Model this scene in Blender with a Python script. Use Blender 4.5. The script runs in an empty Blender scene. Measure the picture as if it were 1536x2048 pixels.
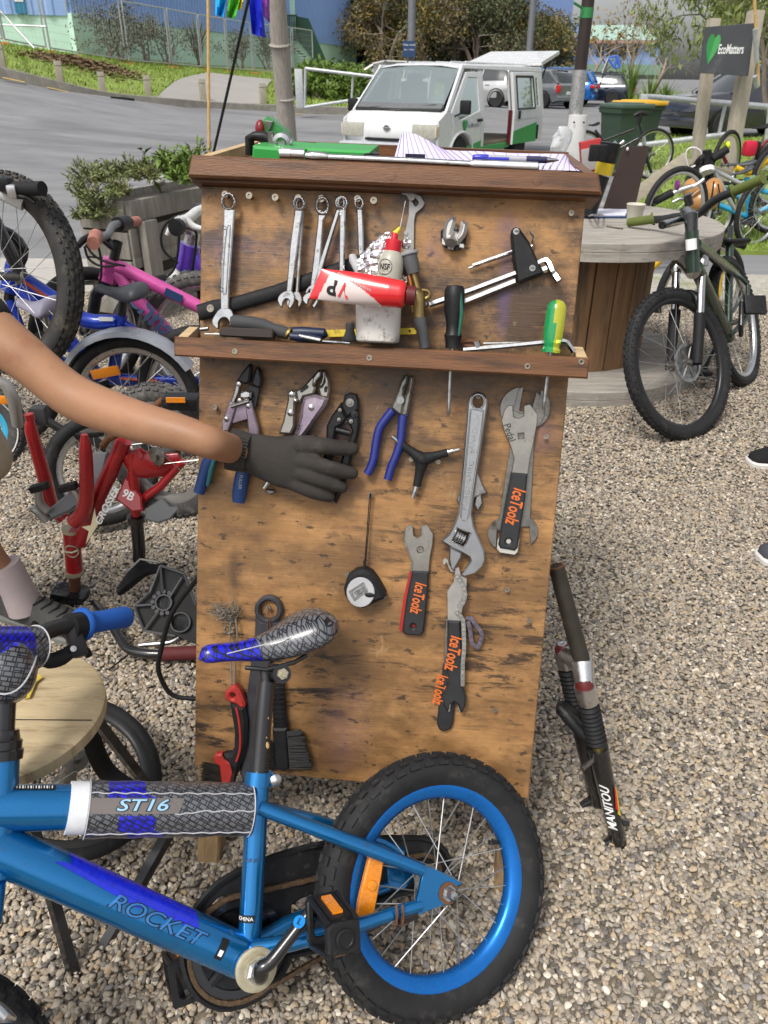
import bpy,bmesh,math,random
import numpy as np
from mathutils import Vector as V,Matrix as M,noise as mnoise
from mathutils.geometry import tessellate_polygon
random.seed(7);np.random.seed(7)
R=math.radians;PI=math.pi
SC=bpy.context.scene;COL=SC.collection
PITCH,ROLL,EYE,FPX=R(29.4),R(0.4),1.3,1538.0
fwd=V((0,math.cos(PITCH),-math.sin(PITCH)));up0=V((0,math.sin(PITCH),math.cos(PITCH)))
rgt=V((1,0,0))*math.cos(ROLL)+up0*math.sin(ROLL)
upv=-V((1,0,0))*math.sin(ROLL)+up0*math.cos(ROLL)
cd=bpy.data.cameras.new('camera');cam=bpy.data.objects.new('camera',cd);COL.objects.link(cam)
cam.matrix_world=M(((rgt.x,upv.x,-fwd.x,0),(rgt.y,upv.y,-fwd.y,0),(rgt.z,upv.z,-fwd.z,EYE),(0,0,0,1)))
cd.sensor_fit='VERTICAL';cd.sensor_height=36;cd.lens=FPX/2048*36
cd.clip_start=0.05;cd.clip_end=2000
cd.dof.use_dof=True;cd.dof.focus_distance=1.35;cd.dof.aperture_fstop=14
SC.camera=cam
SUN_EL,SUN_AZ=R(58),R(215)
w=bpy.data.worlds.new('World');SC.world=w;w.use_nodes=True
nt=w.node_tree;bgn=nt.nodes['Background']
sky=nt.nodes.new('ShaderNodeTexSky');sky.sky_type='NISHITA';sky.sun_disc=False
sky.sun_elevation=SUN_EL;sky.sun_rotation=SUN_AZ
sky.air_density=1.0;sky.dust_density=4.0;sky.ozone_density=1.0
hs=nt.nodes.new('ShaderNodeHueSaturation');hs.inputs['Saturation'].default_value=0.22
nt.links.new(sky.outputs[0],hs.inputs['Color']);nt.links.new(hs.outputs[0],bgn.inputs['Color'])
bgn.inputs['Strength'].default_value=0.12
sd=bpy.data.lights.new('sun','SUN');sd.energy=1.5;sd.angle=R(14);sd.color=(1,0.95,0.88)
so=bpy.data.objects.new('sun',sd);COL.objects.link(so)
sdir=V((math.sin(SUN_AZ)*math.cos(SUN_EL),math.cos(SUN_AZ)*math.cos(SUN_EL),math.sin(SUN_EL)))
so.rotation_euler=sdir.to_track_quat('Z','Y').to_euler();so.location=(0,0,30)
SC.view_settings.view_transform='Standard';SC.view_settings.look='None'
SC.view_settings.gamma=1;SC.view_settings.exposure=0.66;SC.view_settings.use_curve_mapping=False
SC.cycles.max_bounces=8;SC.cycles.transparent_max_bounces=12
SC.cycles.use_denoising=True
CAM=V((0,0,EYE))
def ray(x,y):return(fwd*FPX+rgt*(x-768)-upv*(y-1024)).normalized()
def onplane(x,y,p0,n):
 d=ray(x,y);return CAM+d*((p0-CAM).dot(n)/d.dot(n))
def gp(x,y,z=0.0):return onplane(x,y,V((0,0,z)),V((0,0,1)))
def at(x,y,Y):
 d=ray(x,y);return CAM+d*(Y/d.y)
def sm(a,b,t):
 t=min(1,max(0,(t-a)/(b-a)));return t*t*(3-2*t)
class Pl:
 """a plane with its own axes: e1 along, e2 up, n towards the viewer"""
 def __init__(s,o,e1,n):
  s.o=V(o);s.n=V(n).normalized();s.e1=V(e1);s.e1=(s.e1-s.n*s.e1.dot(s.n)).normalized()
  s.e2=s.n.cross(s.e1).normalized()
  s.M=M(((s.e1.x,s.e2.x,s.n.x,s.o.x),(s.e1.y,s.e2.y,s.n.y,s.o.y),(s.e1.z,s.e2.z,s.n.z,s.o.z),(0,0,0,1)))
 def w(s,x,y,off=0.0):return onplane(x,y,s.o+s.n*off,s.n)
 def uv(s,x,y,off=0.0):
  d=s.w(x,y,off)-s.o;return(d.dot(s.e1),d.dot(s.e2))
 def P(s,u,v,off=0.0):return s.o+s.e1*u+s.e2*v+s.n*off
 def frame(s,x,y,off=0.0,ang=0.0):
  f=s.M.copy();f.translation=s.w(x,y,off);return f@M.Rotation(ang,4,'Z')
def tag(o,label=None,cat=None,group=None,kind=None):
 if label:o['label']=label
 if cat:o['category']=cat
 if group:o['group']=group
 if kind:o['kind']=kind
 return o
def thing(name,label,cat,loc=(0,0,0),group=None,mat4=None):
 o=bpy.data.objects.new(name,None);COL.objects.link(o);o.empty_display_size=0.05
 m=mat4 if mat4 is not None else M.Translation(V(loc))
 o.matrix_basis=m;ROOT[o.name]=m.inverted()
 return tag(o,label,cat,group)
ROOT={}
def rootinv(o):
 while o is not None:
  if o.name in ROOT:return ROOT[o.name]
  o=o.parent
 return M.Identity(4)
def link(name,me,parent,mats,smooth=True,ang=40):
 for m in(mats if isinstance(mats,(list,tuple))else[mats]):me.materials.append(m)
 if smooth:
  me.shade_smooth()
  if ang<180:me.set_sharp_from_angle(angle=R(ang))
 o=bpy.data.objects.new(name,me);COL.objects.link(o)
 if parent is not None:o.parent=parent
 return o
def fastmesh(name,vs,fs,mats,parent=None,smooth=False,ang=180,midx=None):
 vs=np.asarray(vs,np.float32);fs=np.asarray(fs,np.int32);k=fs.shape[1]
 if parent is not None:
  I=np.array(rootinv(parent),np.float32);vs=vs@I[:3,:3].T+I[:3,3]
 me=bpy.data.meshes.new(name);me.vertices.add(len(vs));me.vertices.foreach_set('co',vs.ravel())
 me.loops.add(fs.size);me.loops.foreach_set('vertex_index',fs.ravel())
 me.polygons.add(len(fs));me.polygons.foreach_set('loop_start',np.arange(0,fs.size,k,dtype=np.int32))
 if midx is not None:me.polygons.foreach_set('material_index',np.asarray(midx,np.int32))
 me.update(calc_edges=True);me.validate()
 return link(name,me,parent,mats,smooth,ang)
def perp(d):
 a=V((0,0,1))if abs(d.z)<0.9 else V((1,0,0))
 return d.cross(a).normalized()
def smooth_path(pts,n=6):
 """Catmull-Rom through the points"""
 p=[V(a)for a in pts];p=[p[0]*2-p[1]]+p+[p[-1]*2-p[-2]];out=[]
 for i in range(1,len(p)-2):
  for k in range(n):
   t=k/n
   out.append(0.5*(2*p[i]+(p[i+1]-p[i-1])*t+(2*p[i-1]-5*p[i]+4*p[i+1]-p[i+2])*t*t+(3*p[i]-p[i-1]-3*p[i+1]+p[i+2])*t**3))
 out.append(p[-2]);return out
class MB:
 def __init__(s,mat4=None):s.v=[];s.f=[];s.mi=[];s.M=mat4;s.cur=0
 def add(s,vs,fs):
  b=len(s.v)
  s.v+=[(s.M@V(p))if s.M is not None else V(p)for p in vs]
  s.f+=[[i+b for i in f]for f in fs];s.mi+=[s.cur]*len(fs);return s
 def box(s,c,d,rot=None):
  c=V(c);vs=[]
  for z in(-.5,.5):
   for y in(-.5,.5):
    for x in(-.5,.5):
     p=V((x*d[0],y*d[1],z*d[2]));vs.append(c+(rot@p if rot is not None else p))
  return s.add(vs,[(0,2,3,1),(4,5,7,6),(0,1,5,4),(2,6,7,3),(0,4,6,2),(1,3,7,5)])
 def bbox(s,c,d,b=0.004,rot=None):
  """box with chamfered vertical and horizontal edges"""
  bm=bmesh.new();bmesh.ops.create_cube(bm,size=1);bmesh.ops.scale(bm,vec=d,verts=bm.verts)
  bmesh.ops.bevel(bm,geom=bm.edges[:],offset=min(b,min(d)*.45),segments=2,affect='EDGES',profile=0.6)
  c=V(c);bm.verts.ensure_lookup_table()
  vs=[c+(rot@v.co if rot is not None else v.co)for v in bm.verts];fs=[[v.index for v in f.verts]for f in bm.faces]
  bm.free();return s.add(vs,fs)
 def tube(s,pts,r,n=10,cap=True,closed=False,flat=None):
  """flat=(axis, ratio): squash the section along axis"""
  pts=[V(p)for p in pts];N=len(pts);rs=r if isinstance(r,(list,tuple))else[r]*N
  vs=[];a=None
  for i in range(N):
   d=(pts[(i+1)%N]-pts[i-1])if closed else(pts[min(i+1,N-1)]-pts[max(i-1,0)])
   d=d.normalized()if d.length>1e-9 else V((0,0,1))
   if flat is not None:a=V(flat[0])
   elif a is None:a=perp(d)
   a=a-d*a.dot(d);a=a.normalized()if a.length>1e-6 else perp(d);b=d.cross(a)
   ra=rs[i]*(flat[1]if flat is not None else 1)
   for k in range(n):
    t=2*PI*k/n;vs.append(pts[i]+a*(math.cos(t)*ra)+b*(math.sin(t)*rs[i]))
  fs=[]
  for i in range(N if closed else N-1):
   j=(i+1)%N
   for k in range(n):fs.append((i*n+k,i*n+(k+1)%n,j*n+(k+1)%n,j*n+k))
  if cap and not closed:fs+=[tuple(range(n-1,-1,-1)),tuple((N-1)*n+k for k in range(n))]
  return s.add(vs,fs)
 def lathe(s,prof,o=(0,0,0),ax=(0,0,1),n=24,a0=0,a1=2*PI,cap=True,sx=1.0):
  """prof: (radius, height) along ax"""
  o=V(o);ax=V(ax).normalized();e=perp(ax);g=ax.cross(e);full=a1-a0>2*PI-1e-6
  m=n if full else n+1;vs=[]
  for r_,h in prof:
   for k in range(m):
    t=a0+(a1-a0)*k/n;vs.append(o+ax*h+e*(r_*math.cos(t)*sx)+g*(r_*math.sin(t)))
  fs=[]
  for i in range(len(prof)-1):
   for k in range(m if full else m-1):fs.append((i*m+k,i*m+(k+1)%m,(i+1)*m+(k+1)%m,(i+1)*m+k))
  if cap and full:
   if prof[0][0]>1e-5:fs.append(tuple(range(m-1,-1,-1)))
   if prof[-1][0]>1e-5:fs.append(tuple((len(prof)-1)*m+k for k in range(m)))
  return s.add(vs,fs)
 def ell(s,c,r,rot=None,n=12,m=8):
  vs=[];c=V(c)
  for i in range(m+1):
   a=PI*i/m-PI/2
   for k in range(n):
    t=2*PI*k/n;p=V((r[0]*math.cos(a)*math.cos(t),r[1]*math.cos(a)*math.sin(t),r[2]*math.sin(a)))
    vs.append(c+(rot@p if rot is not None else p))
  fs=[(i*n+k,i*n+(k+1)%n,(i+1)*n+(k+1)%n,(i+1)*n+k)for i in range(m)for k in range(n)]
  return s.add(vs,fs)
 def prism(s,poly,F,t0,t1,bev=0.0,holes=()):
  """outline (u,v) extruded in frame F from t0 to t1, front edge chamfered"""
  def area(p):return sum(p[i][0]*p[(i+1)%len(p)][1]-p[(i+1)%len(p)][0]*p[i][1]for i in range(len(p)))
  poly=[tuple(p)for p in poly]
  if area(poly)<0:poly.reverse()
  loops=[poly]+[[tuple(q)for q in(h if area(h)<0 else list(reversed(h)))]for h in holes]
  P=lambda u,v,t:F@V((u,v,t))
  def inset(p,d):
   out=[];n=len(p)
   for i in range(n):
    a,b,c=V(p[i-1]),V(p[i]),V(p[(i+1)%n])
    d1=(b-a);d2=(c-b)
    if d1.length<1e-9 or d2.length<1e-9:out.append(p[i]);continue
    d1.normalize();d2.normalize();n1=V((-d1.y,d1.x));n2=V((-d2.y,d2.x));m_=n1+n2
    if m_.length<1e-3:m_=n1
    m_.normalize();k=d/max(0.5,m_.dot(n1));out.append((b.x+m_.x*k,b.y+m_.y*k))
   return out
  vs=[];fs=[];starts=[]
  fl=[inset(l,bev)if bev>0 else l for l in loops]
  for li,l in enumerate(loops):
   n=len(l);b=len(vs)
   rings=[[P(u,v,t0)for u,v in l],[P(u,v,t1-bev)for u,v in l]]
   if bev>0:rings.append([P(u,v,t1)for u,v in fl[li]])
   for r_ in rings:vs+=r_
   for q in range(len(rings)-1):
    for k in range(n):
     fs.append((b+q*n+k,b+q*n+(k+1)%n,b+(q+1)*n+(k+1)%n,b+(q+1)*n+k))
   starts.append((b,b+(len(rings)-1)*n,n))
  tri=tessellate_polygon([[V((u,v,0))for u,v in l]for l in fl])
  mp_f=[a[1]+k for a in starts for k in range(a[2])];mp_b=[a[0]+k for a in starts for k in range(a[2])]
  flat=[q for l in fl for q in l]
  for t in tri:
   a,b,c=(flat[i]for i in t)
   cw=(b[0]-a[0])*(c[1]-a[1])-(b[1]-a[1])*(c[0]-a[0])<0
   t=t[::-1]if cw else t
   fs.append(tuple(mp_f[i]for i in t));fs.append(tuple(mp_b[i]for i in reversed(t)))
  return s.add(vs,fs)
 def build(s,name,mats,parent=None,smooth=True,ang=40,recalc=True,kind=None,label=None):
  I=rootinv(parent);me=bpy.data.meshes.new(name)
  me.from_pydata([I@p for p in s.v],[],s.f)
  if any(s.mi):me.polygons.foreach_set('material_index',s.mi)
  if recalc:
   bm=bmesh.new();bm.from_mesh(me);bmesh.ops.recalc_face_normals(bm,faces=bm.faces);bm.to_mesh(me);bm.free()
  o=link(name,me,parent,mats,smooth,ang)
  if kind:o['kind']=kind
  if label:o['label']=label
  return o
def text(body,size,F,m,parent,name='lettering',ext=0.0003,sx=1.0,shear=0.0,bold=0.0,align='CENTER',wrap=None,space=1.0):
 c=bpy.data.curves.new('lettering','FONT');c.body=body;c.size=size;c.extrude=ext;c.shear=shear
 c.offset=bold*size;c.align_x=align;c.align_y='CENTER';c.resolution_u=3;c.space_character=space
 o=bpy.data.objects.new('lettering',c);COL.objects.link(o);dg=bpy.context.evaluated_depsgraph_get();dg.update()
 me=bpy.data.meshes.new_from_object(o.evaluated_get(dg));bpy.data.objects.remove(o);bpy.data.curves.remove(c)
 me.materials.clear()
 if wrap is not None:
  for v in me.vertices:v.co=wrap(v.co.x*sx,v.co.y,v.co.z)
  me.transform(rootinv(parent))
 else:
  me.transform(rootinv(parent)@F@M.Diagonal((sx,1,1,1)))
 return link(name,me,parent,m,False)
def copy_tree(o,parent=None):
 c=o.copy();COL.objects.link(c)
 if parent is not None:c.parent=parent
 if o.name in ROOT:ROOT[c.name]=ROOT[o.name]
 for ch in[x for x in o.children]:copy_tree(ch,c)
 return c
def arc(cx,cy,r,a0,a1,n=12):return[(cx+r*math.cos(R(a0+(a1-a0)*k/n)),cy+r*math.sin(R(a0+(a1-a0)*k/n)))for k in range(n+1)]
def circ(cx,cy,r,n=20):return[(cx+r*math.cos(2*PI*k/n),cy+r*math.sin(2*PI*k/n))for k in range(n)]
MATS={}
def mat(name,col,rough=0.5,metal=0.0,var=0.12,vs=9.0,bump=0.0,bs=80.0,dirt=None,coat=0.0,sss=0.0,trans=0.0,stretch=None,ior=1.45,rvar=0.1,emit=0,spec=0.5):
 if name in MATS:return MATS[name]
 m=bpy.data.materials.new(name);m.use_nodes=True;t=m.node_tree;n=t.nodes;l=t.links
 b=n['Principled BSDF'];b.inputs['Roughness'].default_value=rough;b.inputs['Metallic'].default_value=metal
 b.inputs['Coat Weight'].default_value=coat;b.inputs['Coat Roughness'].default_value=0.08
 b.inputs['Transmission Weight'].default_value=trans;b.inputs['IOR'].default_value=ior
 b.inputs['Specular IOR Level'].default_value=spec
 if sss:b.inputs['Subsurface Weight'].default_value=sss;b.inputs['Subsurface Radius'].default_value=(0.012,0.005,0.003);b.inputs['Subsurface Scale'].default_value=1
 co=n.new('ShaderNodeTexCoord');vec=co.outputs['Object']
 if stretch:
  mp=n.new('ShaderNodeMapping');mp.inputs['Scale'].default_value=stretch;l.new(vec,mp.inputs['Vector']);vec=mp.outputs[0]
 nz=n.new('ShaderNodeTexNoise');nz.inputs['Scale'].default_value=vs;nz.inputs['Detail'].default_value=6;nz.inputs['Roughness'].default_value=0.65
 l.new(vec,nz.inputs['Vector'])
 mr=n.new('ShaderNodeMapRange');mr.inputs['From Min'].default_value=0.28;mr.inputs['From Max'].default_value=0.72
 mr.inputs['To Min'].default_value=1-var;mr.inputs['To Max'].default_value=1+var;l.new(nz.outputs[0],mr.inputs['Value'])
 mx=n.new('ShaderNodeMix');mx.data_type='RGBA';mx.blend_type='MULTIPLY';mx.inputs['Factor'].default_value=1
 mx.inputs['A'].default_value=(*col,1);l.new(mr.outputs[0],mx.inputs['B']);cur=mx.outputs['Result']
 if dirt:
  dc,amt,dsc=dirt
  n2=n.new('ShaderNodeTexNoise');n2.inputs['Scale'].default_value=dsc;n2.inputs['Detail'].default_value=8;n2.inputs['Roughness'].default_value=0.7
  l.new(vec,n2.inputs['Vector'])
  r2=n.new('ShaderNodeMapRange');r2.inputs['From Min'].default_value=0.62-0.25*amt;r2.inputs['From Max'].default_value=0.74-0.1*amt
  l.new(n2.outputs[0],r2.inputs['Value'])
  m2=n.new('ShaderNodeMix');m2.data_type='RGBA';l.new(r2.outputs[0],m2.inputs['Factor']);l.new(cur,m2.inputs['A']);m2.inputs['B'].default_value=(*dc,1)
  cur=m2.outputs['Result']
 l.new(cur,b.inputs['Base Color'])
 rr=n.new('ShaderNodeMapRange');rr.inputs['From Min'].default_value=0.3;rr.inputs['From Max'].default_value=0.7
 rr.inputs['To Min'].default_value=max(0.02,rough-rvar);rr.inputs['To Max'].default_value=min(1,rough+rvar);l.new(nz.outputs[0],rr.inputs['Value'])
 l.new(rr.outputs[0],b.inputs['Roughness'])
 if bump:
  nb=n.new('ShaderNodeTexNoise');nb.inputs['Scale'].default_value=bs;nb.inputs['Detail'].default_value=4;l.new(vec,nb.inputs['Vector'])
  bp=n.new('ShaderNodeBump');bp.inputs['Strength'].default_value=bump;bp.inputs['Distance'].default_value=0.3/bs;l.new(nb.outputs[0],bp.inputs['Height'])
  l.new(bp.outputs[0],b.inputs['Normal'])
 if emit:b.inputs['Emission Strength'].default_value=emit
 MATS[name]=m;return m
RUBBER=mat('tyre_rubber',(0.016,0.016,0.017),0.72,var=0.35,vs=20,bump=0.2,bs=300,dirt=((0.045,0.042,0.038),0.35,26),spec=.35)
OLDRUBBER=mat('dusty_rubber',(0.07,0.068,0.066),0.85,var=0.3,vs=20,bump=0.3,bs=300,dirt=((0.2,0.19,0.17),0.5,30))
BLACK=mat('black_plastic',(0.011,0.011,0.012),0.45,var=0.25,vs=40,dirt=((0.05,0.05,0.048),0.15,60),spec=.35)
MATTEBLACK=mat('matte_black',(0.012,0.012,0.013),0.65,var=0.3,vs=50,bump=0.1,bs=400,spec=.3)
BLKPAINT=mat('black_paint',(0.012,0.012,0.013),0.25,var=0.2,coat=0.5)
CHROME=mat('chrome_steel',(0.50,0.50,0.50),0.2,1.0,var=0.2,vs=60,rvar=0.12,dirt=((.16,.14,.12),.3,60))
STEEL=mat('worn_steel',(0.36,0.355,0.34),0.34,1.0,var=0.3,vs=45,dirt=((0.12,0.10,0.085),0.45,55),bump=0.08,bs=300)
DULLSTEEL=mat('dull_plate_steel',(0.25,0.24,0.22),0.42,0.9,var=0.35,vs=40,dirt=((0.09,0.075,0.06),0.5,40),bump=.06,bs=250,stretch=(1,1,1))
ALU=mat('brushed_aluminium',(0.62,0.62,0.62),0.33,1.0,var=0.12,vs=60)
GALV=mat('galvanised_steel',(0.50,0.52,0.53),0.5,0.6,var=0.18,vs=18)
BLUE=mat('metallic_blue_paint',(0.006,0.175,0.45),0.26,0.75,var=0.1,vs=6,coat=0.8,rvar=0.05,dirt=((0.05,0.1,0.2),0.06,40))
BLUERIM=mat('anodised_blue_rim',(0.012,0.15,0.50),0.28,0.6,var=0.12,vs=10,dirt=((0.1,0.1,0.12),0.05,40))
ORANGE=mat('amber_reflector',(0.75,0.24,0.01),0.2,var=0.2,vs=200,coat=0.6,bump=0.3,bs=400)
RUST=mat('rusty_steel',(0.16,0.07,0.035),0.7,0.4,var=0.4,vs=60)
WHITE=mat('white_paint',(0.78,0.78,0.77),0.35,var=0.05)
GREYTIMBER=mat('weathered_grey_timber',(0.235,0.22,0.19),0.85,var=0.35,vs=5,stretch=(6,6,1),bump=0.3,bs=40,dirt=((0.13,0.12,0.10),0.3,3))
# == TERRAIN
KERB=[(-60,140,23.5),(0,150,24),(60,163,24.2),(130,180,24.5),(200,198,25),(245,203,25.3),(310,208,25.7),(430,218,26.5),(540,223,27),(660,227,27),(760,230,27)]
kerb_pts=[at(*k)for k in KERB]
FENCE=[(0,95,30.5),(98,113,32),(258,136,36),(345,142,38.5),(405,147,40.5),(458,150,42.5),(508,153,44.5),(587,155,47.5)]
fence_pts=[at(*k)for k in FENCE]
ctl=[(p.x,p.y,p.z)for p in kerb_pts+fence_pts]
ctl+=[(-4,0,0),(0,0,0),(4,0,0),(-4,5,0),(0,5,0),(4,5,0),(-4,8,0),(0,8.5,0),(4,9,0),(8,9,0),(6,13,0),(9,17,0),(7.4,23.9,0),(1.5,14,-.2),(1.6,18,-.16),(-3.8,17.4,.03),(-9,17,.35),(-14,15,.5),(10.5,43,.15),(4,44,.25),(20,43,.2),(15,25,0.05),(-13,38.5,1.95),(-1,77,1.9),(-20,36,2.2),(-30,25,1.8),(-40,60,2.5),(40,60,.5),(60,20,0.2),(0,110,1.5),(60,110,1.0),(-30,8,.6),(2,34,.4),(14,60,.5)]
ca=np.array(ctl,float)
def _k(d2):return np.where(d2>1e-9,0.5*d2*np.log(d2+1e-12),0)
_d=((ca[:,None,:2]-ca[None,:,:2])**2).sum(-1);_n=len(ca)
_A=np.zeros((_n+3,_n+3));_A[:_n,:_n]=_k(_d)+np.eye(_n)*0.5;_A[:_n,_n]=1;_A[:_n,_n+1:]=ca[:,:2];_A[_n:,:_n]=_A[:_n,_n:].T
_w=np.linalg.solve(_A,np.concatenate([ca[:,2],np.zeros(3)]))
def terr(xy):
 xy=np.asarray(xy,float).reshape(-1,2);d=((xy[:,None,:]-ca[None,:,:2])**2).sum(-1)
 z=_k(d)@_w[:_n]+_w[_n]+xy@_w[_n+1:]
 t=np.clip((xy[:,1]-7)/4,0,1);t=t*t*(3-2*t)
 return np.clip(z,-.5,3.0)*t
def tz(x,y):return float(terr([(x,y)])[0])
def tp(x,y,Y,dz=0.0):
 """place on the terrain under pixel x at depth Y"""
 p=at(x,y,Y);return V((p.x,p.y,tz(p.x,p.y)+dz))
def sheet(name,poly,off,res,m,kind='structure',skirt=0.0):
 bm=bmesh.new();vs=[bm.verts.new((p[0],p[1],0))for p in poly];bm.faces.new(vs)
 xs=[p[0]for p in poly];ys=[p[1]for p in poly]
 for ax,lo,hi in((0,min(xs),max(xs)),(1,min(ys),max(ys))):
  c=lo+res
  while c<hi:
   no=(1,0,0)if ax==0 else(0,1,0);co=(c,0,0)if ax==0 else(0,c,0)
   bmesh.ops.bisect_plane(bm,geom=bm.verts[:]+bm.edges[:]+bm.faces[:],plane_co=co,plane_no=no);c+=res
 bmesh.ops.recalc_face_normals(bm,faces=bm.faces)
 if sum(f.normal.z for f in bm.faces)<0:bmesh.ops.reverse_faces(bm,faces=bm.faces)
 bm.verts.ensure_lookup_table();z=terr([(v.co.x,v.co.y)for v in bm.verts])
 for v,q in zip(bm.verts,z):v.co.z=q+off
 if skirt:
  be=[e for e in bm.edges if e.is_boundary];r=bmesh.ops.extrude_edge_only(bm,edges=be)
  for v in r['geom']:
   if isinstance(v,bmesh.types.BMVert):v.co.z-=skirt
 bmesh.ops.triangulate(bm,faces=bm.faces)
 me=bpy.data.meshes.new(name);bm.to_mesh(me);bm.free()
 o=link(name,me,None,m,True,60);o['kind']=kind;return o
ASPHALT=mat('asphalt',(0.20,0.20,0.205),0.85,var=0.2,vs=1.6,bump=0.5,bs=120,dirt=((0.125,0.125,0.13),0.55,0.45),stretch=(.5,1.6,1))
CONCRETE=mat('pale_concrete',(0.38,0.36,0.33),0.85,var=0.12,vs=2,bump=0.1,bs=60,dirt=((0.27,0.26,0.22),0.2,.8))
DRIVE=mat('driveway_concrete',(0.30,0.285,0.26),0.9,var=0.12,vs=.6)
KERBM=mat('kerb_concrete',(0.20,0.19,0.165),0.9,var=0.3,vs=4,bump=0.2,bs=50,dirt=((0.14,0.14,0.10),0.4,3))
GRASSM=mat('grass_ground',(0.185,0.245,0.045),0.9,var=0.4,vs=2.2,bump=0.6,bs=30,dirt=((0.17,0.17,0.06),0.35,1.2))
BLADE=mat('grass_blades',(0.21,0.30,0.05),0.7,var=0.4,vs=1.5,dirt=((0.2,0.21,0.07),0.3,2))
YELLOWLINE=mat('yellow_road_paint',(0.55,0.37,0.08),0.8,var=0.2,vs=8,dirt=((0.2,0.19,0.17),0.3,12))
GROUNDM=mat('gravel_bed',(0.19,0.16,0.12),0.95,var=0.4,vs=90,bump=0.8,bs=140)
sheet('road',[(-90,-4),(110,-4),(110,200),(-90,200)],-0.004,3.0,ASPHALT)
sheet('gravel_bed',[(-6,-2.5),(7,-2.5),(7,5.25),(-.2,5.3),(-6,5.45)],0.002,2.0,GROUNDM)
sheet('concrete_edging',[(-6,5.45),(-.2,5.3),(-.2,6.35),(-6,6.55)],0.012,2.0,CONCRETE)
SHELL=mat('shell_path',(0.36,0.34,0.29),0.95,var=0.35,vs=25,bump=0.8,bs=90,dirt=((0.2,0.22,0.08),0.35,2.5))
sheet('shell_path',[(-.2,5.25),(7,5.2),(7,6.0),(-.2,6.1)],0.005,2.0,SHELL)
LAWN=[(1.6,6.9),(9,6.75),(16,9),(16,20),(10.5,21.6),(8.3,23.6),(7.3,23.8),(6.3,22.8),(4.6,16),(2.6,9.5)]
sheet('lawn',LAWN,0.03,0.8,GRASSM,skirt=.05)
sheet('footpath',[(3.9,13.6),(15,14.6),(15,15.6),(4.2,14.5)],0.04,1.0,CONCRETE)
lk=[V((p[0],p[1],0))for p in LAWN[4:]]
verge=[(p.x,p.y)for p in kerb_pts]+[(0.6,30),(1.0,40),(3.0,84),(-60,84),(-60,23)]
sheet('verge',verge,0.13,1.6,GRASSM,skirt=.2)
pth=[at(*q)for q in((308,192,25.6),(350,172,30),(417,158,38),(546,158,40),(533,183,33),(522,217,26.9),(325,205,25.9))]
sheet('driveway',[(p.x,p.y)for p in pth],0.17,1.0,DRIVE)
def kerb(pts,wd,h,name):
 b=MB();P=[V((p.x,p.y,0))for p in pts]
 P=smooth_path(P,6);L=[]
 for i,p in enumerate(P):
  d=(P[min(i+1,len(P)-1)]-P[max(i-1,0)]).normalized();n=V((d.y,-d.x,0));z=tz(p.x,p.y)
  L.append([V((p.x,p.y,z-.1))+n*wd,V((p.x,p.y,z+h-.02))+n*(wd-.01),V((p.x,p.y,z+h))+n*(wd-.04),V((p.x,p.y,z+h))-n*.06,V((p.x,p.y,z-.1))-n*.06])
 vs=[q for r in L for q in r];fs=[(i*5+k,i*5+k+1,i*5+6+k,i*5+5+k)for i in range(len(L)-1)for k in range(4)]
 o=b.add(vs,fs).build(name,KERBM);o['kind']='structure';return o
kerb(kerb_pts,.17,.2,'kerb')
kerb([V((p[0],p[1],0))for p in LAWN[4:]][::1],.12,.05,'kerb')
yb=[]
for(x0,y0,x1,y1,D0,D1)in((5,154,50,164,23.6,23.8),(95,175,145,187,24.0,24.3),(285,212,348,219,25.2,25.6),(405,224,475,230,25.9,26.3),(520,230,605,233,26.4,26.5)):
 a,c=at(x0,y0,D0),at(x1,y1,D1);d=(c-a);d.z=0;n=V((d.y,-d.x,0)).normalized()*.07
 b=MB();vs=[]
 for k in range(7):
  q=a+d*(k/6)
  for s_ in(-1,1):r=q+n*s_;vs.append((r.x,r.y,tz(r.x,r.y)+.012))
 b.add(vs,[(2*k,2*k+1,2*k+3,2*k+2)for k in range(6)])
 o=b.build('road_marking',YELLOWLINE);o['kind']='structure'
dr=thing('storm_drain','concrete storm drain inlet slot in the far kerb','drain',at(255,201,25.2))
a,c=at(226,201,24.9),at(272,207,25.3);a.z=tz(a.x,a.y);c.z=tz(c.x,c.y)
MB().tube([a+V((0,-.16,.1)),c+V((0,-.16,.1))],.045,6).build('slot',BLACK,dr)
MB().tube([a+V((0,-.2,.03)),c+V((0,-.2,.03))],.03,6).build('lip',KERBM,dr)
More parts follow.
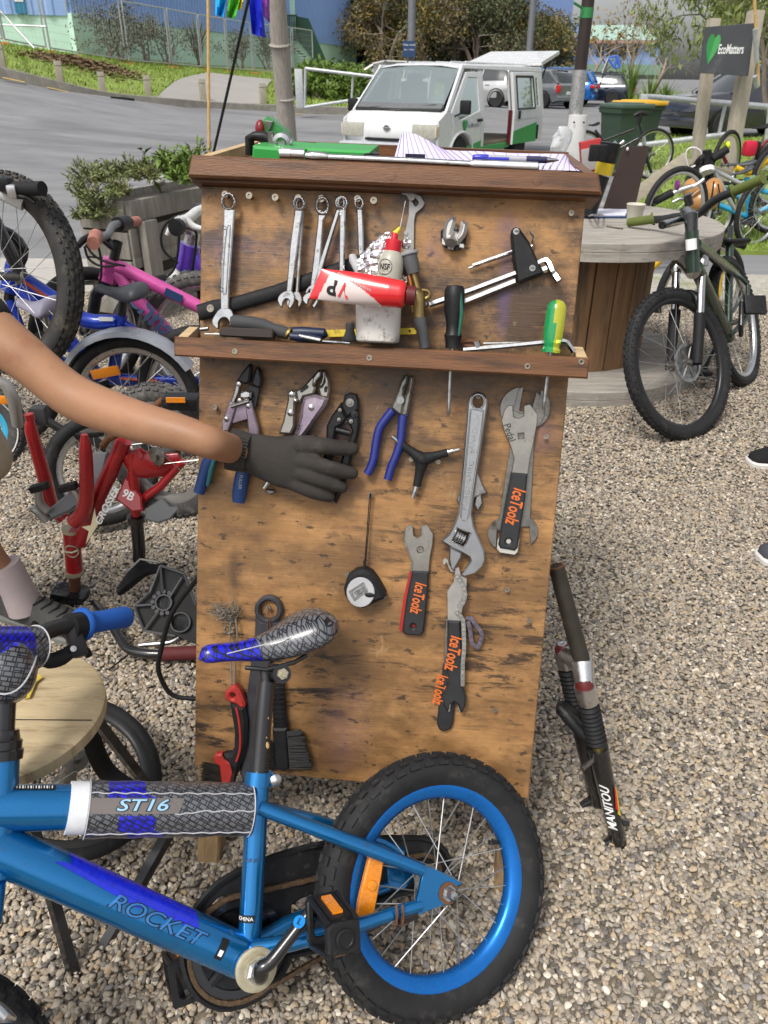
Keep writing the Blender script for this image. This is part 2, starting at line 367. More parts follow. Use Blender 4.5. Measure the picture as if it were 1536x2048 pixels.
# == GRAVEL (stuff, instanced pebbles)
def pebble_mat():
 m=bpy.data.materials.new('pebbles');m.use_nodes=True;n=m.node_tree.nodes;l=m.node_tree.links;b=n['Principled BSDF']
 oi=n.new('ShaderNodeObjectInfo');cr=n.new('ShaderNodeValToRGB');cr.color_ramp.interpolation='LINEAR'
 cols=[(0,(0.082,0.075,0.067)),(0.12,(0.155,0.136,0.118)),(0.24,(0.249,0.212,0.166)),(0.42,(0.359,0.297,0.218)),(0.56,(0.321,0.279,0.228)),(0.7,(0.442,0.37,0.275)),(0.8,(0.387,0.285,0.171)),(0.86,(0.21,0.199,0.192)),(0.95,(0.52,0.456,0.363)),(1,(0.641,0.58,0.488))]
 e=cr.color_ramp.elements;e[0].position=0;e[0].color=(*cols[0][1],1);e[1].position=1;e[1].color=(*cols[-1][1],1)
 for p_,c_ in cols[1:-1]:
  q=e.new(p_);q.color=(*c_,1)
 l.new(oi.outputs['Random'],cr.inputs[0])
 tc=n.new('ShaderNodeTexCoord');nz=n.new('ShaderNodeTexNoise');nz.inputs['Scale'].default_value=2.2;nz.inputs['Detail'].default_value=5;l.new(tc.outputs['Object'],nz.inputs['Vector'])
 mr=n.new('ShaderNodeMapRange');mr.inputs['To Min'].default_value=.7;mr.inputs['To Max'].default_value=1.3;l.new(nz.outputs[0],mr.inputs['Value'])
 mx=n.new('ShaderNodeMix');mx.data_type='RGBA';mx.blend_type='MULTIPLY';mx.inputs['Factor'].default_value=1;l.new(cr.outputs[0],mx.inputs['A']);l.new(mr.outputs[0],mx.inputs['B'])
 l.new(mx.outputs['Result'],b.inputs['Base Color']);b.inputs['Roughness'].default_value=.7;return m
PEB=pebble_mat()
def gravel(name,poly,dens,size,seed):
 me=bpy.data.meshes.new(name);me.from_pydata([(x,y,.004)for x,y in poly],[],[tuple(range(len(poly)))]);o=bpy.data.objects.new(name,me);COL.objects.link(o)
 g=bpy.data.node_groups.new('pebble_scatter','GeometryNodeTree')
 g.interface.new_socket('Geometry',in_out='INPUT',socket_type='NodeSocketGeometry');g.interface.new_socket('Geometry',in_out='OUTPUT',socket_type='NodeSocketGeometry')
 N=g.nodes;L=g.links;gi=N.new('NodeGroupInput');go=N.new('NodeGroupOutput')
 dp=N.new('GeometryNodeDistributePointsOnFaces');dp.inputs['Density'].default_value=dens;dp.inputs['Seed'].default_value=seed;L.new(gi.outputs[0],dp.inputs['Mesh'])
 rv=N.new('FunctionNodeRandomValue');rv.data_type='FLOAT_VECTOR';rv.inputs[0].default_value=(0,0,0);rv.inputs[1].default_value=(0,0,size*.75)
 sp0=N.new('GeometryNodeSetPosition');L.new(dp.outputs[0],sp0.inputs['Geometry']);L.new(rv.outputs[0],sp0.inputs['Offset'])
 jn=N.new('GeometryNodeJoinGeometry')
 for k in range(4):
  ic=N.new('GeometryNodeMeshIcoSphere');ic.inputs['Radius'].default_value=.5;ic.inputs['Subdivisions'].default_value=2 if size<.02 else 2
  ps=N.new('GeometryNodeInputPosition');nz=N.new('ShaderNodeTexNoise');nz.inputs['Scale'].default_value=1.3;nz.inputs['Detail'].default_value=1
  ad=N.new('ShaderNodeVectorMath');ad.operation='ADD';ad.inputs[1].default_value=(k*7.3,k*3.1,k);L.new(ps.outputs[0],ad.inputs[0]);L.new(ad.outputs[0],nz.inputs['Vector'])
  sb=N.new('ShaderNodeVectorMath');sb.operation='SUBTRACT';sb.inputs[1].default_value=(.5,.5,.5);L.new(nz.outputs['Color'],sb.inputs[0])
  sc=N.new('ShaderNodeVectorMath');sc.operation='SCALE';sc.inputs['Scale'].default_value=.75;L.new(sb.outputs[0],sc.inputs[0])
  sp=N.new('GeometryNodeSetPosition');L.new(ic.outputs[0],sp.inputs['Geometry']);L.new(sc.outputs[0],sp.inputs['Offset'])
  ss=N.new('GeometryNodeSetShadeSmooth');L.new(sp.outputs[0],ss.inputs['Geometry'])
  sm_=N.new('GeometryNodeSetMaterial');sm_.inputs['Material'].default_value=PEB;L.new(ss.outputs[0],sm_.inputs['Geometry'])
  gt=N.new('GeometryNodeGeometryToInstance');L.new(sm_.outputs[0],gt.inputs[0]);L.new(gt.outputs[0],jn.inputs[0])
 ip=N.new('GeometryNodeInstanceOnPoints');L.new(sp0.outputs[0],ip.inputs['Points']);L.new(jn.outputs[0],ip.inputs['Instance']);ip.inputs['Pick Instance'].default_value=True
 rr=N.new('FunctionNodeRandomValue');rr.data_type='FLOAT_VECTOR';rr.inputs[0].default_value=(-.5,-.5,0);rr.inputs[1].default_value=(.5,.5,6.283);rr.inputs['Seed'].default_value=3
 L.new(rr.outputs[0],ip.inputs['Rotation'])
 rs=N.new('FunctionNodeRandomValue');rs.data_type='FLOAT_VECTOR';rs.inputs[0].default_value=(size*.6,size*.55,size*.42);rs.inputs[1].default_value=(size*1.6,size*1.25,size*.85);rs.inputs['Seed'].default_value=5
 L.new(rs.outputs[0],ip.inputs['Scale']);L.new(ip.outputs[0],go.inputs[0])
 md=o.modifiers.new('pebbles','NODES');md.node_group=g;me.materials.append(PEB);o['kind']='stuff';return o
gravel('gravel',[(-1.15,.25),(1.15,.25),(2.2,2.5),(-2.2,2.5)],26000,.0102,1)
gravel('gravel',[(-2.2,2.5),(2.2,2.5),(4.1,5.2),(-4.1,5.4)],15000,.0112,2)
# == GRASS
def inside(pt,poly):
 c=False;j=len(poly)-1
 for i in range(len(poly)):
  if(poly[i][1]>pt[1])!=(poly[j][1]>pt[1])and pt[0]<(poly[j][0]-poly[i][0])*(pt[1]-poly[i][1])/(poly[j][1]-poly[i][1])+poly[i][0]:c=not c
  j=i
 return c
drv=[(p.x,p.y)for p in pth]
def blades(name,box,poly,n,h,wd,off,m,kind='stuff',clump=3.0,lean=.5):
 rng=np.random.default_rng(n);P=np.stack([rng.uniform(box[0],box[2],n),rng.uniform(box[1],box[3],n)],1)
 keep=np.array([inside(p,poly)and not inside(p,drv)for p in P]);P=P[keep];k=len(P);z=terr(P)+off
 hh=h*(0.5+rng.random(k))*(0.6+0.8*(np.sin(P[:,0]*clump)*np.sin(P[:,1]*clump*1.3)*.5+.5));a=rng.uniform(0,2*PI,k);dx=np.cos(a)*wd;dy=np.sin(a)*wd
 lx=rng.normal(0,lean,k)*hh;ly=rng.normal(0,lean,k)*hh
 v=np.stack([np.stack([P[:,0]-dx,P[:,1]-dy,z],1),np.stack([P[:,0]+dx,P[:,1]+dy,z],1),np.stack([P[:,0]+lx,P[:,1]+ly,z+hh],1)],1).reshape(-1,3)
 f=np.arange(3*k).reshape(-1,3);o=fastmesh(name,v,f,m);o['kind']=kind;return o
blades('grass',(1.6,6.75,8,10),LAWN,45000,.045,.004,.03,BLADE)
blades('grass',(3,10,16,23.8),LAWN,22000,.06,.012,.03,BLADE)
vb=[(p[0],p[1])for p in verge]
def vblades(n,box,h,wd):
 o=blades('grass',box,vb,n,h,wd,.12,BLADE)
 return o
vblades(26000,(-16,24,1,46),.10,.022)
LITTER=mat('leaf_litter',(0.16,0.105,0.06),0.9,var=0.5,vs=9)
rng=np.random.default_rng(5);pts=[];
c0,c1=at(80,133,29),at(255,152,29.5)
vs=[];fs=[]
for i in range(2600):
 t=rng.random();p=c0.lerp(c1,t)+V((rng.normal(0,.35),rng.normal(0,.7),0));z=tz(p.x,p.y)+.14+max(0,.18*(1-abs(t-.5)*2))*rng.random()
 q=M.Rotation(rng.uniform(0,6),3,'Z')@M.Rotation(rng.normal(0,.7),3,'X');s_=rng.uniform(.03,.09);b=len(vs)
 for u,v_ in((-1,-.5),(1,-.4),(.8,.5),(-.7,.5)):vs.append(V((p.x,p.y,z))+q@V((u*s_,v_*s_,0)))
 fs.append((b,b+1,b+2,b+3))
o=fastmesh('leaf_litter',vs,fs,LITTER);o['kind']='stuff'
# == BLUE BUILDING
BLUECLAD=mat('blue_cladding',(0.28,0.42,0.76),0.6,var=0.08,vs=.6)
MINT=mat('mint_green_wall',(0.55,0.78,0.66),0.8,var=0.08,vs=.5,dirt=((0.25,0.38,0.3),0.25,.6))
DKGREEN=mat('dark_green_metal',(0.018,0.06,0.035),0.5,var=0.15)
wa=at(148,118,38);wb=at(747,140,77);wa.z=wb.z=0;wz0,wz1,wz2=1.2,3.6,11.0
wd_=(wb-wa);wl=wd_.length;wd_.normalize();wn=V((wd_.y,-wd_.x,0))
wc=V((at(-60,20,37.0).x,37.0,0));w2=(wc-wa).normalized();w2n=V((-w2.y,w2.x,0))
if w2n.y>0:w2n=-w2n
bld=thing('building','long corrugated blue building on a mint green base wall','building',(wa.x,wa.y,wz0))
b=MB()
b.add([wa+V((0,0,wz0)),wb+V((0,0,wz0)),wb+V((0,0,wz1)),wa+V((0,0,wz1))],[(0,1,2,3)])
b.add([wa+V((0,0,wz0)),wc+V((0,0,wz0)),wc+V((0,0,wz1)),wa+V((0,0,wz1))],[(0,1,2,3)])
be=wb+V((22,26,0));b.add([wb+V((0,0,wz0)),be+V((0,0,wz0)),be+V((0,0,wz1)),wb+V((0,0,wz1))],[(0,1,2,3)])
b.build('base_wall',MINT,bld,recalc=False)
def corrug(a,c,n,z0,z1,step,depth,name,m,off=.05):
 d=(c-a);L=d.length;d.normalize();vs=[];fs=[];k=int(L/step)
 for i in range(k):
  for q,o_ in((0,0),(.55,0),(.65,depth),(.9,depth)):
   p=a+d*((i+q)*step)+n*(off+o_);vs+=[p+V((0,0,z0)),p+V((0,0,z1))]
 fs=[(2*i,2*i+2,2*i+3,2*i+1)for i in range(len(vs)//2-1)]
 return MB().add(vs,fs).build(name,m,bld,smooth=False,recalc=False)
corrug(wa,wb,wn,wz1-.1,wz2,.30,.07,'cladding',BLUECLAD)
corrug(wa,wc,w2n,wz1-.1,wz2,.8,.05,'cladding',BLUECLAD)
MB().add([wb+wn*.08+V((0,0,wz1-.1)),be+V((0,0,wz1-.1)),be+V((0,0,wz2)),wb+wn*.08+V((0,0,wz2))],[(0,1,2,3)]).build('end_wall',BLUECLAD,bld,recalc=False)
b=MB();b.add([wc+V((0,0,wz2)),wa+V((0,0,wz2)),wb+V((0,0,wz2)),be+V((0,0,wz2)),be+V((-60,20,wz2))],[(0,1,2,3,4)]);b.build('roof',GALV,bld,recalc=False)
pm=MB();pm.box(wa+wd_*.25+wn*.08+V((0,0,(wz0+wz1)/2)),(.5,.3,wz1-wz0),M.Rotation(math.atan2(wd_.y,wd_.x),3,'Z'));pm.build('pilaster',MINT,bld)
rotw=M.Rotation(math.atan2(wd_.y,wd_.x),3,'Z')
DARKWIN=mat('dark_window_glass',(0.03,0.04,0.045),0.15,var=0.2)
def onwall(x,y):return onplane(x,y,wa,wn)
p=onwall(722,112);MB().box(p+wn*.05,(2.2,.1,1.0),rotw).build('window',DARKWIN,bld)
NAVY=mat('navy_sign_paint',(0.02,0.05,0.13),0.5)
p=onplane(40,9,wa,w2n)+w2n*.15
ws=thing('wall_sign','small teal notice fixed to the blue wall far left','sign',p)
rw2=M.Rotation(math.atan2(-w2.y,-w2.x),3,'Z')
MB().box(p,(.42,.04,.62),rw2).build('board',mat('teal_sign',(0.03,0.2,0.36),.5),ws);MB().box(p+w2n*.03+V((0,0,.12)),(.34,.02,.08),rw2).build('print',WHITE,ws)
st=thing('staircase','dark green steel outside stair against the blue building','staircase',tp(600,140,60))
SY=60.0
P_=lambda x,y,Y=SY:at(x,y,Y)
lt=P_(566,76);rt_=P_(617,84);bl=P_(620,137);br=P_(655,137)
wdth=(br-bl).length
b=MB()
for k in range(11):
 t=k/10;c=P_(590,84).lerp(P_(636,137),t);b.box(c,(wdth*.9,.5,.07))
b.build('treads',MINT,st)
for(nm,pts)in(('side_panel',[(592,32),(617,37),(655,128),(640,137),(596,82),(592,78)]),):
 a=[P_(x,y,SY-.5)for x,y in pts];q=[p+V((0,.06,0))for p in a];n=len(a)
 MB().add(a+q,[tuple(range(n)),tuple(range(2*n-1,n-1,-1))]+[(i,(i+1)%n,n+(i+1)%n,n+i)for i in range(n)]).build(nm,DKGREEN,st,smooth=False)
MB().tube([P_(567,77,SY),P_(636,137,SY)],.09,6).build('stringer',DKGREEN,st)
b=MB();b.box((P_(577,75)),(1.7,1.6,.15));b.build('landing',DKGREEN,st)
for k in range(9):MB().tube([P_(560+4*k,31,SY-.7),P_(560+4*k,75,SY-.7)],.045,5).build('railing_bar',DKGREEN,st)
MB().tube([P_(558,31,SY-.7),P_(594,31,SY-.7)],.05,5).build('handrail',DKGREEN,st)
MB().box(P_(565,12),(1.6,.15,3.4)).build('door',MINT,st)
# == TEMPORARY FENCE
FORANGE=mat('orange_fence_foot',(0.62,0.14,0.05),0.6)
fps=smooth_path(fence_pts,4)
posts=[(-70,80,29.5,0),(10,95,30.6,0),(98,113,32,0),(258,136,36,0),(345,142,38.5,0),(405,147,40.5,0),(458,150,42.5,0),(508,153,44.5,0),(587,155,47.5,0),(628,152,50,0)]
fl=['leaning brace beside it far left','orange foot and leaf litter before it','two thin shrubs behind its mesh','dense grey shrubs behind its mesh','pale wall and spiky plant behind its mesh','bare stretch of mint wall behind it','dark bush behind its mesh','bush and stair behind its mesh','gate end beside the green stair']
FH=2.1
for i in range(len(posts)-1):
 a=tp(*posts[i][:3],.18);c=tp(*posts[i+1][:3],.18)
 if i==1:pass
 t=thing('site_fence','wire mesh site fence panel, '+fl[i],'fence',a,group='temporary site fence panels')
 d=(c-a);e=.03;a2=a+d*e;c2=c-d*e;U=V((0,0,FH));g=V((0,0,.1))
 b=MB();b.tube([a2+g,a2+U],.032,6);b.build('post',GALV,t)
 b=MB();b.tube([c2+g,c2+U],.032,6);b.build('post',GALV,t)
 MB().tube([a2+U,c2+U],.026,6).build('top_rail',GALV,t);MB().tube([a2+g,c2+g],.026,6).build('bottom_rail',GALV,t)
 b=MB();nv=int(d.length/.16)
 for k in range(1,nv):
  p=a2.lerp(c2,k/nv);b.tube([p+g,p+U],.0028,3,cap=False)
 for k in range(1,8):
  h=V((0,0,.1+(FH-.1)*k/8));b.tube([a2+h,c2+h],.0028,3,cap=False)
 b.build('wire_mesh',GALV,t,kind='stuff')
 ft=MB();ft.bbox(c-V((0,0,.06)),(.62,.3,.12),.04,M.Rotation(math.atan2(d.y,d.x)+1.2,3,'Z'));ft.build('foot',FORANGE,t)
t=thing('fence_brace','slanting galvanised brace propping the site fence at far left','brace',tp(72,112,30.6,.15))
MB().tube([at(-6,15,30.9),tp(72,112,30.3,.2)],.035,6).build('strut',GALV,t);MB().tube([at(-20,49,31.5),at(92,53,31.5)],.03,6).build('cross_tube',GALV,t)
# == BOLLARDS
POST=mat('pale_timber_post',(0.34,0.31,0.24),0.85,var=0.2,vs=8,stretch=(5,5,1),bump=0.2,bs=40)
bl_=['timber bollard at the far left kerb edge','timber bollard standing in front of the leaf litter','timber bollard on grass left of the storm drain','timber bollard on grass just right of the storm drain','timber bollard behind the thin yellow bamboo cane','timber bollard right of the driveway, near the bamboo pole']
for(x,y,Y,h),lb in zip([(6,137,24.2,.6),(120,157,24.7,.55),(205,176,25.2,.55),(297,191,26.0,.57),(407,205,26.8,.62),(527,215,27.3,.62)],bl_):
 p=tp(x,y,Y,.12);t=thing('bollard',lb,'bollard',p,group='timber bollards along the kerb')
 MB().bbox(p+V((0,0,h/2)),(.19,.19,h),.012,M.Rotation(.3,3,'Z')).build('post',POST,t)
 MB().box(p+V((0,0,h-.12)),(.194,.194,.012),M.Rotation(.3,3,'Z')).build('groove',MATTEBLACK,t)
 # == PLANTS AND TREES
BARK=mat('bark',(0.15,0.125,0.10),0.9,var=0.35,vs=12,stretch=(3,3,.6),bump=0.3,bs=30)
PALEBARK=mat('pale_twigs',(0.27,0.22,0.18),0.9,var=0.3)
LEAFDK=mat('dark_leaves',(0.075,0.095,0.038),0.6,var=0.5,vs=.9,dirt=((0.10,0.09,0.04),0.5,.5))
LEAFBR=mat('brown_leaves',(0.19,0.15,0.09),0.7,var=0.5,vs=.8,dirt=((0.08,0.075,0.05),0.5,.6))
LEAFYL=mat('yellow_leaves',(0.24,0.165,0.035),0.7,var=0.4,vs=.8,dirt=((0.12,0.11,0.04),0.6,.7))
LEAFGR=mat('fresh_leaves',(0.12,0.19,0.03),0.55,var=0.4,vs=3)
LEAFWILLOW=mat('willow_leaves',(0.15,0.19,0.045),0.6,var=0.45,vs=1.2,dirt=((0.23,0.22,0.06),0.4,.8))
LEAFGREY=mat('grey_green_leaves',(0.115,0.12,0.085),0.7,var=0.4,vs=2)
ROSE=mat('rosemary_leaves',(0.16,0.20,0.065),0.65,var=0.5,vs=8,dirt=((0.19,0.17,0.06),0.45,6))
def branches(b,p,d,L,r,depth,spread,tips,rng,n=5,droop=0.0,kids=3):
 steps=4;q=p;pts=[p];rs=[r]
 for i in range(steps):
  d=(d+V((rng.normal(0,.16),rng.normal(0,.16),rng.normal(0,.1)-droop))).normalized();q=q+d*(L/steps);pts.append(q);rs.append(r*(1-.45*(i+1)/steps))
 b.tube(pts,rs,n,cap=False)
 if depth==0:tips.append((q,d,L));tips.append((pts[2],d,L));return
 for k in range(kids):
  a=rng.uniform(0,2*PI);pe=perp(d);side=(M.Rotation(a,3,d)@pe);nd=(d*(1-spread*.5)+side*spread*rng.uniform(.6,1.3)).normalized()
  branches(b,pts[rng.integers(2,steps+1)],nd,L*rng.uniform(.58,.82),rs[-1]*.72,depth-1,spread,tips,rng,max(3,n-1),droop,kids)
def leafcloud(centers,per,rad,size,rng,elong=1.0,hang=0.0):
 C=np.array([[c.x,c.y,c.z]for c in centers]);n=len(C)*per;c=np.repeat(C,per,0)
 off=rng.normal(0,1,(n,3));off*=(rad*rng.random((n,1))**.4)/(np.linalg.norm(off,axis=1,keepdims=True)+1e-6)
 p=c+off;a=rng.normal(0,1,(n,3));a[:,2]-=hang*2;a/=np.linalg.norm(a,axis=1,keepdims=True);bb=np.cross(a,rng.normal(0,1,(n,3)));bb/=np.linalg.norm(bb,axis=1,keepdims=True)
 s_=size*rng.uniform(.6,1.4,(n,1));a=a*s_*elong;bb=bb*s_*.5
 v=np.stack([p-a,p-bb*1.0,p+a,p+bb*1.0],1).reshape(-1,3);return v,np.arange(4*n).reshape(-1,4)
def tree(name,label,base,h,r,seed,leafm=None,barkm=BARK,depth=3,spread=.6,per=14,lrad=.5,lsize=.12,droop=0,kids=3,lean=(0,0),trunk=.4,group=None,elong=1.3,hang=0,cat='tree',stems=1,crown_name='crown'):
 rng=np.random.default_rng(seed);t=thing(name,label,cat,base,group);b=MB();tips=[]
 for s_ in range(stems):
  d=V((lean[0]+(rng.normal(0,.25)if stems>1 else 0),lean[1]+(rng.normal(0,.25)if stems>1 else 0),1)).normalized()
  branches(b,V(base)+V((rng.normal(0,.1)*(stems>1),rng.normal(0,.1)*(stems>1),-.1)),d,h*trunk,r,depth,spread,tips,rng,6,droop,kids)
 b.build('trunk',barkm,t,recalc=False)
 if leafm is not None:
  for q,lm in enumerate(leafm if isinstance(leafm,list)else[leafm]):
   sel=[x[0]for i,x in enumerate(tips)if not isinstance(leafm,list)or i%len(leafm)==q]
   v,f=leafcloud(sel,per,lrad,lsize,rng,elong,hang);o=fastmesh(crown_name,v,f,lm,t)
 return t
shr=[(215,132,36.5,2.9,'thin leggy shrub against the mint wall, leftmost'),(245,134,37.2,2.8,'bushy grey shrub beside the leftmost leggy shrub'),(300,140,39.5,2.3,'low grey shrub with pale forked stems behind the fence'),(345,142,41,2.5,'grey shrub touching the fence post left of the spiky plant'),(487,150,46,2.3,'bushy shrub behind the black flag pole'),(538,150,50,2.6,'dark bush by the leaning bamboo pole'),(567,150,54,2.4,'dark bush in front of the green stair')]
for i,(x,y,Y,h,lb)in enumerate(shr):
 tree('shrub',lb,tp(x,y,Y,.1),h,.05,20+i,LEAFGREY,BARK,2,.55,15,.33,.05,trunk=.42,group='shrubs along the mint wall',cat='shrub',stems=4)
def flax(name,label,p,n,h,wd,m,seed,cat='plant'):
 rng=np.random.default_rng(seed);t=thing(name,label,cat,p);b=MB()
 for i in range(n):
  a=rng.uniform(0,2*PI);s_=V((math.cos(a),math.sin(a),0));o=rng.uniform(.1,.75);hh=h*rng.uniform(.6,1.1);pts=[]
  for k in range(5):u=k/4;pts.append(V(p)+s_*(o*h*u*u*.9)+V((0,0,hh*(u-.25*o*u*u))))
  sd_=V((-s_.y,s_.x,0));vs=[]
  for k,q in enumerate(pts):w_=wd*(1-(k/4)**2*.95);vs+=[q-sd_*w_,q+sd_*w_]
  b.add(vs,[(2*k,2*k+1,2*k+3,2*k+2)for k in range(4)])
 b.build('leaf',m,t,recalc=False);return t
flax('spiky_plant','spiky cabbage plant in front of the mint wall',tp(400,146,43,.1),60,2.4,.05,LEAFGREY,3)
for i,(x,Y,h)in enumerate([(598,31,1.0),(640,30.5,1.35),(690,30.8,1.25)]):
 tree('hedge_bush',['low green bush at the left gate post','leafy green bush behind the pipe gate','leafy bush in front of the cream car'][i],tp(x,215,Y,.05),h,.06,40+i,LEAFGR,BARK,2,.8,40,.32,.07,trunk=.5,group='green bushes behind the pipe gate',cat='bush',stems=7)
belt=[(770,68,10,'dense dark tree with yellowing leaves against the blue building end',[LEAFDK,LEAFYL]),(815,72,11,'brown tree behind the tall grey lamp post',[LEAFBR,LEAFDK]),(862,70,11,'tree with pale forked trunk above the van roof',[LEAFBR,LEAFYL,LEAFBR]),(905,73,12,'rusty brown leafed tree above the van',[LEAFBR,LEAFBR,LEAFDK]),(950,70,11,'olive tree above the raised tailgate',[LEAFDK,LEAFBR]),(1000,72,12,'dark green tree left of the second lamp post',[LEAFDK]),(1045,71,8.5,'dark green tree just behind the second lamp post',[LEAFDK,LEAFDK,LEAFYL]),(1095,74,6.5,'dark tree with a few yellow leaves above the grey hatchback',[LEAFDK,LEAFYL,LEAFBR])]
for i,(x,Y,h,lb,lm)in enumerate(belt):
 tree('belt_tree',lb,tp(x,150,Y,0),h,.22,60+i,lm,PALEBARK,4,.6,22,.85,.10,trunk=.3,group='trees behind the car park',stems=2)
for i,(x,Y)in enumerate([(785,76),(840,78),(890,79),(935,78),(985,79),(1035,78),(1080,79)]):
 tree('belt_shrub',['leftmost dark bush under the tree belt by the building end','dark bush under the trees behind the tall grey lamp post','dark bush under the tree with pale forked trunk','dark bush under the trees behind the van roof','dark bush under the trees behind the raised tailgate','dark bush under the trees by the second lamp post','rightmost dark bush under the tree belt'][i],tp(x,150,Y,0),5.5,.1,90+i,[LEAFDK,LEAFBR],BARK,2,.8,90,.9,.13,trunk=.5,group='understorey below the tree belt',cat='bush',stems=4)
bare=[(1172,52,7.5,'bare tree with a pale trunk behind the blue car'),(1195,56,8,'bare leaning tree just right of the dark pole'),(1252,49,8.5,'wide bare tree behind the navy car and roof bike'),(1310,53,7.5,'twiggy bare tree left of the sign')]
for i,(x,Y,h,lb)in enumerate(bare):
 tree('bare_tree',lb,tp(x,165,Y,0),h,.13,110+i,[LEAFYL]if i<2 else None,PALEBARK,5 if i==2 else 4,.62,2,.3,.1,trunk=.33,group='bare trees by the car park',kids=3)
will=[(1462,31,5.6,'weeping green tree behind the sign'),(1575,29,7.0,'weeping green tree right of the sign')]
for i,(x,Y,h,lb)in enumerate(will):
 tree('willow_tree',lb,tp(x,180,Y,0),h,.16,130+i,LEAFWILLOW,BARK,3,.75,120,.55,.05,droop=.06,trunk=.4,group='weeping trees behind the sign',elong=1.8,hang=.9)
tree('trunk_tree','gnarled tree trunk at the right edge behind the red bag',tp(1516,240,13.2,0),3.2,.11,141,LEAFWILLOW,BARK,3,.45,30,.3,.035,trunk=.5,lean=(.35,0),elong=1.8,hang=.8)
for i,(x,y,Y)in enumerate([(1300,190,34),(1262,178,40),(1345,195,30),(1330,188,36),(1400,205,27),(1240,175,46)]):
 flax('flax_plant',['strappy green plant left of the sign posts','tall strappy plant behind the navy car','strappy plant beside the left sign post','small strappy plant on the bank','strappy plant seen between the sign posts','strappy plant just behind the bike on the car roof'][i],tp(x,y,Y,0),46,[1.6,2.4,1.0,1.3,.9,2.3][i],.04,LEAFGR,150+i)
sheet('planted_bank',[(x_,y_)for x_,y_ in((9.5,28),(30,24),(40,60),(14,52),(11.5,40))],.25,1.5,GRASSM,skirt=.4)
blades('grass',(9.5,24,26,46),[(9.5,28),(30,24),(40,60),(14,52),(11.5,40)],9000,.35,.03,.25,BLADE)
# == FAR BUILDING
FARB=mat('faded_blue_weatherboard',(0.26,0.36,0.58),0.7,var=0.2,vs=1)
FARR=mat('pale_green_roof',(0.33,0.47,0.40),0.6,var=0.1);FASC=mat('pink_fascia',(0.45,0.25,0.22),0.7)
p0=tp(1200,170,95);fb=thing('far_building','low pale blue hall with green roof beyond the bare trees','building',p0)
def fbx(x0,x1,y0,y1,Y,dpt,nm,m):
 a,c=at(x0,y0,Y),at(x1,y1,Y);MB().box(((a.x+c.x)/2,Y+dpt/2,(a.z+c.z)/2),(abs(c.x-a.x),dpt,abs(a.z-c.z))).build(nm,m,fb)
fbx(1115,1310,86,150,95,8,'wall',FARB);fbx(1110,1315,80,87,94.4,9,'fascia',FASC)
a=[at(1110,80,94.4),at(1315,80,94.4),at(1290,50,100),at(1160,50,100)];MB().add(a,[(0,1,2,3)]).build('roof',FARR,fb,recalc=False)
fbx(1140,1172,48,82,93.8,5,'gable',FARB)
for x in(1125,1150,1195,1215,1240,1262):fbx(x,x+12,92,112,94.9,.2,'window',DARKWIN)
fbx(1105,1320,128,150,93,.3,'fence_boards',mat('green_fence',(0.2,0.3,0.22),.8))
# == POLES
LAMPP=mat('grey_lamp_post',(0.12,0.125,0.14),0.5)
for i,(x,Y,r)in enumerate([(820,30,.13),(1050,36,.13)]):
 p=tp(x,200,Y);t=thing('lamp_post',['grey lamp post carrying the navy closing time sign','grey lamp post left of the bare trees'][i],'lamp post',p,group='lamp posts')
 MB().lathe([(r*1.15,-.2),(r*1.15,1.2),(r,1.25),(r*.85,8)],p,n=14).build('post',LAMPP,t)
 MB().tube([p+V((0,0,7.9)),p+V((.5,-.3,8.3)),p+V((1.2,-.7,8.4))],[.06,.06,.09],8).build('arm',LAMPP,t)
p=at(818,98,29.75);s_=thing('gate_sign','small navy gates closed sign on the grey lamp post','sign',p)
F=M.Translation(p)@M.Rotation(PI/2,4,'X')
MB().prism([(-.21,-.23),(.21,-.23),(.21,.23),(-.21,.23)],F,0,.02).build('board',NAVY,s_,smooth=False)
text('Gates closed',.075,F@M.Translation((0,.12,.025)),WHITE,s_);text('9pm - 7.00am',.06,F@M.Translation((0,-.02,.025)),WHITE,s_)
POLEM=mat('dark_brown_pole',(0.03,0.02,0.017),0.45)
ctop=at(1181,-40,7.2);cmid=at(1163,140,7.2);cbot=gp(1130,470);cmid=V((ctop.x,7.2,cmid.z));cb=V((ctop.x,7.2,0))
t=thing('gazebo_pole','dark brown pole with silver lower sleeve and green tape','pole',cb)
MB().tube([cmid-V((0,0,.05)),V((ctop.x,7.2,2.9))],.05,16).build('upper_pole',POLEM,t)
MB().tube([cb,cmid],.057,16).build('lower_sleeve',ALU,t)
gt=at(1172,26,7.2);MB().lathe([(.0525,-.035),(.0525,.035)],(ctop.x,7.2,gt.z),n=16).build('tape',mat('green_tape',(0.03,0.2,0.06),.5),t)
MB().tube([(ctop.x-.05,7.15,gt.z+.03),(ctop.x-.13,7.1,gt.z+.06)],.01,5).build('tape_tail',MATS['green_tape'],t)
wbp=V((ctop.x+.005,7.1,0));zt,zb=at(1150,230,7.1).z,at(1120,470,7.1).z
t=thing('white_board','white plastic sheet wrapped round the foot of the dark pole','board',(wbp.x,wbp.y,0))
WPL=mat('white_plastic_sheet',(0.62,0.62,0.61),0.45,var=0.05)
MB().lathe([(.085,.05),(.08,.6),(.078,zt)],wbp,(0,0,1),20,sx=.85).build('sheet',WPL,t)
for dx in(-.045,.035):MB().ell((wbp.x+dx,wbp.y-.075,zt-.05),(.008,.006,.008)).build('screw',BLACK,t)
BAMB=mat('weathered_bamboo',(0.30,0.27,0.235),0.7,var=0.25,vs=6,stretch=(8,8,.8),bump=0.15,bs=40)
b0,b1=at(580,330,9.0),at(548,-60,8.6)
t=thing('bamboo_pole','thick weathered bamboo pole leaning behind the tool board','pole',b0)
d=(b1-b0);prof=[b0-d*.25+d*1.3*k/24 for k in range(25)]
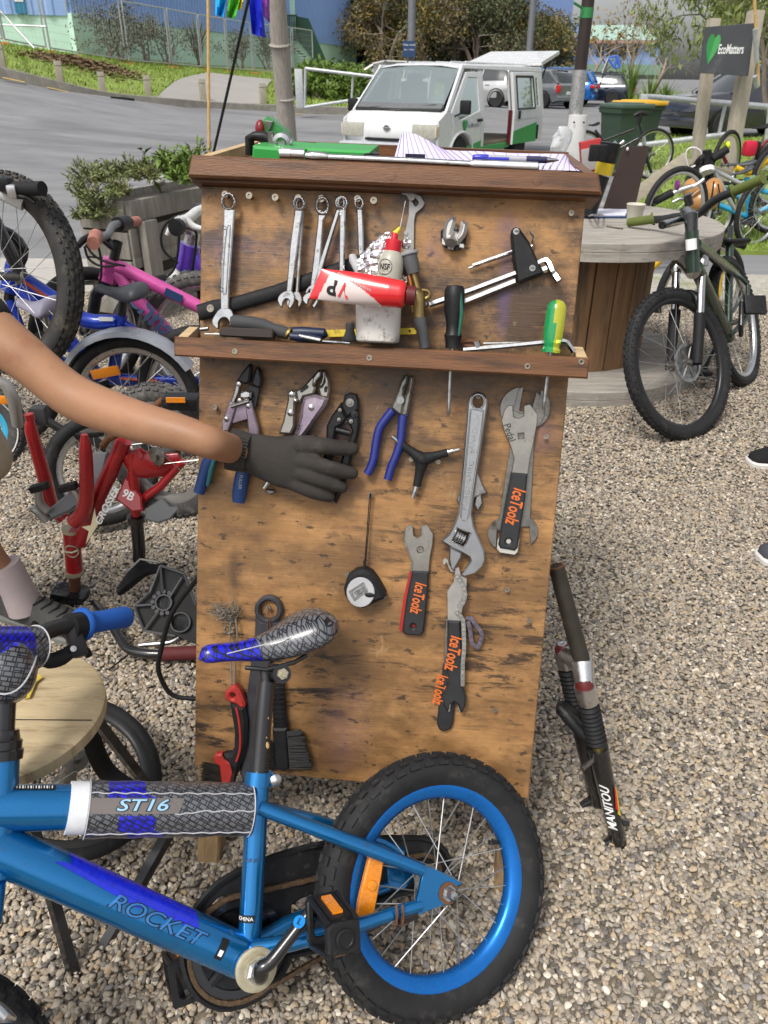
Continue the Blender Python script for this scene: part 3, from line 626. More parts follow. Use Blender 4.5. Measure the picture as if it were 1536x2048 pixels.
MB().tube(prof,[.098-.012*k/24 for k in range(25)],14).build('cane',BAMB,t)
for y,Y in((90,8.72),(197,8.85),(290,8.97)):
 c=at(559+(y-90)*.12,y,Y);MB().tube([c-d.normalized()*.012,c,c+d.normalized()*.012],[.095,.104,.094],14).build('node_ring',BAMB,t)
t=thing('garden_cane','thin yellow bamboo cane standing left of the flags','cane',at(417,330,6.2))
MB().tube([at(419,420,6.2),at(417,140,6.2),at(416,-40,6.2)],.011,8).build('cane',mat('yellow_cane',(0.55,0.36,0.14),.6,var=.2,vs=30),t)
FLAGS=[((432,-30),(455,-20),(447,34),(430,30),(0.0,0.33,0.75),'bright sky blue'),((460,-30),(485,-20),(470,38),(453,34),(0.08,0.42,0.03),'grass green'),((478,-30),(490,-30),(484,18),(474,20),(0.8,0.62,0.02),'yellow'),((495,-25),(520,-20),(532,76),(504,68),(0.005,0.02,0.55),'royal blue'),((508,-30),(538,-30),(540,46),(524,30),(0.22,0.05,0.36),'purple')]
ft0,ft1=at(426,310,5.6),at(506,-40,5.4)
t=thing('flag_rod','thin black rod slanting up to the flags behind the tool board','rod',ft0)
MB().tube([ft0-(ft1-ft0)*.3,ft1],.009,8).build('rod',MATTEBLACK,t)
for i,(a,c,e_,f_,colr,nm)in enumerate(FLAGS):
 q0=at(*a,5.4+.02*i);t=thing('flag',f'{nm} cloth flag strip hanging above the tool board','flag',q0,group='coloured flag strips')
 vs=[];n=10;mm=5
 for k in range(n+1):
  u=k/n
  for j in range(mm+1):
   q=j/mm;x=(a[0]*(1-u)+f_[0]*u)*(1-q)+(c[0]*(1-u)+e_[0]*u)*q;y=(a[1]*(1-u)+f_[1]*u)*(1-q)+(c[1]*(1-u)+e_[1]*u)*q
   vs.append(at(x,y,5.4+.03*i+.035*math.sin(q*7+u*4+i)*(.3+u)))
 fs=[(k*(mm+1)+j,k*(mm+1)+j+1,(k+1)*(mm+1)+j+1,(k+1)*(mm+1)+j)for k in range(n)for j in range(mm)]
 MB().add(vs,fs).build('cloth',mat('flag_'+nm.replace(' ','_'),colr,.7,var=.08),t,recalc=False)
 # == PIPE BARRIERS
def gate(name,label,P,upr,flat=None):
 t=thing(name,label,'barrier',P[0][0])
 for a,c in P:MB().tube([a,c],.045,10).build('rail',GALV,t)
 for a,c in upr:MB().tube([a,c],.032,8).build('upright',GALV,t)
 if flat:MB().bbox((flat[0]+flat[1])/2,(.22,.12,(flat[1]-flat[0]).length),.01).build('post',GALV,t)
Y=25.5
gate('pipe_barrier','galvanised swing barrier in front of the green bushes',[(at(611,137,Y),at(770,156,24.5)),(at(609,215,Y),at(770,190,24.5)),(at(611,137,Y),at(609,215,Y))],[(at(706,150,25),at(703,203,25))],(at(597,216,Y),at(600,138,Y)))
Y=13.0
gate('pipe_barrier','galvanised swing barrier behind the sign posts',[(at(1300,193,17),at(1540,214,13)),(at(1270,292,14),at(1460,268,14)),],[(at(1450,212,14.4),at(1437,272,14.4)),(at(1540,214,13),at(1530,300,13))],(at(1283,250,17.2),at(1292,188,17.2)))
# == PARKED CARS
TINT=mat('car_glass',(0.025,0.03,0.032),0.06,var=0.3,vs=2,coat=1.0)
TYRE2=mat('car_tyre',(0.02,0.02,0.02),0.8)
REDL=mat('red_tail_lamp',(0.55,0.02,0.02),0.15,coat=1.0,var=.2,vs=20)
PLATE=mat('plate_white',(0.6,0.62,0.6),.5)
HEADL=mat('headlamp_lens',(0.38,0.37,0.31),.1,var=.25,vs=25,coat=1)
def interp(tab,x):
 for i in range(len(tab)-1):
  if tab[i][0]<=x<=tab[i+1][0]:
   t=(x-tab[i][0])/(tab[i+1][0]-tab[i][0]);t2=t
   return[a*(1-t2)+c*t2 for a,c in zip(tab[i][1:],tab[i+1][1:])]
 return list(tab[-1][1:]if x>tab[-1][0]else tab[0][1:])
def car_wheel(t,mw,x,y,r,side,rimm):
 a=mw@V((x,y,r));ax=(mw.to_3x3()@V((0,side,0)))
 wo=MB().lathe([(r*.62,-.1),(r*.9,-.11),(r,-.07),(r,.07),(r*.9,.11),(r*.66,.1)],a,ax,24).build('wheel',TYRE2,t)
 b=MB();b.lathe([(r*.66,.09),(r*.64,.06),(r*.58,.06)],a,ax,24,cap=False)
 e=perp(ax)
 for k in range(10):
  q=M.Rotation(2*PI*k/10,3,ax)@e;b.tube([a+ax*.07+q*r*.12,a+ax*.075+q*r*.62],[r*.1,r*.075],5,flat=(ax,.3))
 b.lathe([(0,.09),(r*.17,.085),(r*.19,.06)],a,ax,12);b.build('rim',rimm,wo)
 MB().lathe([(0,.045),(r*.64,.045)],a,ax,20).build('disc_shadow',BLACK,wo)
def make_car(name,label,pt,heading,L,W,H,lower,green,paint,group='cars parked in the car park',rimm=None,wheel_r=.33,wx=(.85,3.62),rear_lamp=None,extra=None):
 """lower: (x, z_bottom, z_shoulder, half_width); green: (x, z_roof, half_width_top) with x from the front; root at the rear-left wheel contact"""
 yaw=heading;mw=M.Translation(pt)@M.Rotation(yaw,4,'Z')@M.Translation((wx[1],-W/2+.1,0))@M.Diagonal((-1,1,1,1))
 t=thing(name,label,'car',pt,group)
 xs=sorted(set([a[0]for a in lower]+[L*k/26 for k in range(27)]));b=MB(mw);rows=[]
 for x in xs:
  zb,zs,hw=interp(lower,x);rows.append([(x,-hw*.93,zb),(x,-hw,zb+.18),(x,-hw,zb+(zs-zb)*.6),(x,-hw*.95,zs-.03),(x,-hw*.86,zs+.02),(x,hw*.86,zs+.02),(x,hw*.95,zs-.03),(x,hw,zb+(zs-zb)*.6),(x,hw,zb+.18),(x,hw*.93,zb)])
 n=10;b.add([p for r_ in rows for p in r_],[(i*n+k,i*n+(k+1)%n,(i+1)*n+(k+1)%n,(i+1)*n+k)for i in range(len(rows)-1)for k in range(n)]+[tuple(range(n)),tuple(range((len(rows)-1)*n+n-1,(len(rows)-1)*n-1,-1))])
 b.build('body',paint,t,ang=50)
 gx=sorted(set([g[0]for g in green]+[green[0][0]+(green[-1][0]-green[0][0])*k/16 for k in range(17)]));b=MB(mw);rows=[]
 for x in gx:
  zr,ht=interp(green,x);zs,hw=interp(lower,x)[1:];zr=max(zr,zs+.01)
  rows.append([(x,-hw*.9,zs),(x,-ht,zr-.05),(x,-ht*.86,zr),(x,ht*.86,zr),(x,ht,zr-.05),(x,hw*.9,zs)])
 n=6;b.add([p for r_ in rows for p in r_],[(i*n+k,i*n+k+1,(i+1)*n+k+1,(i+1)*n+k)for i in range(len(rows)-1)for k in range(n-1)])
 b.build('window_band',TINT,t,ang=50)
 b=MB(mw);rows=[]
 r0=[g for g in green if g[1]>H-.14];x0,x1=r0[0][0],r0[-1][0]
 for k in range(13):
  x=x0+(x1-x0)*k/12;zr,ht=interp(green,x);rows.append([(x,-ht-.012,zr-.07),(x,-ht*.86,zr+.012),(x,0,zr+.03),(x,ht*.86,zr+.012),(x,ht+.012,zr-.07)])
 n=5;b.add([p for r_ in rows for p in r_],[(i*n+k,i*n+k+1,(i+1)*n+k+1,(i+1)*n+k)for i in range(12)for k in range(4)])
 def pillar(xa,za,xb,w_):
  for s_ in(-1,1):
   hb=interp(lower,xa)[2]*.905;zt,ht=interp(green,xb);b.tube([V((xa,s_*hb,za)),V((xb,s_*(ht+.01),zt-.05))],w_,6)
 pillar(green[0][0],interp(lower,green[0][0])[1],x0,.05);pillar((x0+x1)/2,interp(lower,(x0+x1)/2)[1],(x0+x1)/2+.08,.035);pillar(green[-1][0],interp(lower,green[-1][0])[1],x1,.08)
 b.build('roof',paint,t,ang=60)
 rimm=rimm or ALU
 for x in wx:
  for s_ in(-1,1):
   car_wheel(t,mw,x,s_*(W/2-.1),wheel_r,s_,rimm)
   c=mw@V((x,s_*(W/2-.045),wheel_r));MB().lathe([(wheel_r*1.2,-.03),(wheel_r*1.2,.05),(wheel_r*1.08,.052),(wheel_r*1.08,-.03)],c,mw.to_3x3()@V((0,s_,0)),24).build('wheel_arch',BLACK,t)
 zl=interp(lower,L)[1]
 for s_ in(-1,1):
  rl=rear_lamp or(.16,.34,-.12);MB(mw).bbox((L-.05,s_*(W/2-.14),zl+rl[2]),(.24,rl[1],rl[0]),.04).build('tail_light',REDL,t)
  MB(mw).bbox((.16,s_*(W/2-.25),interp(lower,.15)[1]-.1),(.25,.36,.14),.04).build('headlight',HEADL,t)
  MB(mw).bbox((green[0][0]+.35,s_*(W/2+.06),interp(lower,green[0][0]+.3)[1]+.07),(.1,.18,.12),.03).build('mirror',paint,t)
  MB(mw).bbox(((x0+x1)/2+.35,s_*(W/2+.005),interp(lower,2.2)[1]-.12),(.2,.03,.03),.01).build('handle',paint,t)
 MB(mw).bbox((L+.012,0,zl-.28),(.03,.5,.13),.005).build('number_plate',PLATE,t)
 b=MB(mw);b.bbox((L-.02,0,.42),(.16,W*.94,.24),.06);b.bbox((.04,0,.38),(.16,W*.94,.26),.06);b.build('bumper',paint,t)
 gz,gh=interp(green,green[-1][0]-.05)[0],interp(green,L)[1]
 if extra:extra(t,mw,MB)
 return t
def paint(n,c,me=.5):return mat(n,c,.22,me,var=.06,vs=1,coat=1.0,rvar=.04)
suvL=[(0,.45,.72,.70),(.15,.3,.95,.84),(1.0,.26,1.05,.92),(3.6,.26,1.08,.93),(4.3,.32,1.08,.88),(4.5,.45,1.0,.8)]
suvG=[(.95,1.06,.7),(1.75,1.6,.66),(2.2,1.69,.66),(3.7,1.66,.64),(4.05,1.58,.62),(4.4,1.1,.7)]
sedL=[(0,.4,.6,.66),(.15,.25,.75,.82),(1.1,.2,.9,.88),(3.6,.2,.95,.88),(4.3,.28,.95,.84),(4.5,.4,.85,.76)]
wagG=[(1.05,.92,.7),(1.85,1.38,.62),(2.3,1.47,.62),(3.7,1.43,.6),(4.0,1.38,.58),(4.45,.97,.68)]
leafL=[(0,.4,.6,.66),(.15,.25,.8,.8),(1.1,.2,.95,.88),(3.6,.2,1.0,.88),(4.25,.28,1.02,.82),(4.42,.4,.9,.74)]
leafG=[(.9,.97,.7),(1.7,1.48,.64),(2.2,1.56,.64),(3.6,1.5,.62),(3.95,1.42,.58),(4.3,1.0,.6)]
def roof_bike(t,mw,MBc):
 b=MBc(mw)
 for x in(2.2,3.3):b.tube([(x,-.62,1.53),(x,.62,1.53)],.03,6)
 for y in(-.6,.6):b.tube([(1.9,y,1.5),(3.8,y,1.5)],.025,6)
 b.build('roof_rack',BLACK,t)
 return
H_=PI-R(22)
make_car('parked_car','bright blue parked crossover with its tail towards the dark pole',tp(1147,211,43),H_,4.5,1.84,1.69,suvL,suvG,paint('bright_blue_car',(0.01,0.15,0.52)),wheel_r=.36)
navy=make_car('parked_car','navy parked estate car with a bike frame on its roof',tp(1222,213,45),H_,4.5,1.77,1.47,sedL,wagG,paint('navy_car',(0.018,0.028,0.05)),extra=roof_bike,rear_lamp=(.3,.2,-.12))
make_car('parked_car','grey parked hatchback half hidden by the open van door',tp(1088,214,40),H_-R(34),4.42,1.77,1.56,leafL,leafG,paint('grey_car',(0.22,0.23,0.24)),rear_lamp=(.3,.12,-.1))
make_car('parked_car','silver parked hatchback seen through the open van side',tp(992,213,37),H_-R(12),4.3,1.75,1.5,leafL,leafG,paint('silver_car',(0.5,0.5,0.5)),rear_lamp=(.2,.5,-.05))
make_car('parked_car','cream parked car behind the white van windscreen',tp(845,205,31),PI+R(3),4.4,1.72,1.46,sedL,wagG,paint('cream_car',(0.58,0.55,0.49),.2))
make_car('parked_car','dark violet grey car nosing in behind the right sign post',tp(1452,268,22)+V((2.5,.67,0)),PI+R(15),4.5,1.8,1.62,suvL,suvG,paint('violet_grey_car',(0.05,0.05,0.065)),wheel_r=.34)
rbt=thing('roof_bike','blue bike frame mounted upright on the navy car roof','bicycle',tp(1235,190,45.2))
Q=lambda x,y:at(x,y,45.3)
BLF=mat('pale_blue_frame',(0.05,0.16,0.6),.35)
b=MB()
for a,c in(((1217,114),(1233,112)),((1233,113),(1238,133)),((1216,116),(1229,136)),((1229,136),(1240,134)),((1229,136),(1234,112)),((1234,112),(1241,134))):b.tube([Q(*a),Q(*c)],.05,6)
b.build('frame',BLF,rbt)
MB().tube([Q(1217,114),Q(1204,146)],.035,6).build('fork',GALV,rbt);MB().tube([Q(1215,112),Q(1216,107)],.03,6).build('stem',BLACK,rbt)
# == WHITE VAN
VANW=mat('van_white',(0.66,0.67,0.67),0.25,var=.03,coat=.7,rvar=.05);VGREEN=mat('van_green',(0.03,0.30,0.07),.35);GREYB=mat('van_bumper',(0.42,0.44,0.47),.5)
def clear_glass():
 m=bpy.data.materials.new('van_glass');m.use_nodes=True;n=m.node_tree.nodes;l=m.node_tree.links;n.remove(n['Principled BSDF'])
 g=n.new('ShaderNodeBsdfGlossy');g.inputs['Roughness'].default_value=.03;g.inputs['Color'].default_value=(.85,.95,.92,1);tr=n.new('ShaderNodeBsdfTransparent');tr.inputs['Color'].default_value=(.6,.72,.68,1)
 mx=n.new('ShaderNodeMixShader');fr=n.new('ShaderNodeFresnel');fr.inputs['IOR'].default_value=1.7;ad=n.new('ShaderNodeMath');ad.operation='ADD';ad.inputs[1].default_value=.5
 l.new(fr.outputs[0],ad.inputs[0]);l.new(ad.outputs[0],mx.inputs[0]);l.new(tr.outputs[0],mx.inputs[1]);l.new(g.outputs[0],mx.inputs[2]);l.new(mx.outputs[0],n['Material Output'].inputs[0]);return m
VGLASS=clear_glass()
vb_=R(31);fx,fy=at(775,250,14.6).x,14.6
vz=-.13
VM=M.Translation((fx,fy,vz))@M(((-math.sin(vb_),math.cos(vb_),0,0),(-math.cos(vb_),-math.sin(vb_),0,0),(0,0,1,0),(0,0,0,1)))@M.Diagonal((1.14,1.14,.9,1))
van=thing('van','white van with open sliding door, raised tailgate and green sill stripe','van',(fx,fy,vz))
def hy(z):return .83-max(0,z-1.0)*.13
def panel(poly,name,m,parent,side=1,y_off=0.0,th=.035,holes=(),x_tilt=0):
 def dens(p):
  out=[]
  for i in range(len(p)):
   a,c=p[i],p[(i+1)%len(p)];out.append(a)
   if(a[1]-1.0)*(c[1]-1.0)<0:t=(1.0-a[1])/(c[1]-a[1]);out.append((a[0]+(c[0]-a[0])*t,1.0))
  return out
 b=MB();b.prism(dens(poly),M.Identity(4),-th,0,0.008,[dens(h)for h in holes])
 b.v=[VM@V((p.x,side*(hy(p.y)+y_off+p.z),p.y))for p in b.v]
 return b.build(name,m,parent)
arcw=lambda cx,r:[(cx+r*math.cos(R(a)),.30+r*math.sin(R(a)))for a in range(0,181,20)]
fw,rw=-.82,-3.2
for s_ in(1,-1):
 panel([(-.06,.32),(-.06,.95),(-.32,1.08),(-.98,1.74),(-1.12,1.80),(-1.12,.45),(-1.02,.33)]+[(fw+.36*math.cos(R(a)),.33+.36*math.sin(R(a)))for a in range(30,181,15)][::1],'front_wing',VANW,van,s_,-.004)if False else None
 panel([(-.05,.36),(-.05,.92),(-.3,1.06),(-.42,1.06),(-.50,.8),(-.45,.36)],'front_wing',VANW,van,s_)
 panel([(-.3,1.06),(-.92,1.79),(-1.02,1.78),(-.42,1.06)],'pillar',VANW,van,s_)
 panel([(-.91,1.77),(-.94,1.83),(-4.16,1.84),(-4.2,1.74)],'roof_rail',VANW,van,s_,.004)
 panel([(-1.52,.36),(-1.52,1.74),(-1.64,1.74),(-1.64,.36)],'pillar',VANW,van,s_)
 panel([(-2.66,.36),(-2.66,1.745),(-4.18,1.75),(-4.22,.36)]+[(rw+.36*math.cos(R(a)),.36+.36*math.sin(R(a))*.9)for a in range(180,-1,-20)],'rear_quarter',VANW,van,s_,holes=[[(-2.85,1.08),(-4.0,1.08),(-3.95,1.62),(-2.85,1.62)]])
 panel([(-2.85,1.08),(-4.0,1.08),(-3.95,1.62),(-2.85,1.62)],'side_window',VGLASS,van,s_,-.01,.008)
 panel([(-1.5,.30),(-1.5,.40),(-2.7,.40),(-2.7,.30)],'sill',VGREEN if s_==1 else VANW,van,s_,.002)
 d_=panel([(-.46,.34),(-.52,.8),(-.44,1.04),(-1.05,1.71),(-1.5,1.72),(-1.5,.36)]+[(fw+.37*math.cos(R(a)),.30+.37*math.sin(R(a)))for a in range(195,-1,-15)if fw+.37*math.cos(R(a))<-.47 and .30+.37*math.sin(R(a))>.36],'front_door',VANW,van,s_,.006,holes=[[(-.62,1.02),(-.72,.9),(-1.42,1.05),(-1.42,1.62),(-1.1,1.62)]])
 panel([(-.62,1.02),(-.72,.9),(-1.42,1.05),(-1.42,1.62),(-1.1,1.62)],'window',VGLASS,d_,s_,-.006,.008)
 MB(VM).bbox((-1.42,s_*.85,.88),(.16,.03,.05),.01).build('handle',BLACK,d_)
 MB(VM).bbox((-.58,s_*.99,1.13),(.07,.17,.24),.03).build('mirror',BLACK,d_);MB(VM).tube([(-.55,s_*.83,.98),(-.58,s_*.96,1.05)],.018,6).build('mirror_arm',BLACK,d_)
 b=MB(VM);b.tube([(fw+.40*math.cos(R(a)),s_*.835,.30+.40*math.sin(R(a)))for a in range(5,176,10)],.025,6);b.build('wheel_arch',VANW,van)
 for x in(fw,rw):car_wheel(van,VM,x,s_*.73,.30,s_,GALV)
 MB(VM).bbox((-.035,s_*.62,.74),(.1,.40,.25),.03).build('headlight',HEADL,van,label='headlamp with yellowed lens' if s_<0 else None)
 MB(VM).bbox((-.06,s_*.80,.74),(.14,.06,.2),.02).build('indicator',mat('clear_indicator',(.6,.5,.35),.15,coat=1),van)
b=MB(VM);vs=[];yy=[-.82,-.7,-.35,0,.35,.7,.82];prof=[(-.02,.50),(.02,.62),(.015,.78),(-.03,.94),(-.14,1.03),(-.30,1.07)]
for x,z in prof:
 for y in yy:vs.append((x-.10*(abs(y)/.82)**3,y,z-.0*abs(y)))
b.add(vs,[(i*7+k,i*7+k+1,i*7+8+k,i*7+7+k)for i in range(len(prof)-1)for k in range(6)]);b.build('nose_panel',VANW,van)
MB(VM).bbox((.02,0,.42),(.2,1.66,.24),.07).build('bumper',GREYB,van)
b=MB(VM);b.bbox((.03,0,.585),(.03,.75,.05),.01);b.bbox((.12,0,.35),(.02,1.0,.08),.01);b.build('grille_slot',BLACK,van)
bd=MB(VM);bd.lathe([(.05,0),(.05,.012),(.042,.012),(.042,0)],(.022,0,.78),(1,0,0),20,sx=1);bd.bbox((.03,0,.78),(.012,.13,.022),.003);bd.build('badge',CHROME,van)
def ws(x,y,z):return VM@V((x,y,z))
wsv=[ws(-.30,-.74,1.08),ws(-.26,0,1.07),ws(-.30,.74,1.08),ws(-.93,.69,1.79),ws(-.89,0,1.81),ws(-.93,-.69,1.79)]
MB().add(wsv,[(0,1,4,5),(1,2,3,4)]).build('windscreen',VGLASS,van,ang=180,recalc=False)
b=MB();b.tube([wsv[0],wsv[1],wsv[2]],.035,6);b.build('cowl',BLACK,van)
b=MB()
for(y0,y1)in((-.5,.02),(.1,.62)):b.tube([ws(-.29,y0,1.10),ws(-.36,y1,1.17)],.012,5)
b.build('wiper',BLACK,van)
cw=MB(VM);cw.add([(-.30,-.74,1.075),(-.24,0,1.065),(-.30,.74,1.075),(-.40,.72,1.185),(-.36,0,1.175),(-.40,-.72,1.185)],[(0,1,4,5),(1,2,3,4)]);cw.v=[p+VM.to_3x3()@V((.012,0,.012))for p in cw.v];cw.build('cowl_panel',mat('cowl_grey',(.12,.125,.13),.6),van,recalc=False)
b=MB(VM);vs=[];xs=[-.90,-.98,-1.3,-2.2,-3.2,-4.1,-4.22];ys=[-.725,-.66,-.4,0,.4,.66,.725]
for i,x in enumerate(xs):
 for y in ys:vs.append((x,y,[1.82,1.86,1.88,1.89,1.89,1.87,1.82][i]-.07*(abs(y)/.725)**4))
b.add(vs,[(i*7+k,i*7+k+1,i*7+8+k,i*7+7+k)for i in range(6)for k in range(6)]);b.build('roof',VANW,van)
b=MB(VM)
for y in(-.5,-.25,0,.25,.5):b.tube([(-1.5,y,1.887),(-4.0,y,1.887)],.015,5)
b.build('roof_rib',VANW,van)
b=MB(VM);b.box((-2.7,0,.42),(3.0,1.6,.06));b.build('floor',mat('van_floor',(.22,.18,.13),.9,var=.3),van)
for y in(-.4,.4):
 b=MB(VM);b.bbox((-1.25,y,.95),(.5,.48,.18),.05);b.bbox((-1.5,y,1.25),(.14,.46,.6),.05);b.bbox((-1.52,y,1.6),(.1,.26,.18),.04);b.build('seat',mat('seat_cloth',(.07,.075,.085),.9),van)
MB(VM).bbox((-.6,0,1.0),(.35,1.5,.2),.06).build('dashboard',mat('dash',(.06,.06,.065),.7),van)
MB(VM).lathe([(.19,-.015),(.19,.015),(.16,.015),(.16,-.015)],(-.85,-.4,1.12),(.6,0,.8),20).build('steering_wheel',BLACK,van)
MB(VM).bbox((-.95,-.02,1.62),(.04,.24,.07),.02).build('rear_view_mirror',BLACK,van)
sl=panel([(-2.62,.36),(-2.64,1.72),(-3.62,1.73),(-3.70,.36)],'sliding_door',VANW,van,1,.09,.05,holes=[[(-2.78,1.06),(-3.52,1.06),(-3.48,1.63),(-2.78,1.63)]])
panel([(-2.78,1.06),(-3.52,1.06),(-3.48,1.63),(-2.78,1.63)],'window',VGLASS,sl,1,.075,.008)
b=MB();
for fr in([(-2.76,1.04),(-3.54,1.04),(-3.5,1.65),(-2.76,1.65)],):
 b.tube([VM@V((x,hy(z)+.092,z))for x,z in fr],.022,6,closed=True)
b.build('window_seal',BLACK,sl)
panel([(-2.63,.362),(-2.632,.62),(-3.68,.76),(-3.695,.362)],'green_stripe',VGREEN,sl,1,.0935,.003)
panel([(-2.63,.83),(-2.632,.845),(-3.66,.845),(-3.66,.83)],'crease',GREYB,sl,1,.0935,.002)
MB(VM).bbox((-2.8,.945,.93),(.05,.03,.16),.01).build('handle',BLACK,sl)
MB(VM).bbox((-3.73,.9,.55),(.05,.08,.3),.02).build('bumper_end',BLACK,van)
panel([(-2.585,.36),(-2.585,1.02),(-2.63,1.02),(-2.63,.36)],'door_edge',mat('dark_red_strip',(.10,.012,.015),.3),sl,1,.055,.06)
panel([(-1.53,.362),(-1.53,.52),(-1.0,.43),(-1.15,.362)],'green_stripe',VGREEN,van,1,.008,.003)
tg=MB(VM);tgp=[(-4.15,-.74,1.87),(-4.15,.74,1.87),(-5.1,.70,2.12),(-5.1,-.70,2.12)];q=[(x+.02,y,z+.07)for x,y,z in tgp]
tg.add(tgp+q,[(0,1,2,3),(7,6,5,4),(0,4,5,1),(1,5,6,2),(2,6,7,3),(3,7,4,0)]);tgo=tg.build('tailgate',VANW,van,smooth=False)
MB(VM).add([(-4.3,-.6,1.982),(-4.3,.6,1.982),(-4.75,.56,2.101),(-4.75,-.56,2.101)],[(0,1,2,3)]).build('window',mat('tailgate_glass',(.25,.4,.3),.1,coat=1),tgo,recalc=False)
for s_ in(1,-1):MB(VM).tube([(-4.2,s_*.7,1.45),(-4.6,s_*.68,1.99)],.015,6).build('gas_strut',BLACK,tgo)
def heart(F,h,m1,m2,parent,sx=1.0):
 L_=[(0,-.5),(-.22,-.2),(-.36,.1),(-.36,.32),(-.22,.47),(-.08,.43),(0,.32)];Rr=[(-x,y)for x,y in L_][::-1]
 MB().prism([(x*h*sx,y*h)for x,y in smoothpoly(L_)],F,0,.004).build('heart',m1,parent,smooth=False);MB().prism([(x*h*sx,y*h)for x,y in smoothpoly(Rr)],F,0,.004).build('heart',m2,parent,smooth=False)
def smoothpoly(p):
 q=smooth_path([V((a,c,0))for a,c in p],4);return[(v.x,v.y)for v in q]
HG1=mat('heart_green',(0.03,0.24,0.06),.5,var=.04);HG2=mat('heart_light_green',(0.07,0.33,0.10),.5,var=.04);LTR=mat('grey_lettering',(.25,.27,.3),.5)
def sideF(x,z,y_off=.012):return VM@M.Translation((x,hy(z)+y_off,z))@M(((-1,0,0,0),(0,0,1,0),(0,1,0,0),(0,0,0,1)))
dr_=[c for c in van.children if c.name.startswith('front_door')][0]
heart(sideF(-.90,.80),.22,HG1,HG2,dr_)
text('EcoMatters',.125,sideF(-1.20,.80),LTR,dr_,sx=.72,bold=.006)
# == WHEELIE BINS, SIGN, POSTS
def bin_(label,x,y,Y,w_,h,m,lidm,rot):
 p=gp(x,y);p=V((at(x,y,Y).x,Y,-.08));mw=M.Translation(p)@M.Rotation(rot,4,'Z');t=thing('wheelie_bin',label,'bin',p,group='wheelie bins by the bikes')
 b=MB(mw);a=w_/2;vs=[]
 for z,k in((.06,.78),(.5,.86),(h-.08,.97),(h-.07,1.06),(h,1.08)):
  for sx,sy in((-1,-1),(1,-1),(1,1),(-1,1)):vs.append((sx*a*k,sy*a*1.05*k,z))
 b.add(vs,[(i*4+k,i*4+(k+1)%4,i*4+4+(k+1)%4,i*4+4+k)for i in range(4)for k in range(4)]+[(0,1,2,3)]);b.build('body',m,t,smooth=False)
 b=MB(mw);b.bbox((0,-.02,h+.035),(w_*1.14,w_*1.22,.07),.03);b.bbox((0,0,h+.07),(w_*.7,w_*.8,.03),.012);b.build('lid',lidm,t)
 MB(mw).tube([(-a,a*1.3,h-.02),(a,a*1.3,h-.02)],.02,8).build('handle',lidm,t)
 for s_ in(-1,1):MB(mw).lathe([(.1,-.03),(.1,.03)],(s_*a*.8,a*.95,.1),(1,0,0),16).build('wheel',BLACK,t)
BING=mat('bin_green',(0.035,0.065,0.04),.5,var=.15);BINL=mat('bin_green_lid',(0.07,0.11,0.085),.45);BINY=mat('bin_yellow_lid',(0.75,0.42,0.03),.45)
bin_('dark green wheelie bin with its own green lid',1237,320,14.4,.56,.98,BING,BINL,.35)
bin_('green wheelie bin with a yellow lid behind the other',1264,300,15.4,.60,1.0,BING,BINY,.35)
TIM=mat('sign_post_timber',(0.36,0.32,0.255),0.85,var=.3,vs=4,stretch=(6,6,.8),bump=.3,bs=40,dirt=((.2,.18,.15),.35,4))
def beam(t,nm,a,c,w_,d_,m,rot=0.0):
 a,c=V(a),V(c);z=(c-a).normalized();x=V((math.cos(rot),math.sin(rot),0));x=(x-z*x.dot(z)).normalized();y=z.cross(x)
 Rm=M((x,y,z)).transposed();b=MB();b.bbox((a+c)/2,(w_,d_,(c-a).length),.008,Rm);return b.build(nm,m,t)
sp1,sp2=at(1396,330,10.6),at(1452,360,10.2)
t1=at(1428,38,10.75);t2=at(1512,22,10.35)
e1_=at(1380,395,10.5);e2_=at(1440,415,10.1)
sg=thing('sign_post','pale timber post under the left end of the dark sign','post',e1_,group='timber sign posts');beam(sg,'timber',V((e1_.x+.02,e1_.y,0)),t1,.125,.11,TIM,.15)
sg2=thing('sign_post','pale timber post under the right end of the dark sign','post',e2_,group='timber sign posts');beam(sg2,'timber',V((e2_.x+.02,e2_.y,0)),t2,.15,.13,TIM,.15)
SIGNB=mat('charcoal_sign_board',(0.055,0.06,0.066),.6,var=.15,vs=5,dirt=((.1,.1,.1),.2,8))
c4=[at(1398,146,10.25),at(1496,152,9.95),at(1509,46,9.95),at(1411,54,10.25)]
cen=sum(c4,V())/4;ex=((c4[1]+c4[2])-(c4[0]+c4[3])).normalized();ez=((c4[2]+c4[3])-(c4[0]+c4[1]));ez=(ez-ex*ez.dot(ex)).normalized();SP=Pl(cen,ex,ex.cross(ez))
sgn=thing('sign','charcoal sign board with a green heart on two timber posts','sign',cen)
q=[((p-cen).dot(SP.e1),(p-cen).dot(SP.e2))for p in c4]
MB().prism(q,SP.M,-.02,.02,.004).build('board',SIGNB,sgn)
hx=SP.uv(1425,98);heart(SP.M@M.Translation((hx[0],hx[1],.021))@M.Rotation(-.12,4,'Z'),.30,HG1,HG2,sgn,.62)
hx=SP.uv(1463,99);text('EcoMatters',.13,SP.M@M.Translation((hx[0],hx[1],.023)),WHITE,sgn,sx=.46,bold=.02)
t=thing('sign_cane','thin brown cane taped to the right end of the sign','cane',at(1530,130,9.7))
MB().tube([at(1507,-40,9.7),at(1515,120,9.75),at(1517,172,9.75)],.018,8).build('cane',MATS['yellow_cane'],t)
for y0,y1 in((58,125),(152,174)):MB().tube([at(1510,y0,9.66),at(1514,y1,9.7)],.026,8).build('tape',GALV,t)
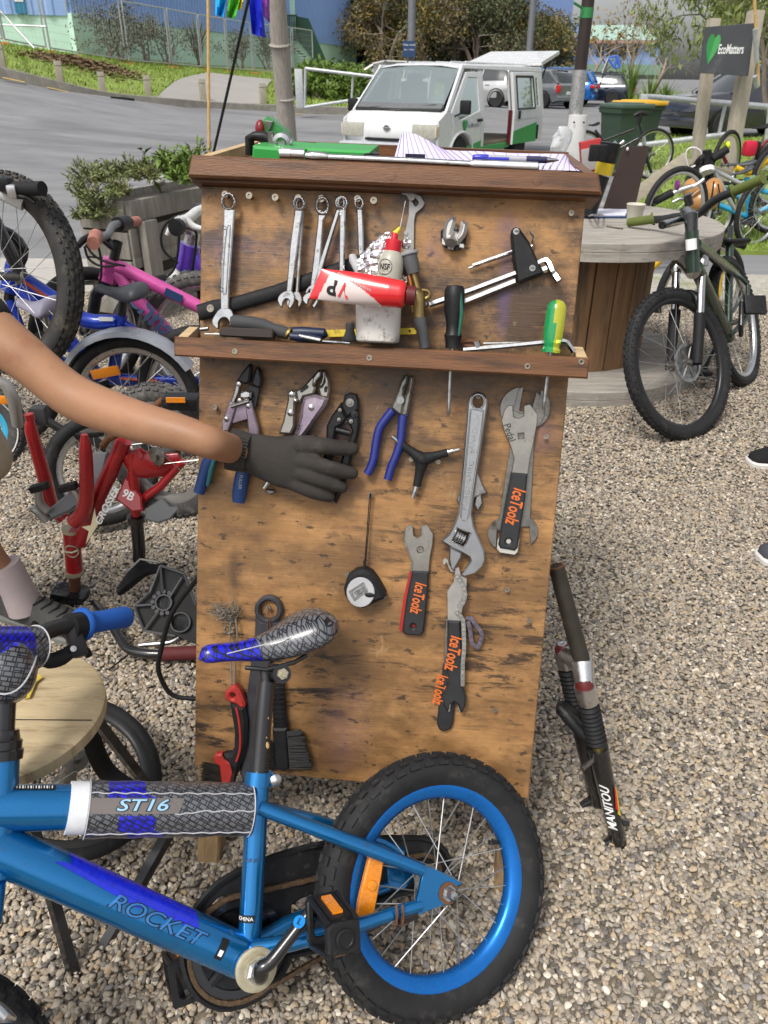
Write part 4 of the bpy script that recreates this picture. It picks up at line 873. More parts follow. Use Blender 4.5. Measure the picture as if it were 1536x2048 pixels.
# == TOOL BOARD
_yaw,_ln,_tw=-.09124,.33642,-.01793
_e=V((math.cos(_yaw),math.sin(_yaw),0));_ni=V((-math.sin(_yaw),math.cos(_yaw),0));_v=V((0,0,math.cos(_ln)))+_ni*math.sin(_ln)
_e1=_e*math.cos(_tw)+_v*math.sin(_tw);_e2=-_e*math.sin(_tw)+_v*math.cos(_tw)
BP=Pl((-.04195,.95899,.20557),_e1,_e1.cross(_e2))
def crop(x0,y0,s):return lambda x,y:(x0+x*s,y0+y*s)
C1=crop(370,340,450/1536);C2=crop(760,340,460/1536);C3=crop(370,700,390/1536);C4=crop(700,720,440/1536)
C5=crop(660,1020,.3125);C6=crop(370,1160,390/1536);C7=crop(660,440,240/1536);C8=crop(380,220,420/1536);C9=crop(760,240,450/1536)
def O(c,pts,w_=0.0):return[BP.uv(*c(*p),w_)for p in pts]
def Q(c,x,y,w_=0.0):return BP.w(*c(x,y),w_)
def smo(uv,n=3):
 p=[V((a,b,0))for a,b in uv];N=len(p);out=[]
 for i in range(N):
  p0,p1,p2,p3=p[i-1],p[i],p[(i+1)%N],p[(i+2)%N]
  for k in range(n):
   t=k/n;q=0.5*(2*p1+(p2-p0)*t+(2*p0-5*p1+4*p2-p3)*t*t+(3*p1-p0-3*p2+p3)*t**3);out.append((q.x,q.y))
 return out
def plywood():
 m=bpy.data.materials.new('plywood');m.use_nodes=True;n=m.node_tree.nodes;l=m.node_tree.links;b=n['Principled BSDF']
 co=n.new('ShaderNodeTexCoord');sx=n.new('ShaderNodeSeparateXYZ');l.new(co.outputs['Object'],sx.inputs[0])
 def noise(scale,st,det=6,ro=.6,off=0,dist=0):
  mp=n.new('ShaderNodeMapping');mp.inputs['Scale'].default_value=st;mp.inputs['Location'].default_value=(off,off*.7,0);l.new(co.outputs['Object'],mp.inputs['Vector'])
  z=n.new('ShaderNodeTexNoise');z.inputs['Scale'].default_value=scale;z.inputs['Detail'].default_value=det;z.inputs['Roughness'].default_value=ro;z.inputs['Distortion'].default_value=dist;l.new(mp.outputs[0],z.inputs['Vector']);return z.outputs[0]
 def rng_(v,a,c,lo=0,hi=1):
  r=n.new('ShaderNodeMapRange');r.inputs['From Min'].default_value=a;r.inputs['From Max'].default_value=c;r.inputs['To Min'].default_value=lo;r.inputs['To Max'].default_value=hi
  if isinstance(v,(int,float)):r.inputs['Value'].default_value=v
  else:l.new(v,r.inputs['Value'])
  return r.outputs[0]
 def mix(f,a,c,mode='MIX'):
  x=n.new('ShaderNodeMix');x.data_type='RGBA';x.blend_type=mode
  for s_,v in(('Factor',f),('A',a),('B',c)):
   if hasattr(v,'links')or hasattr(v,'is_linked'):l.new(v,x.inputs[s_])
   elif s_=='Factor':x.inputs[s_].default_value=v
   else:x.inputs[s_].default_value=(*v,1)
  return x.outputs['Result']
 def mul(a,c):
  x=n.new('ShaderNodeMath');x.operation='MULTIPLY';l.new(a,x.inputs[0])if hasattr(a,'links')else None
  if hasattr(c,'links'):l.new(c,x.inputs[1])
  else:x.inputs[1].default_value=c
  return x.outputs[0]
 base=mix(rng_(noise(4,(1,2.6,1),9,.7),.36,.64),(.255,.125,.042),(.44,.235,.085))
 grain=rng_(noise(5,(1.0,45,1),6,.7,3,.8),.3,.7,.86,1.1);base=mix(1.0,base,grain,'MULTIPLY')
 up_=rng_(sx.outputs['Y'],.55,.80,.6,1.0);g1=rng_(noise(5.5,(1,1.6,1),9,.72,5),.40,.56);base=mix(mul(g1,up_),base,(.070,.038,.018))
 lowm=rng_(sx.outputs['Y'],.9,.2,.12,1.0);st=rng_(noise(8,(1.0,5.5,1),9,.76,9,.4),.52,.585);sp=rng_(noise(2.6,(1,1,1),4,.55,2),.42,.52);base=mix(mul(mul(st,sp),lowm),base,(.030,.018,.010))
 st2=rng_(noise(9,(1.3,22,1),8,.75,14),.61,.68);base=mix(mul(st2,.45),base,(.05,.028,.014))
 sp2=rng_(noise(34,(1,1.8,1),6,.65,4),.60,.645);base=mix(mul(sp2,.8),base,(.03,.02,.013))
 sc=rng_(noise(7,(3,1.4,1),9,.8,21),.60,.68);base=mix(mul(sc,.4),base,(.5,.36,.2))
 for(px,py,ru,rv,amt)in((470,505,.07,.03,.45),(650,510,.09,.03,.4),(1008,600,.012,.07,.8),(1015,475,.02,.05,.7),(868,490,.018,.03,.7),(640,955,.05,.04,.5),(670,850,.05,.03,.4),(690,1440,.05,.09,.35),(1085,870,.03,.03,.4),(440,800,.04,.03,.3)):
  u,v=BP.uv(px,py);mp=n.new('ShaderNodeMapping');mp.vector_type='POINT';mp.inputs['Location'].default_value=(-u/ru,-v/rv,0);mp.inputs['Scale'].default_value=(1/ru,1/rv,0)
  l.new(co.outputs['Object'],mp.inputs['Vector']);ln=n.new('ShaderNodeVectorMath');ln.operation='LENGTH';l.new(mp.outputs[0],ln.inputs[0])
  f=mul(rng_(ln.outputs['Value'],1.25,.3,0,amt),rng_(noise(14,(1,1,1),6,.6,px),.3,.65));base=mix(f,base,(.10,.06,.13))
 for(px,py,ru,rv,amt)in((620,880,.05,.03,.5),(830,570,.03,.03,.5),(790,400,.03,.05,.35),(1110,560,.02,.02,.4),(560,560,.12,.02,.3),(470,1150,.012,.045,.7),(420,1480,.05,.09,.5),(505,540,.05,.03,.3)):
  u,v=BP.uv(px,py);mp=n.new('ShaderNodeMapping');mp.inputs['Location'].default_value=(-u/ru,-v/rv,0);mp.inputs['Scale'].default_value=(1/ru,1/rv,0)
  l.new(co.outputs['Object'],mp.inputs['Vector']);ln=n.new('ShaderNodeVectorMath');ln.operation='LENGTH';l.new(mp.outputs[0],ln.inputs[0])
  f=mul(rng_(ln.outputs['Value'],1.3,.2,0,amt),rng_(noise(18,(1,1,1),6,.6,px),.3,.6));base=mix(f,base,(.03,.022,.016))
 l.new(base,b.inputs['Base Color']);l.new(rng_(g1,0,1,.62,.38),b.inputs['Roughness'])
 bp=n.new('ShaderNodeBump');bp.inputs['Strength'].default_value=.35;bp.inputs['Distance'].default_value=.002;l.new(noise(5,(1.2,60,1),6,.7,3,.4),bp.inputs['Height']);l.new(bp.outputs[0],b.inputs['Normal'])
 return m
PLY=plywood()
STAINED=mat('stained_brown_timber',(0.145,0.062,0.024),0.42,var=.35,vs=6,stretch=(1,10,10),bump=.15,bs=60,dirt=((.035,.019,.011),.55,5))
RAWWOOD=mat('raw_pine_edge',(0.50,0.36,0.20),0.8,var=.25,vs=8,stretch=(1,8,8),dirt=((.25,.17,.09),.4,10))
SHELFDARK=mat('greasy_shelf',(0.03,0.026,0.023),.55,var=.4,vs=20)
board=thing('tool_board','stained plywood tool board leaning back, hung with bicycle tools','tool board',mat4=BP.M)
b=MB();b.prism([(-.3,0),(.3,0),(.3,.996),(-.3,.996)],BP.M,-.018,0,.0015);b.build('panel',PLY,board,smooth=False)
def hp(u,v,back,up=0.0):
 """from a place on the board go straight back (level) and up"""
 return BP.P(u,v)+_ni*back+V((0,0,up))
def plank(p0,p1,q1,q0,th,name,m,parent,up_=V((0,0,1))):
 a=[V(p)for p in(p0,p1,q1,q0)];c=[p+up_*th for p in a];b=MB()
 b.add(a+c,[(0,3,2,1),(4,5,6,7),(0,1,5,4),(1,2,6,5),(2,3,7,6),(3,0,4,7)]);o=b.build(name,m,parent,smooth=False);return o
b=MB();b.prism([(-.309,1.000),(.317,.997),(.309,1.026),(-.303,1.032)],BP.M,.022,.040,.003);b.build('front_lip',STAINED,board)
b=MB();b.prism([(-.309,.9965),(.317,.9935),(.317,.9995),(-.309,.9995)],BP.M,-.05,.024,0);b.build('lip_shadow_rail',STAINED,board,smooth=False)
tf0,tf1=BP.P(-.302,1.004,.02),BP.P(.308,1.0,.02)
plank(tf0,tf1,tf1+_ni*.36,tf0+_ni*.36,.010,'tray_floor',STAINED,board)
for s_,p in((-1,tf0),(1,tf1)):
 d_=_e1*(.016*-s_);plank(p,p+d_,p+d_+_ni*.36,p+_ni*.36,.028,'tray_side',RAWWOOD if s_<0 else STAINED,board)
plank(tf0+_ni*.36,tf1+_ni*.36,tf1+_ni*.376,tf0+_ni*.376,.030,'tray_back',STAINED,board)
sv=.729;L0,L1=BP.P(-.319,sv,.068),BP.P(.3185,sv,.068)
b=MB();b.prism([(-.3185,.7285),(.3185,.7285),(.3185,.7595),(-.3185,.7585)],BP.M,.052,.068,.0025);b.build('shelf_lip',STAINED,board)
fl0,fl1=BP.P(-.300,.7355,.052),BP.P(.300,.7355,.052);bk=-_ni*0
dep=.0545
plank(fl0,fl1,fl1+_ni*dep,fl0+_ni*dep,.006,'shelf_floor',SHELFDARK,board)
for s_ in(-1,1):
 p=BP.P(s_*.3175,.7295,.051);d_=_e1*(.0155*-s_);plank(p,p+d_,p+d_+_ni*dep,p+_ni*dep,.030,'shelf_side',RAWWOOD,board,_e2)
LEGW=mat('rough_leg_timber',(0.30,0.20,0.10),.85,var=.35,vs=8,stretch=(6,1,6),bump=.3,bs=50,dirt=((.09,.06,.04),.5,6))
def ply_leg(u,v0,v1,w0,w1,wd,name='leg',m=None):
 b=MB();b.prism([(u-wd/2,v0),(u+wd/2,v0),(u+wd/2,v1),(u-wd/2,v1)],BP.M,w0,w1,.003);b.build(name,m or LEGW,board)
ply_leg(-.2785,-.208,.99,-.065,-.0185,.042);ply_leg(.2785,-.208,.99,-.065,-.0185,.042)
for u in(-.25,.25):
 a=hp(u,.985,.06);c=V((a.x,1.78,0));c=hp(u,.2,.0);c=V((a.x+.02*u,a.y+.46,.0));beam(board,'rear_leg',c,a,.04,.03,LEGW)
rb0,rb1=hp(-.25,.985,.12),hp(.25,.985,.12)
pn=[V((rb0.x,rb0.y+.40,.22)),V((rb1.x,rb1.y+.40,.22)),rb1,rb0];b=MB();b.add(pn+[p+V((0,.012,0))for p in pn],[(0,1,2,3),(7,6,5,4),(0,4,5,1),(1,5,6,2),(2,6,7,3),(3,7,4,0)]);b.build('rear_panel',STAINED,board,smooth=False)
SCREW=mat('zinc_screw',(0.26,0.235,0.19),.45,.8,var=.3,vs=200)
scr_me=None
def screw(c,x,y,w_=.0,parent=None,r=.0046,m=None,long_=0.006):
 p=Q(c,x,y,w_+long_);b=MB();b.lathe([(r*.5,-long_),(r*.5,-.003),(r,-.001),(r,.0004),(r*.45,.0004),(r*.38,-.0012),(0,-.0012)],p,BP.n,14)
 o=b.build('screw',m or SCREW,parent or board)
 return o
for x,y in((272,165),(437,173),(615,186),(772,190),(930,195),(1067,200),(1177,195),(1288,207)):screw(C1,x,y,0,r=.0052,long_=.02)
for x,y,c in((340,1238,C1),(1258,1282,C1),(985,1310,C2),(1345,1280,C2)):screw(c,x,y,.068,r=.0045,long_=.0008)
for x,y,c in((1278,288,C2),(235,450,C3),(142,945,C4),(1368,535,C4),(110,415,C5),(1133,512,C5),(1275,708,C5),(1055,1282,C5),(213,185,C2),(495,385,C2),(1460,1142,C3),(330,345,C4),(428,692,C4),(615,710,C4),(895,255,C4),(1214,515,C4),(490,1322,C4),(847,483,C5),(655,220,C6),(1258,553,C3)):screw(c,x,y,0,r=.0042,long_=.010 if c is not C5 else .008)
for x,y in((432,830),(1122,852)):
 u,v=BP.uv(600+x*.4232,y*.4232,.041);MB().lathe([(.0075,0),(.0068,.001),(0,.0012)],BP.P(u,v,.0395),BP.n,16).build('dowel_plug',STAINED,board)
 # == TOOLS ON THE BOARD
def tool(name,label,c,x,y,cat=None,group=None):return thing(name,label,cat or name.replace('_',' '),Q(c,x,y),group)
def pr(t,name,m,c,pts,t0,t1,bev=.001,holes=(),s=0,ang=40,label=None):
 w_=t1;uv=O(c,pts,w_);uv=smo(uv,s)if s else uv;hs=[smo(O(c,h,w_),3)if len(h)>4 else O(c,h,w_)for h in holes]
 return MB().prism(uv,BP.M,t0,t1,bev,hs).build(name,m,t,ang=ang,label=label)
def ringpts(x,y,rx,ry,n=16):return[(x+rx*math.cos(2*PI*k/n),y+ry*math.sin(2*PI*k/n))for k in range(n)]
def star(x,y,r1,r2,n=24):return[(x+(r1 if k%2 else r2)*math.cos(2*PI*k/n),y+(r1 if k%2 else r2)*math.sin(2*PI*k/n))for k in range(n)]
W=[('large combination wrench at the left end of the wrench row',(293,212,50,60,36,46),[(262,262),(340,265),(334,330),(300,800),(298,960),(240,960),(240,800),(262,330)],[(240,945),(205,985),(183,1025),(190,1060),(226,1086),(230,1035),(256,1008),(285,1012),(303,1042),(300,1068),(327,1030),(328,985),(303,945)],.002,CHROME),('bright combination wrench, front one of the overlapping pair',(775,226,42,50,27,34),[(748,268),(802,272),(770,520),(728,850),(688,850),(715,520)],[(690,822),(648,848),(630,890),(658,942),(668,902),(690,878),(712,892),(702,930),(720,945),(746,898),(744,850),(724,822)],.008,CHROME),('combination wrench tucked behind the bright one',(790,232,36,46,24,30),[(778,275),(812,278),(792,600),(774,840),(750,840),(765,600)],[(748,830),(715,870),(690,895),(700,935),(720,945),(728,900),(748,885),(770,895),(768,920),(780,938),(800,890),(790,850),(775,830)],.002,STEEL),('ratcheting combination wrench in the middle of the row',(936,240,51,66,34,42),[(905,300),(968,303),(945,345),(905,860),(845,860),(905,345)],[(845,835),(812,855),(803,890),(832,922),(842,885),(868,870),(892,886),(866,925),(885,940),(908,898),(905,850),(890,835)],.002,CHROME),('slim wrench hanging aslant over its neighbour',(1058,224,34,44,22,28),[(1032,262),(1062,272),(985,520),(905,790),(865,790),(950,520)],[(868,780),(838,800),(822,830),(830,850),(850,815),(870,825),(868,850),(895,835),(905,800),(898,780)],.002,CHROME),('slim straight wrench sharing a screw with the aslant one',(1073,222,36,47,23,30),[(1054,262),(1096,265),(1090,520),(1085,800),(1048,800),(1052,520)],[(1048,790),(1030,820),(1035,850),(1055,870),(1058,840),(1075,838),(1082,870),(1100,840),(1098,810),(1085,790)],.009,CHROME),('shortest wrench at the right end of the wrench row',(1187,226,33,42,20,26),[(1170,262),(1212,264),(1218,420),(1222,720),(1186,720),(1176,420)],[(1186,712),(1168,735),(1172,760),(1190,772),(1194,750),(1208,750),(1214,772),(1232,750),(1232,730),(1220,712)],.002,CHROME)]
for i,(lb,rg,sh,jw,w0,m)in enumerate(W):
 w0+=.0125
 t=tool('combination_wrench',lb,C1,rg[0],rg[1],'wrench','wrenches along the top row');big=i==0
 x,y,a,b_,c_,d_=rg
 hole=star(x,y-2,1,1)if False else[(x+(c_ if k%2 else c_*.88)*math.cos(2*PI*k/24),y-3+(d_ if k%2 else d_*.88)*math.sin(2*PI*k/24))for k in range(24)]
 pr(t,'ring_end',m,C1,ringpts(x,y,a,b_,24),w0,w0+.009,.002,[hole])
 pr(t,'shaft',m,C1,sh,w0+.001,w0+.0065,.0018)
 pr(t,'open_end',m,C1,jw,w0+.0005,w0+.0072,.0012,s=2)
 if big:
  rim=[(300,378),(312,395),(296,640),(284,835),(272,850),(252,835),(258,640),(282,395)];pr(t,'raised_panel',CHROME,C1,rim,w0+.006,w0+.0078,.0008,[[(298,388),(304,400),(288,640),(277,828),(270,838),(260,828),(266,640),(288,400)]],2)
  u,v=O(C1,[(264,822)],.01)[0];text('17',.010,BP.M@M.Translation((u,v,w0+.0082))@M.Rotation(1.5,4,'Z'),BLACK,t);u,v=O(C1,[(287,405)],.01)[0];text('17',.008,BP.M@M.Translation((u,v,w0+.0082))@M.Rotation(1.5,4,'Z'),BLACK,t)
  u,v=O(C1,[(276,600)],.01)[0];text('CHROME VANADIUM',.0065,BP.M@M.Translation((u,v,w0+.0067))@M.Rotation(1.5,4,'Z'),STEEL,t)
 else:
  xm=(sh[2][0]+sh[5][0])/2;u,v=O(C1,[(xm,520)],.01)[0];pass
t=tool('rubber_strap_handle','long black rubber bar screwed on aslant behind the wrench ends',C1,175,945,'handle')
MB().tube([Q(C1,*p,.0075)for p in((95,975),(200,945),(340,915),(620,835),(900,735),(1150,645),(1330,585))],[.013,.0135,.0115,.0115,.0115,.0115,.0115],12,flat=(BP.n,.55)).build('bar',MATTEBLACK,t)
MB().lathe([(.0065,0),(.006,.002),(.003,.002),(.0026,.001),(0,.001)],Q(C1,175,945,.0145),BP.n,18).build('washer_screw',SCREW,t)
GREYCAST=mat('grey_cast_metal',(.28,.275,.265),.5,.7,var=.2,vs=30,dirt=((.14,.13,.12),.25,40))
t=tool('chain_gauge','flat grey hook-headed gauge hanging behind the oil bottle',C2,213,185)
pr(t,'plate',GREYCAST,C2,[(143,148),(215,150),(270,172),(300,220),(285,250),(240,288),(230,330),(226,560),(215,640),(178,690),(150,640),(155,470),(190,300),(192,205),(178,172),(145,163)],.003,.0065,.0006,[[(206,182),(228,184),(258,215),(240,243),(224,226)]])
MB().lathe([(.003,0),(.003,.0015),(.0018,.0015)],Q(C2,174,422,.0065),BP.n,12).build('rivet',STEEL,t)
SILVERCAST=mat('silver_cast',(.5,.49,.47),.38,.85,var=.12,vs=30,dirt=((.25,.24,.22),.2,60))
t=tool('freewheel_tool','silver horseshoe shaped tool with black notched base',C2,495,430)
pr(t,'notched_base',BLACK,C2,[(405,405),(440,380),(560,400),(580,430),(570,490),(530,530),(480,535),(430,510),(405,470)],.002,.011,.002)
for x,y,w2,h2 in((425,480,14,28),(472,520,20,14),(545,505,18,20)):pr(t,'notch',SILVERCAST,C2,[(x-w2,y-h2),(x+w2,y-h2*.6),(x+w2,y+h2),(x-w2,y+h2*.6)],.008,.0135,.001)
pr(t,'arm',SILVERCAST,C2,[(436,345),(478,308),(508,318),(500,370),(480,430),(486,470),(462,500),(428,470),(420,430)],.008,.022,.005,s=2)
pr(t,'arm',SILVERCAST,C2,[(544,335),(584,346),(586,385),(570,440),(522,492),(498,490),(500,455),(526,410),(536,370)],.008,.022,.005,s=2)
MB().tube([Q(C2,492,432,.012),Q(C2,472,488,.026)],[.0075,.0085],16).build('spigot',SILVERCAST,t)
t=tool('hex_key_set','black folding holder with long chrome hex keys',C2,960,560)
def hexkey(pts,r,m=CHROME,n=6):MB().tube([Q(C2,x,y,w_)for x,y,w_ in pts],r,n).build('key',m,t,ang=20)
hexkey([(330,898,.014),(620,798,.014),(905,690,.014),(1060,620,.014),(1085,607,.014),(1112,604,.015),(1130,625,.018),(1152,680,.022)],.0052)
hexkey([(545,888,.008),(900,745,.008),(1085,668,.008),(1120,655,.009),(1145,665,.012),(1195,742,.02)],.0058)
hexkey([(592,655,.008),(880,558,.008),(1000,520,.008),(1018,500,.008),(1022,440,.012),(1003,412,.016)],.0018)
hexkey([(617,632,.014),(880,540,.014),(1000,495,.014)],.0016)
MB().ell(Q(C2,303,902,.014),(.0052,.0052,.0052)).build('ball_end',CHROME,t)
pr(t,'holder',BLACK,C2,[(878,402),(890,385),(910,378),(935,388),(1000,480),(1060,610),(1098,685),(1075,702),(922,756),(908,745),(886,560),(874,440)],.003,.021,.004)
for x,y in((910,410),(1018,655)):
 o=screw(C2,x,y,.0215,t,.0048,STEEL,.0005)
 MB().box(Q(C2,x,y,.0225),(.0055,.0004,.0012),BP.M.to_3x3()).build('slot',BLACK,t)
def driver(label,c,top,bot,r,prof,m,shaft_c,shaft,m2=None,strip=None,tipm=STEEL):
 a,e_=Q(c,*top,.046),Q(c,*bot,.046);ax=(a-e_);L=ax.length;t=thing('screwdriver',label,'screwdriver',e_,'screwdrivers in the shelf holes')
 b=MB();n=18;b.lathe([(r*k,L*h)for h,k in prof],e_,ax,n)
 o=b.build('handle',[m,m2]if m2 else m,t)
 if m2:
  for p in o.data.polygons:p.material_index=1 if(p.center-rootinv(t)@((a+e_)/2)).dot(rootinv(t).to_3x3()@BP.e1)>-r*.1 else 0
 if strip:MB().tube([e_.lerp(a,.2)+BP.e1*r*.55+BP.n*r*.62,e_.lerp(a,.55)+BP.e1*r*.75+BP.n*r*.68,e_.lerp(a,.88)+BP.e1*r*.55+BP.n*r*.62],[r*.12,r*.22,r*.15],8).build('grip_strip',strip,t)
 s0,s1=Q(shaft_c,*shaft[0],.046),Q(shaft_c,*shaft[1],.046)
 MB().tube([e_,s0,s1],.0031,10).build('blade',tipm,t);d=(s1-s0).normalized();MB().tube([s1,s1+d*.006,s1+d*.012],[.0032,.0028,.0008],8).build('tip',DULLSTEEL,t)
 return t
GREENGRIP=mat('dark_green_grip',(.012,.10,.062),.5)
driver('black screwdriver with a green grip strip standing through the shelf',C2,(500,770),(485,1190),.0158,[(0,.72),(.12,.74),(.2,.88),(.26,.72),(.4,.72),(.6,.95),(.8,1),(.93,.97),(.985,.8),(1,.4)],BLACK,C4,((699,95),(689,340)),strip=GREENGRIP)
GPL=mat('clear_green_plastic',(.02,.42,.14),.12,var=.1,trans=.45,coat=.5);YPL=mat('clear_yellow_plastic',(.62,.62,.04),.12,var=.1,trans=.45,coat=.5)
driver('translucent green and yellow screwdriver at the shelf right end',C2,(1188,866),(1140,1220),.0152,[(0,.95),(.05,.98),(.1,.78),(.16,.85),(.3,.98),(.55,1),(.8,.98),(.9,.9),(.97,.6),(1,.25)],GPL,C4,((1374,130),(1357,290)),YPL)
t=tool('long_hex_key','long bright hex key lying at the right end of the shelf',C2,900,1170,'hex key')
MB().tube([Q(C2,x,y,.035)for x,y in((555,1200),(800,1180),(1150,1145),(1225,1140),(1250,1150),(1295,1215))],.0042,6).build('key',CHROME,t,ang=20)
t=tool('shackle','small bronze shackle lying beside the black screwdriver',C2,620,1160)
MB().tube([Q(C2,x,y,.03)for x,y in((530,1155),(590,1140),(660,1150),(676,1165),(640,1180),(560,1175))],.0035,8).build('bow',RUST,t);MB().tube([Q(C2,640,1145,.035),Q(C2,655,1185,.035)],.005,8).build('pin',STEEL,t)
MB().tube([Q(C2,690,1158,.03),Q(C2,1085,1150,.03)],.002,6).build('rod',STEEL,tool('thin_rod','thin steel rod lying behind the long hex key',C2,880,1158,'rod'))
YEL=mat('chipped_yellow_paint',(.62,.46,.03),.5,var=.15,dirt=((.07,.05,.02),.35,60))
t=tool('yellow_bar','flat chipped yellow bar standing behind the white canister',C1,1200,1110,'bar')
MB().prism(O(C1,[(965,1092),(1560,1078),(1580,1100),(1575,1122),(965,1142)],.012),BP.M,.009,.0125,.0005).build('bar',YEL,t)
MB().lathe([(.0018,0),(.0018,.001),(0,.001)],Q(C7,1020,1420,.0125),BP.n,10).build('hole',BLACK,t)
t=tool('screwdriver','grey handled screwdriver lying on the left of the shelf',C1,500,1060,'screwdriver')
MB().tube([Q(C1,x,y,.028)for x,y in((318,1040),(335,1038),(440,1045),(540,1062),(600,1085),(660,1105),(705,1118))],[.009,.0115,.0115,.0105,.009,.0105,.009],12).build('handle',mat('grey_rubber',(.045,.045,.047),.7),t)
MB().tube([Q(C1,700,1112,.028),Q(C1,712,1120,.028)],.0105,12).build('collar',mat('brass',(.45,.32,.1),.35,.9),t);MB().tube([Q(C1,705,1118,.03),Q(C1,930,1165,.045)],.0045,10).build('blade',CHROME,t)
t=tool('sharpening_block','dark brown block lying on the left of the shelf',C1,420,1110,'block')
MB().prism(O(C1,[(232,1098),(255,1072),(590,1085),(603,1100),(598,1152),(238,1135)],.048),BP.M,.030,.048,.002).build('block',mat('dark_brown_block',(.028,.02,.016),.6,var=.3,vs=40),t)
MB().tube([Q(C1,235,1120,.042),Q(C1,135,1118,.042)],.0012,6).build('spike',CHROME,t)
t=tool('socket','small steel socket at the left end of the shelf',C1,132,1086);MB().tube([Q(C1,107,1088,.02),Q(C1,160,1082,.02)],.0035,12).build('barrel',STEEL,t)
t=tool('blue_handled_tool','navy handled tool lying behind the steel shaft on the shelf',C1,840,1120,'tool')
MB().tube([Q(C1,x,y,.022)for x,y in((715,1105),(800,1108),(950,1118),(970,1135))],[.0075,.009,.0085,.003],10).build('handle',mat('navy_plastic',(.012,.02,.05),.4),t);MB().tube([Q(C1,x,y,.034)for x,y in((720,1135),(850,1148),(930,1155))],[.006,.007,.004],10).build('handle',MATS['navy_plastic'],t)
MB().tube([Q(C1,940,1168,.045),Q(C1,1125,1181,.045)],.0022,8).build('rod',CHROME,tool('scriber','thin polished rod lying against the shelf lip',C1,1030,1175,'rod'))
t=tool('rubber_stopper','small grey rubber stopper beside the white canister',C7,250,1480,'stopper');a=Q(C7,250,1550,.036);MB().lathe([(.0125,0),(.0125,.004),(.009,.008),(.0065,.018),(.007,.025),(.005,.028)],a,_e2,16).build('cone',MATS['grey_rubber'],t)
CAN=mat('grubby_white_plastic',(.64,.62,.58),.45,var=.1,vs=20,dirt=((.09,.08,.075),.35,45))
cw_=.050;cb0=Q(C7,612,1575,cw_);ct0=Q(C7,625,1085,cw_);cax=(ct0-cb0);cl=cax.length;cr=(BP.uv(*C7(912,1300),cw_)[0]-BP.uv(*C7(338,1300),cw_)[0])/2
t=thing('canister','grubby white plastic canister standing on the shelf','canister',cb0)
b=MB();n=36;rows=[(.80,0),(.93,.03),(.965,.08),(.985,.5),(1.0,.97),(1.0,1.0),(.95,1.0),(.93,.1),(0,.09)]
vs=[]
for k,h in rows:
 for q in range(n):
  a=2*PI*q/n;cx_,sx_=math.cos(a),math.sin(a);sq=lambda z:math.copysign(abs(z)**.75,z)
  vs.append(cb0+cax*h+BP.e1*(cr*k*sq(cx_))+BP.n*(.036*k*sq(sx_)))
b.add(vs,[(i*n+q,i*n+(q+1)%n,(i+1)*n+(q+1)%n,(i+1)*n+q)for i in range(len(rows)-1)for q in range(n)]+[tuple(range(n-1,-1,-1))]);b.build('body',CAN,t)
OILB=mat('oil_bottle_plastic',(.50,.48,.40),.35,var=.08,sss=.0,trans=.25,coat=.2);OILL=mat('oil_fill',(.33,.26,.12),.35,var=.05,trans=.2);REDP=mat('red_plastic',(.52,.012,.025),.35,var=.08)
wb_=.054;a=Q(C7,715,1000,wb_);nk=Q(C7,800,400,wb_);ax=(nk-a).normalized();t=thing('oil_bottle','squeezy oil bottle with red cap and needle spout','bottle',a)
hb=(nk-a).length;sc_=hb/600;R_=172*sc_
MB().lathe([(R_*.96,0),(R_,hb*.05),(R_,hb*.38)],a,ax,28).build('oil',OILL,t)
MB().lathe([(R_*1.0,hb*.381),(R_,hb*.70),(R_*.97,hb*.78),(R_*.85,hb*.90),(R_*.66,hb*.97),(R_*.6,hb*1.0)],a,ax,28).build('body',OILB,t)
cap0=nk-ax*.001;ch=150*sc_;b=MB()
vs=[];n=48;prof=[(.60,-.05),(.61,.0),(.60,.95),(.55,1.0),(.28,1.0),(.26,1.35),(.22,1.6)]
for k,h in prof:
 for q in range(n):rr_=R_*k*(1.02 if q%2 and h<.99 and h>-.01 else 1);vs.append(cap0+ax*(ch*h)+perp(ax)*(rr_*math.cos(2*PI*q/n))+ax.cross(perp(ax))*(rr_*math.sin(2*PI*q/n)))
b.add(vs,[(i*n+q,i*n+(q+1)%n,(i+1)*n+(q+1)%n,(i+1)*n+q)for i in range(len(prof)-1)for q in range(n)]);b.build('cap',REDP,t)
ys=cap0+ax*ch*1.5;ye=Q(C7,900,90,wb_);MB().tube([ys,ys.lerp(ye,.6),ye],[.0046,.0030,.0012],12).build('tip',mat('yellow_tip',(.7,.55,.03),.4),t);MB().tube([ye,Q(C1,1505,212,wb_-.004)],.0007,6).build('needle',STEEL,t)
def onbottle(F,R0):return lambda x,y,z:F@V((R0*math.sin(x/R0),y,R0*math.cos(x/R0)+z))
bx=(BP.e1-ax*BP.e1.dot(ax)).normalized();bz=bx.cross(ax);F=M(((bx.x,ax.x,bz.x,0),(bx.y,ax.y,bz.y,0),(bx.z,ax.z,bz.z,0),(0,0,0,1)))
def bF(h,dx=0):f=F.copy();f.translation=a+ax*h;return f@M.Rotation(dx,4,'Y')
text('NSF',.0125,None,BLACK,t,sx=.8,bold=.02,wrap=onbottle(bF(hb*.62,-.35),R_+.0004))
b=MB();f=onbottle(bF(hb*.62,-.35),R_+.0003);b.tube([f(.0115*math.cos(k*PI/12),.0115*math.sin(k*PI/12),0)for k in range(24)],.0004,4,closed=True);b.build('print_ring',BLACK,t)
PRT=mat('faded_print',(.22,.2,.16),.6)
b=MB();f=onbottle(bF(hb*.42,-.4),R_+.0004)
for k in range(4):b.tube([f(-.014+.0*k,.008-.004*k,0),f(0,.008-.004*k,0),f(.012-.004*(k%2),.008-.004*k,0)],.0005,4)
b.build('print_lines',PRT,t)
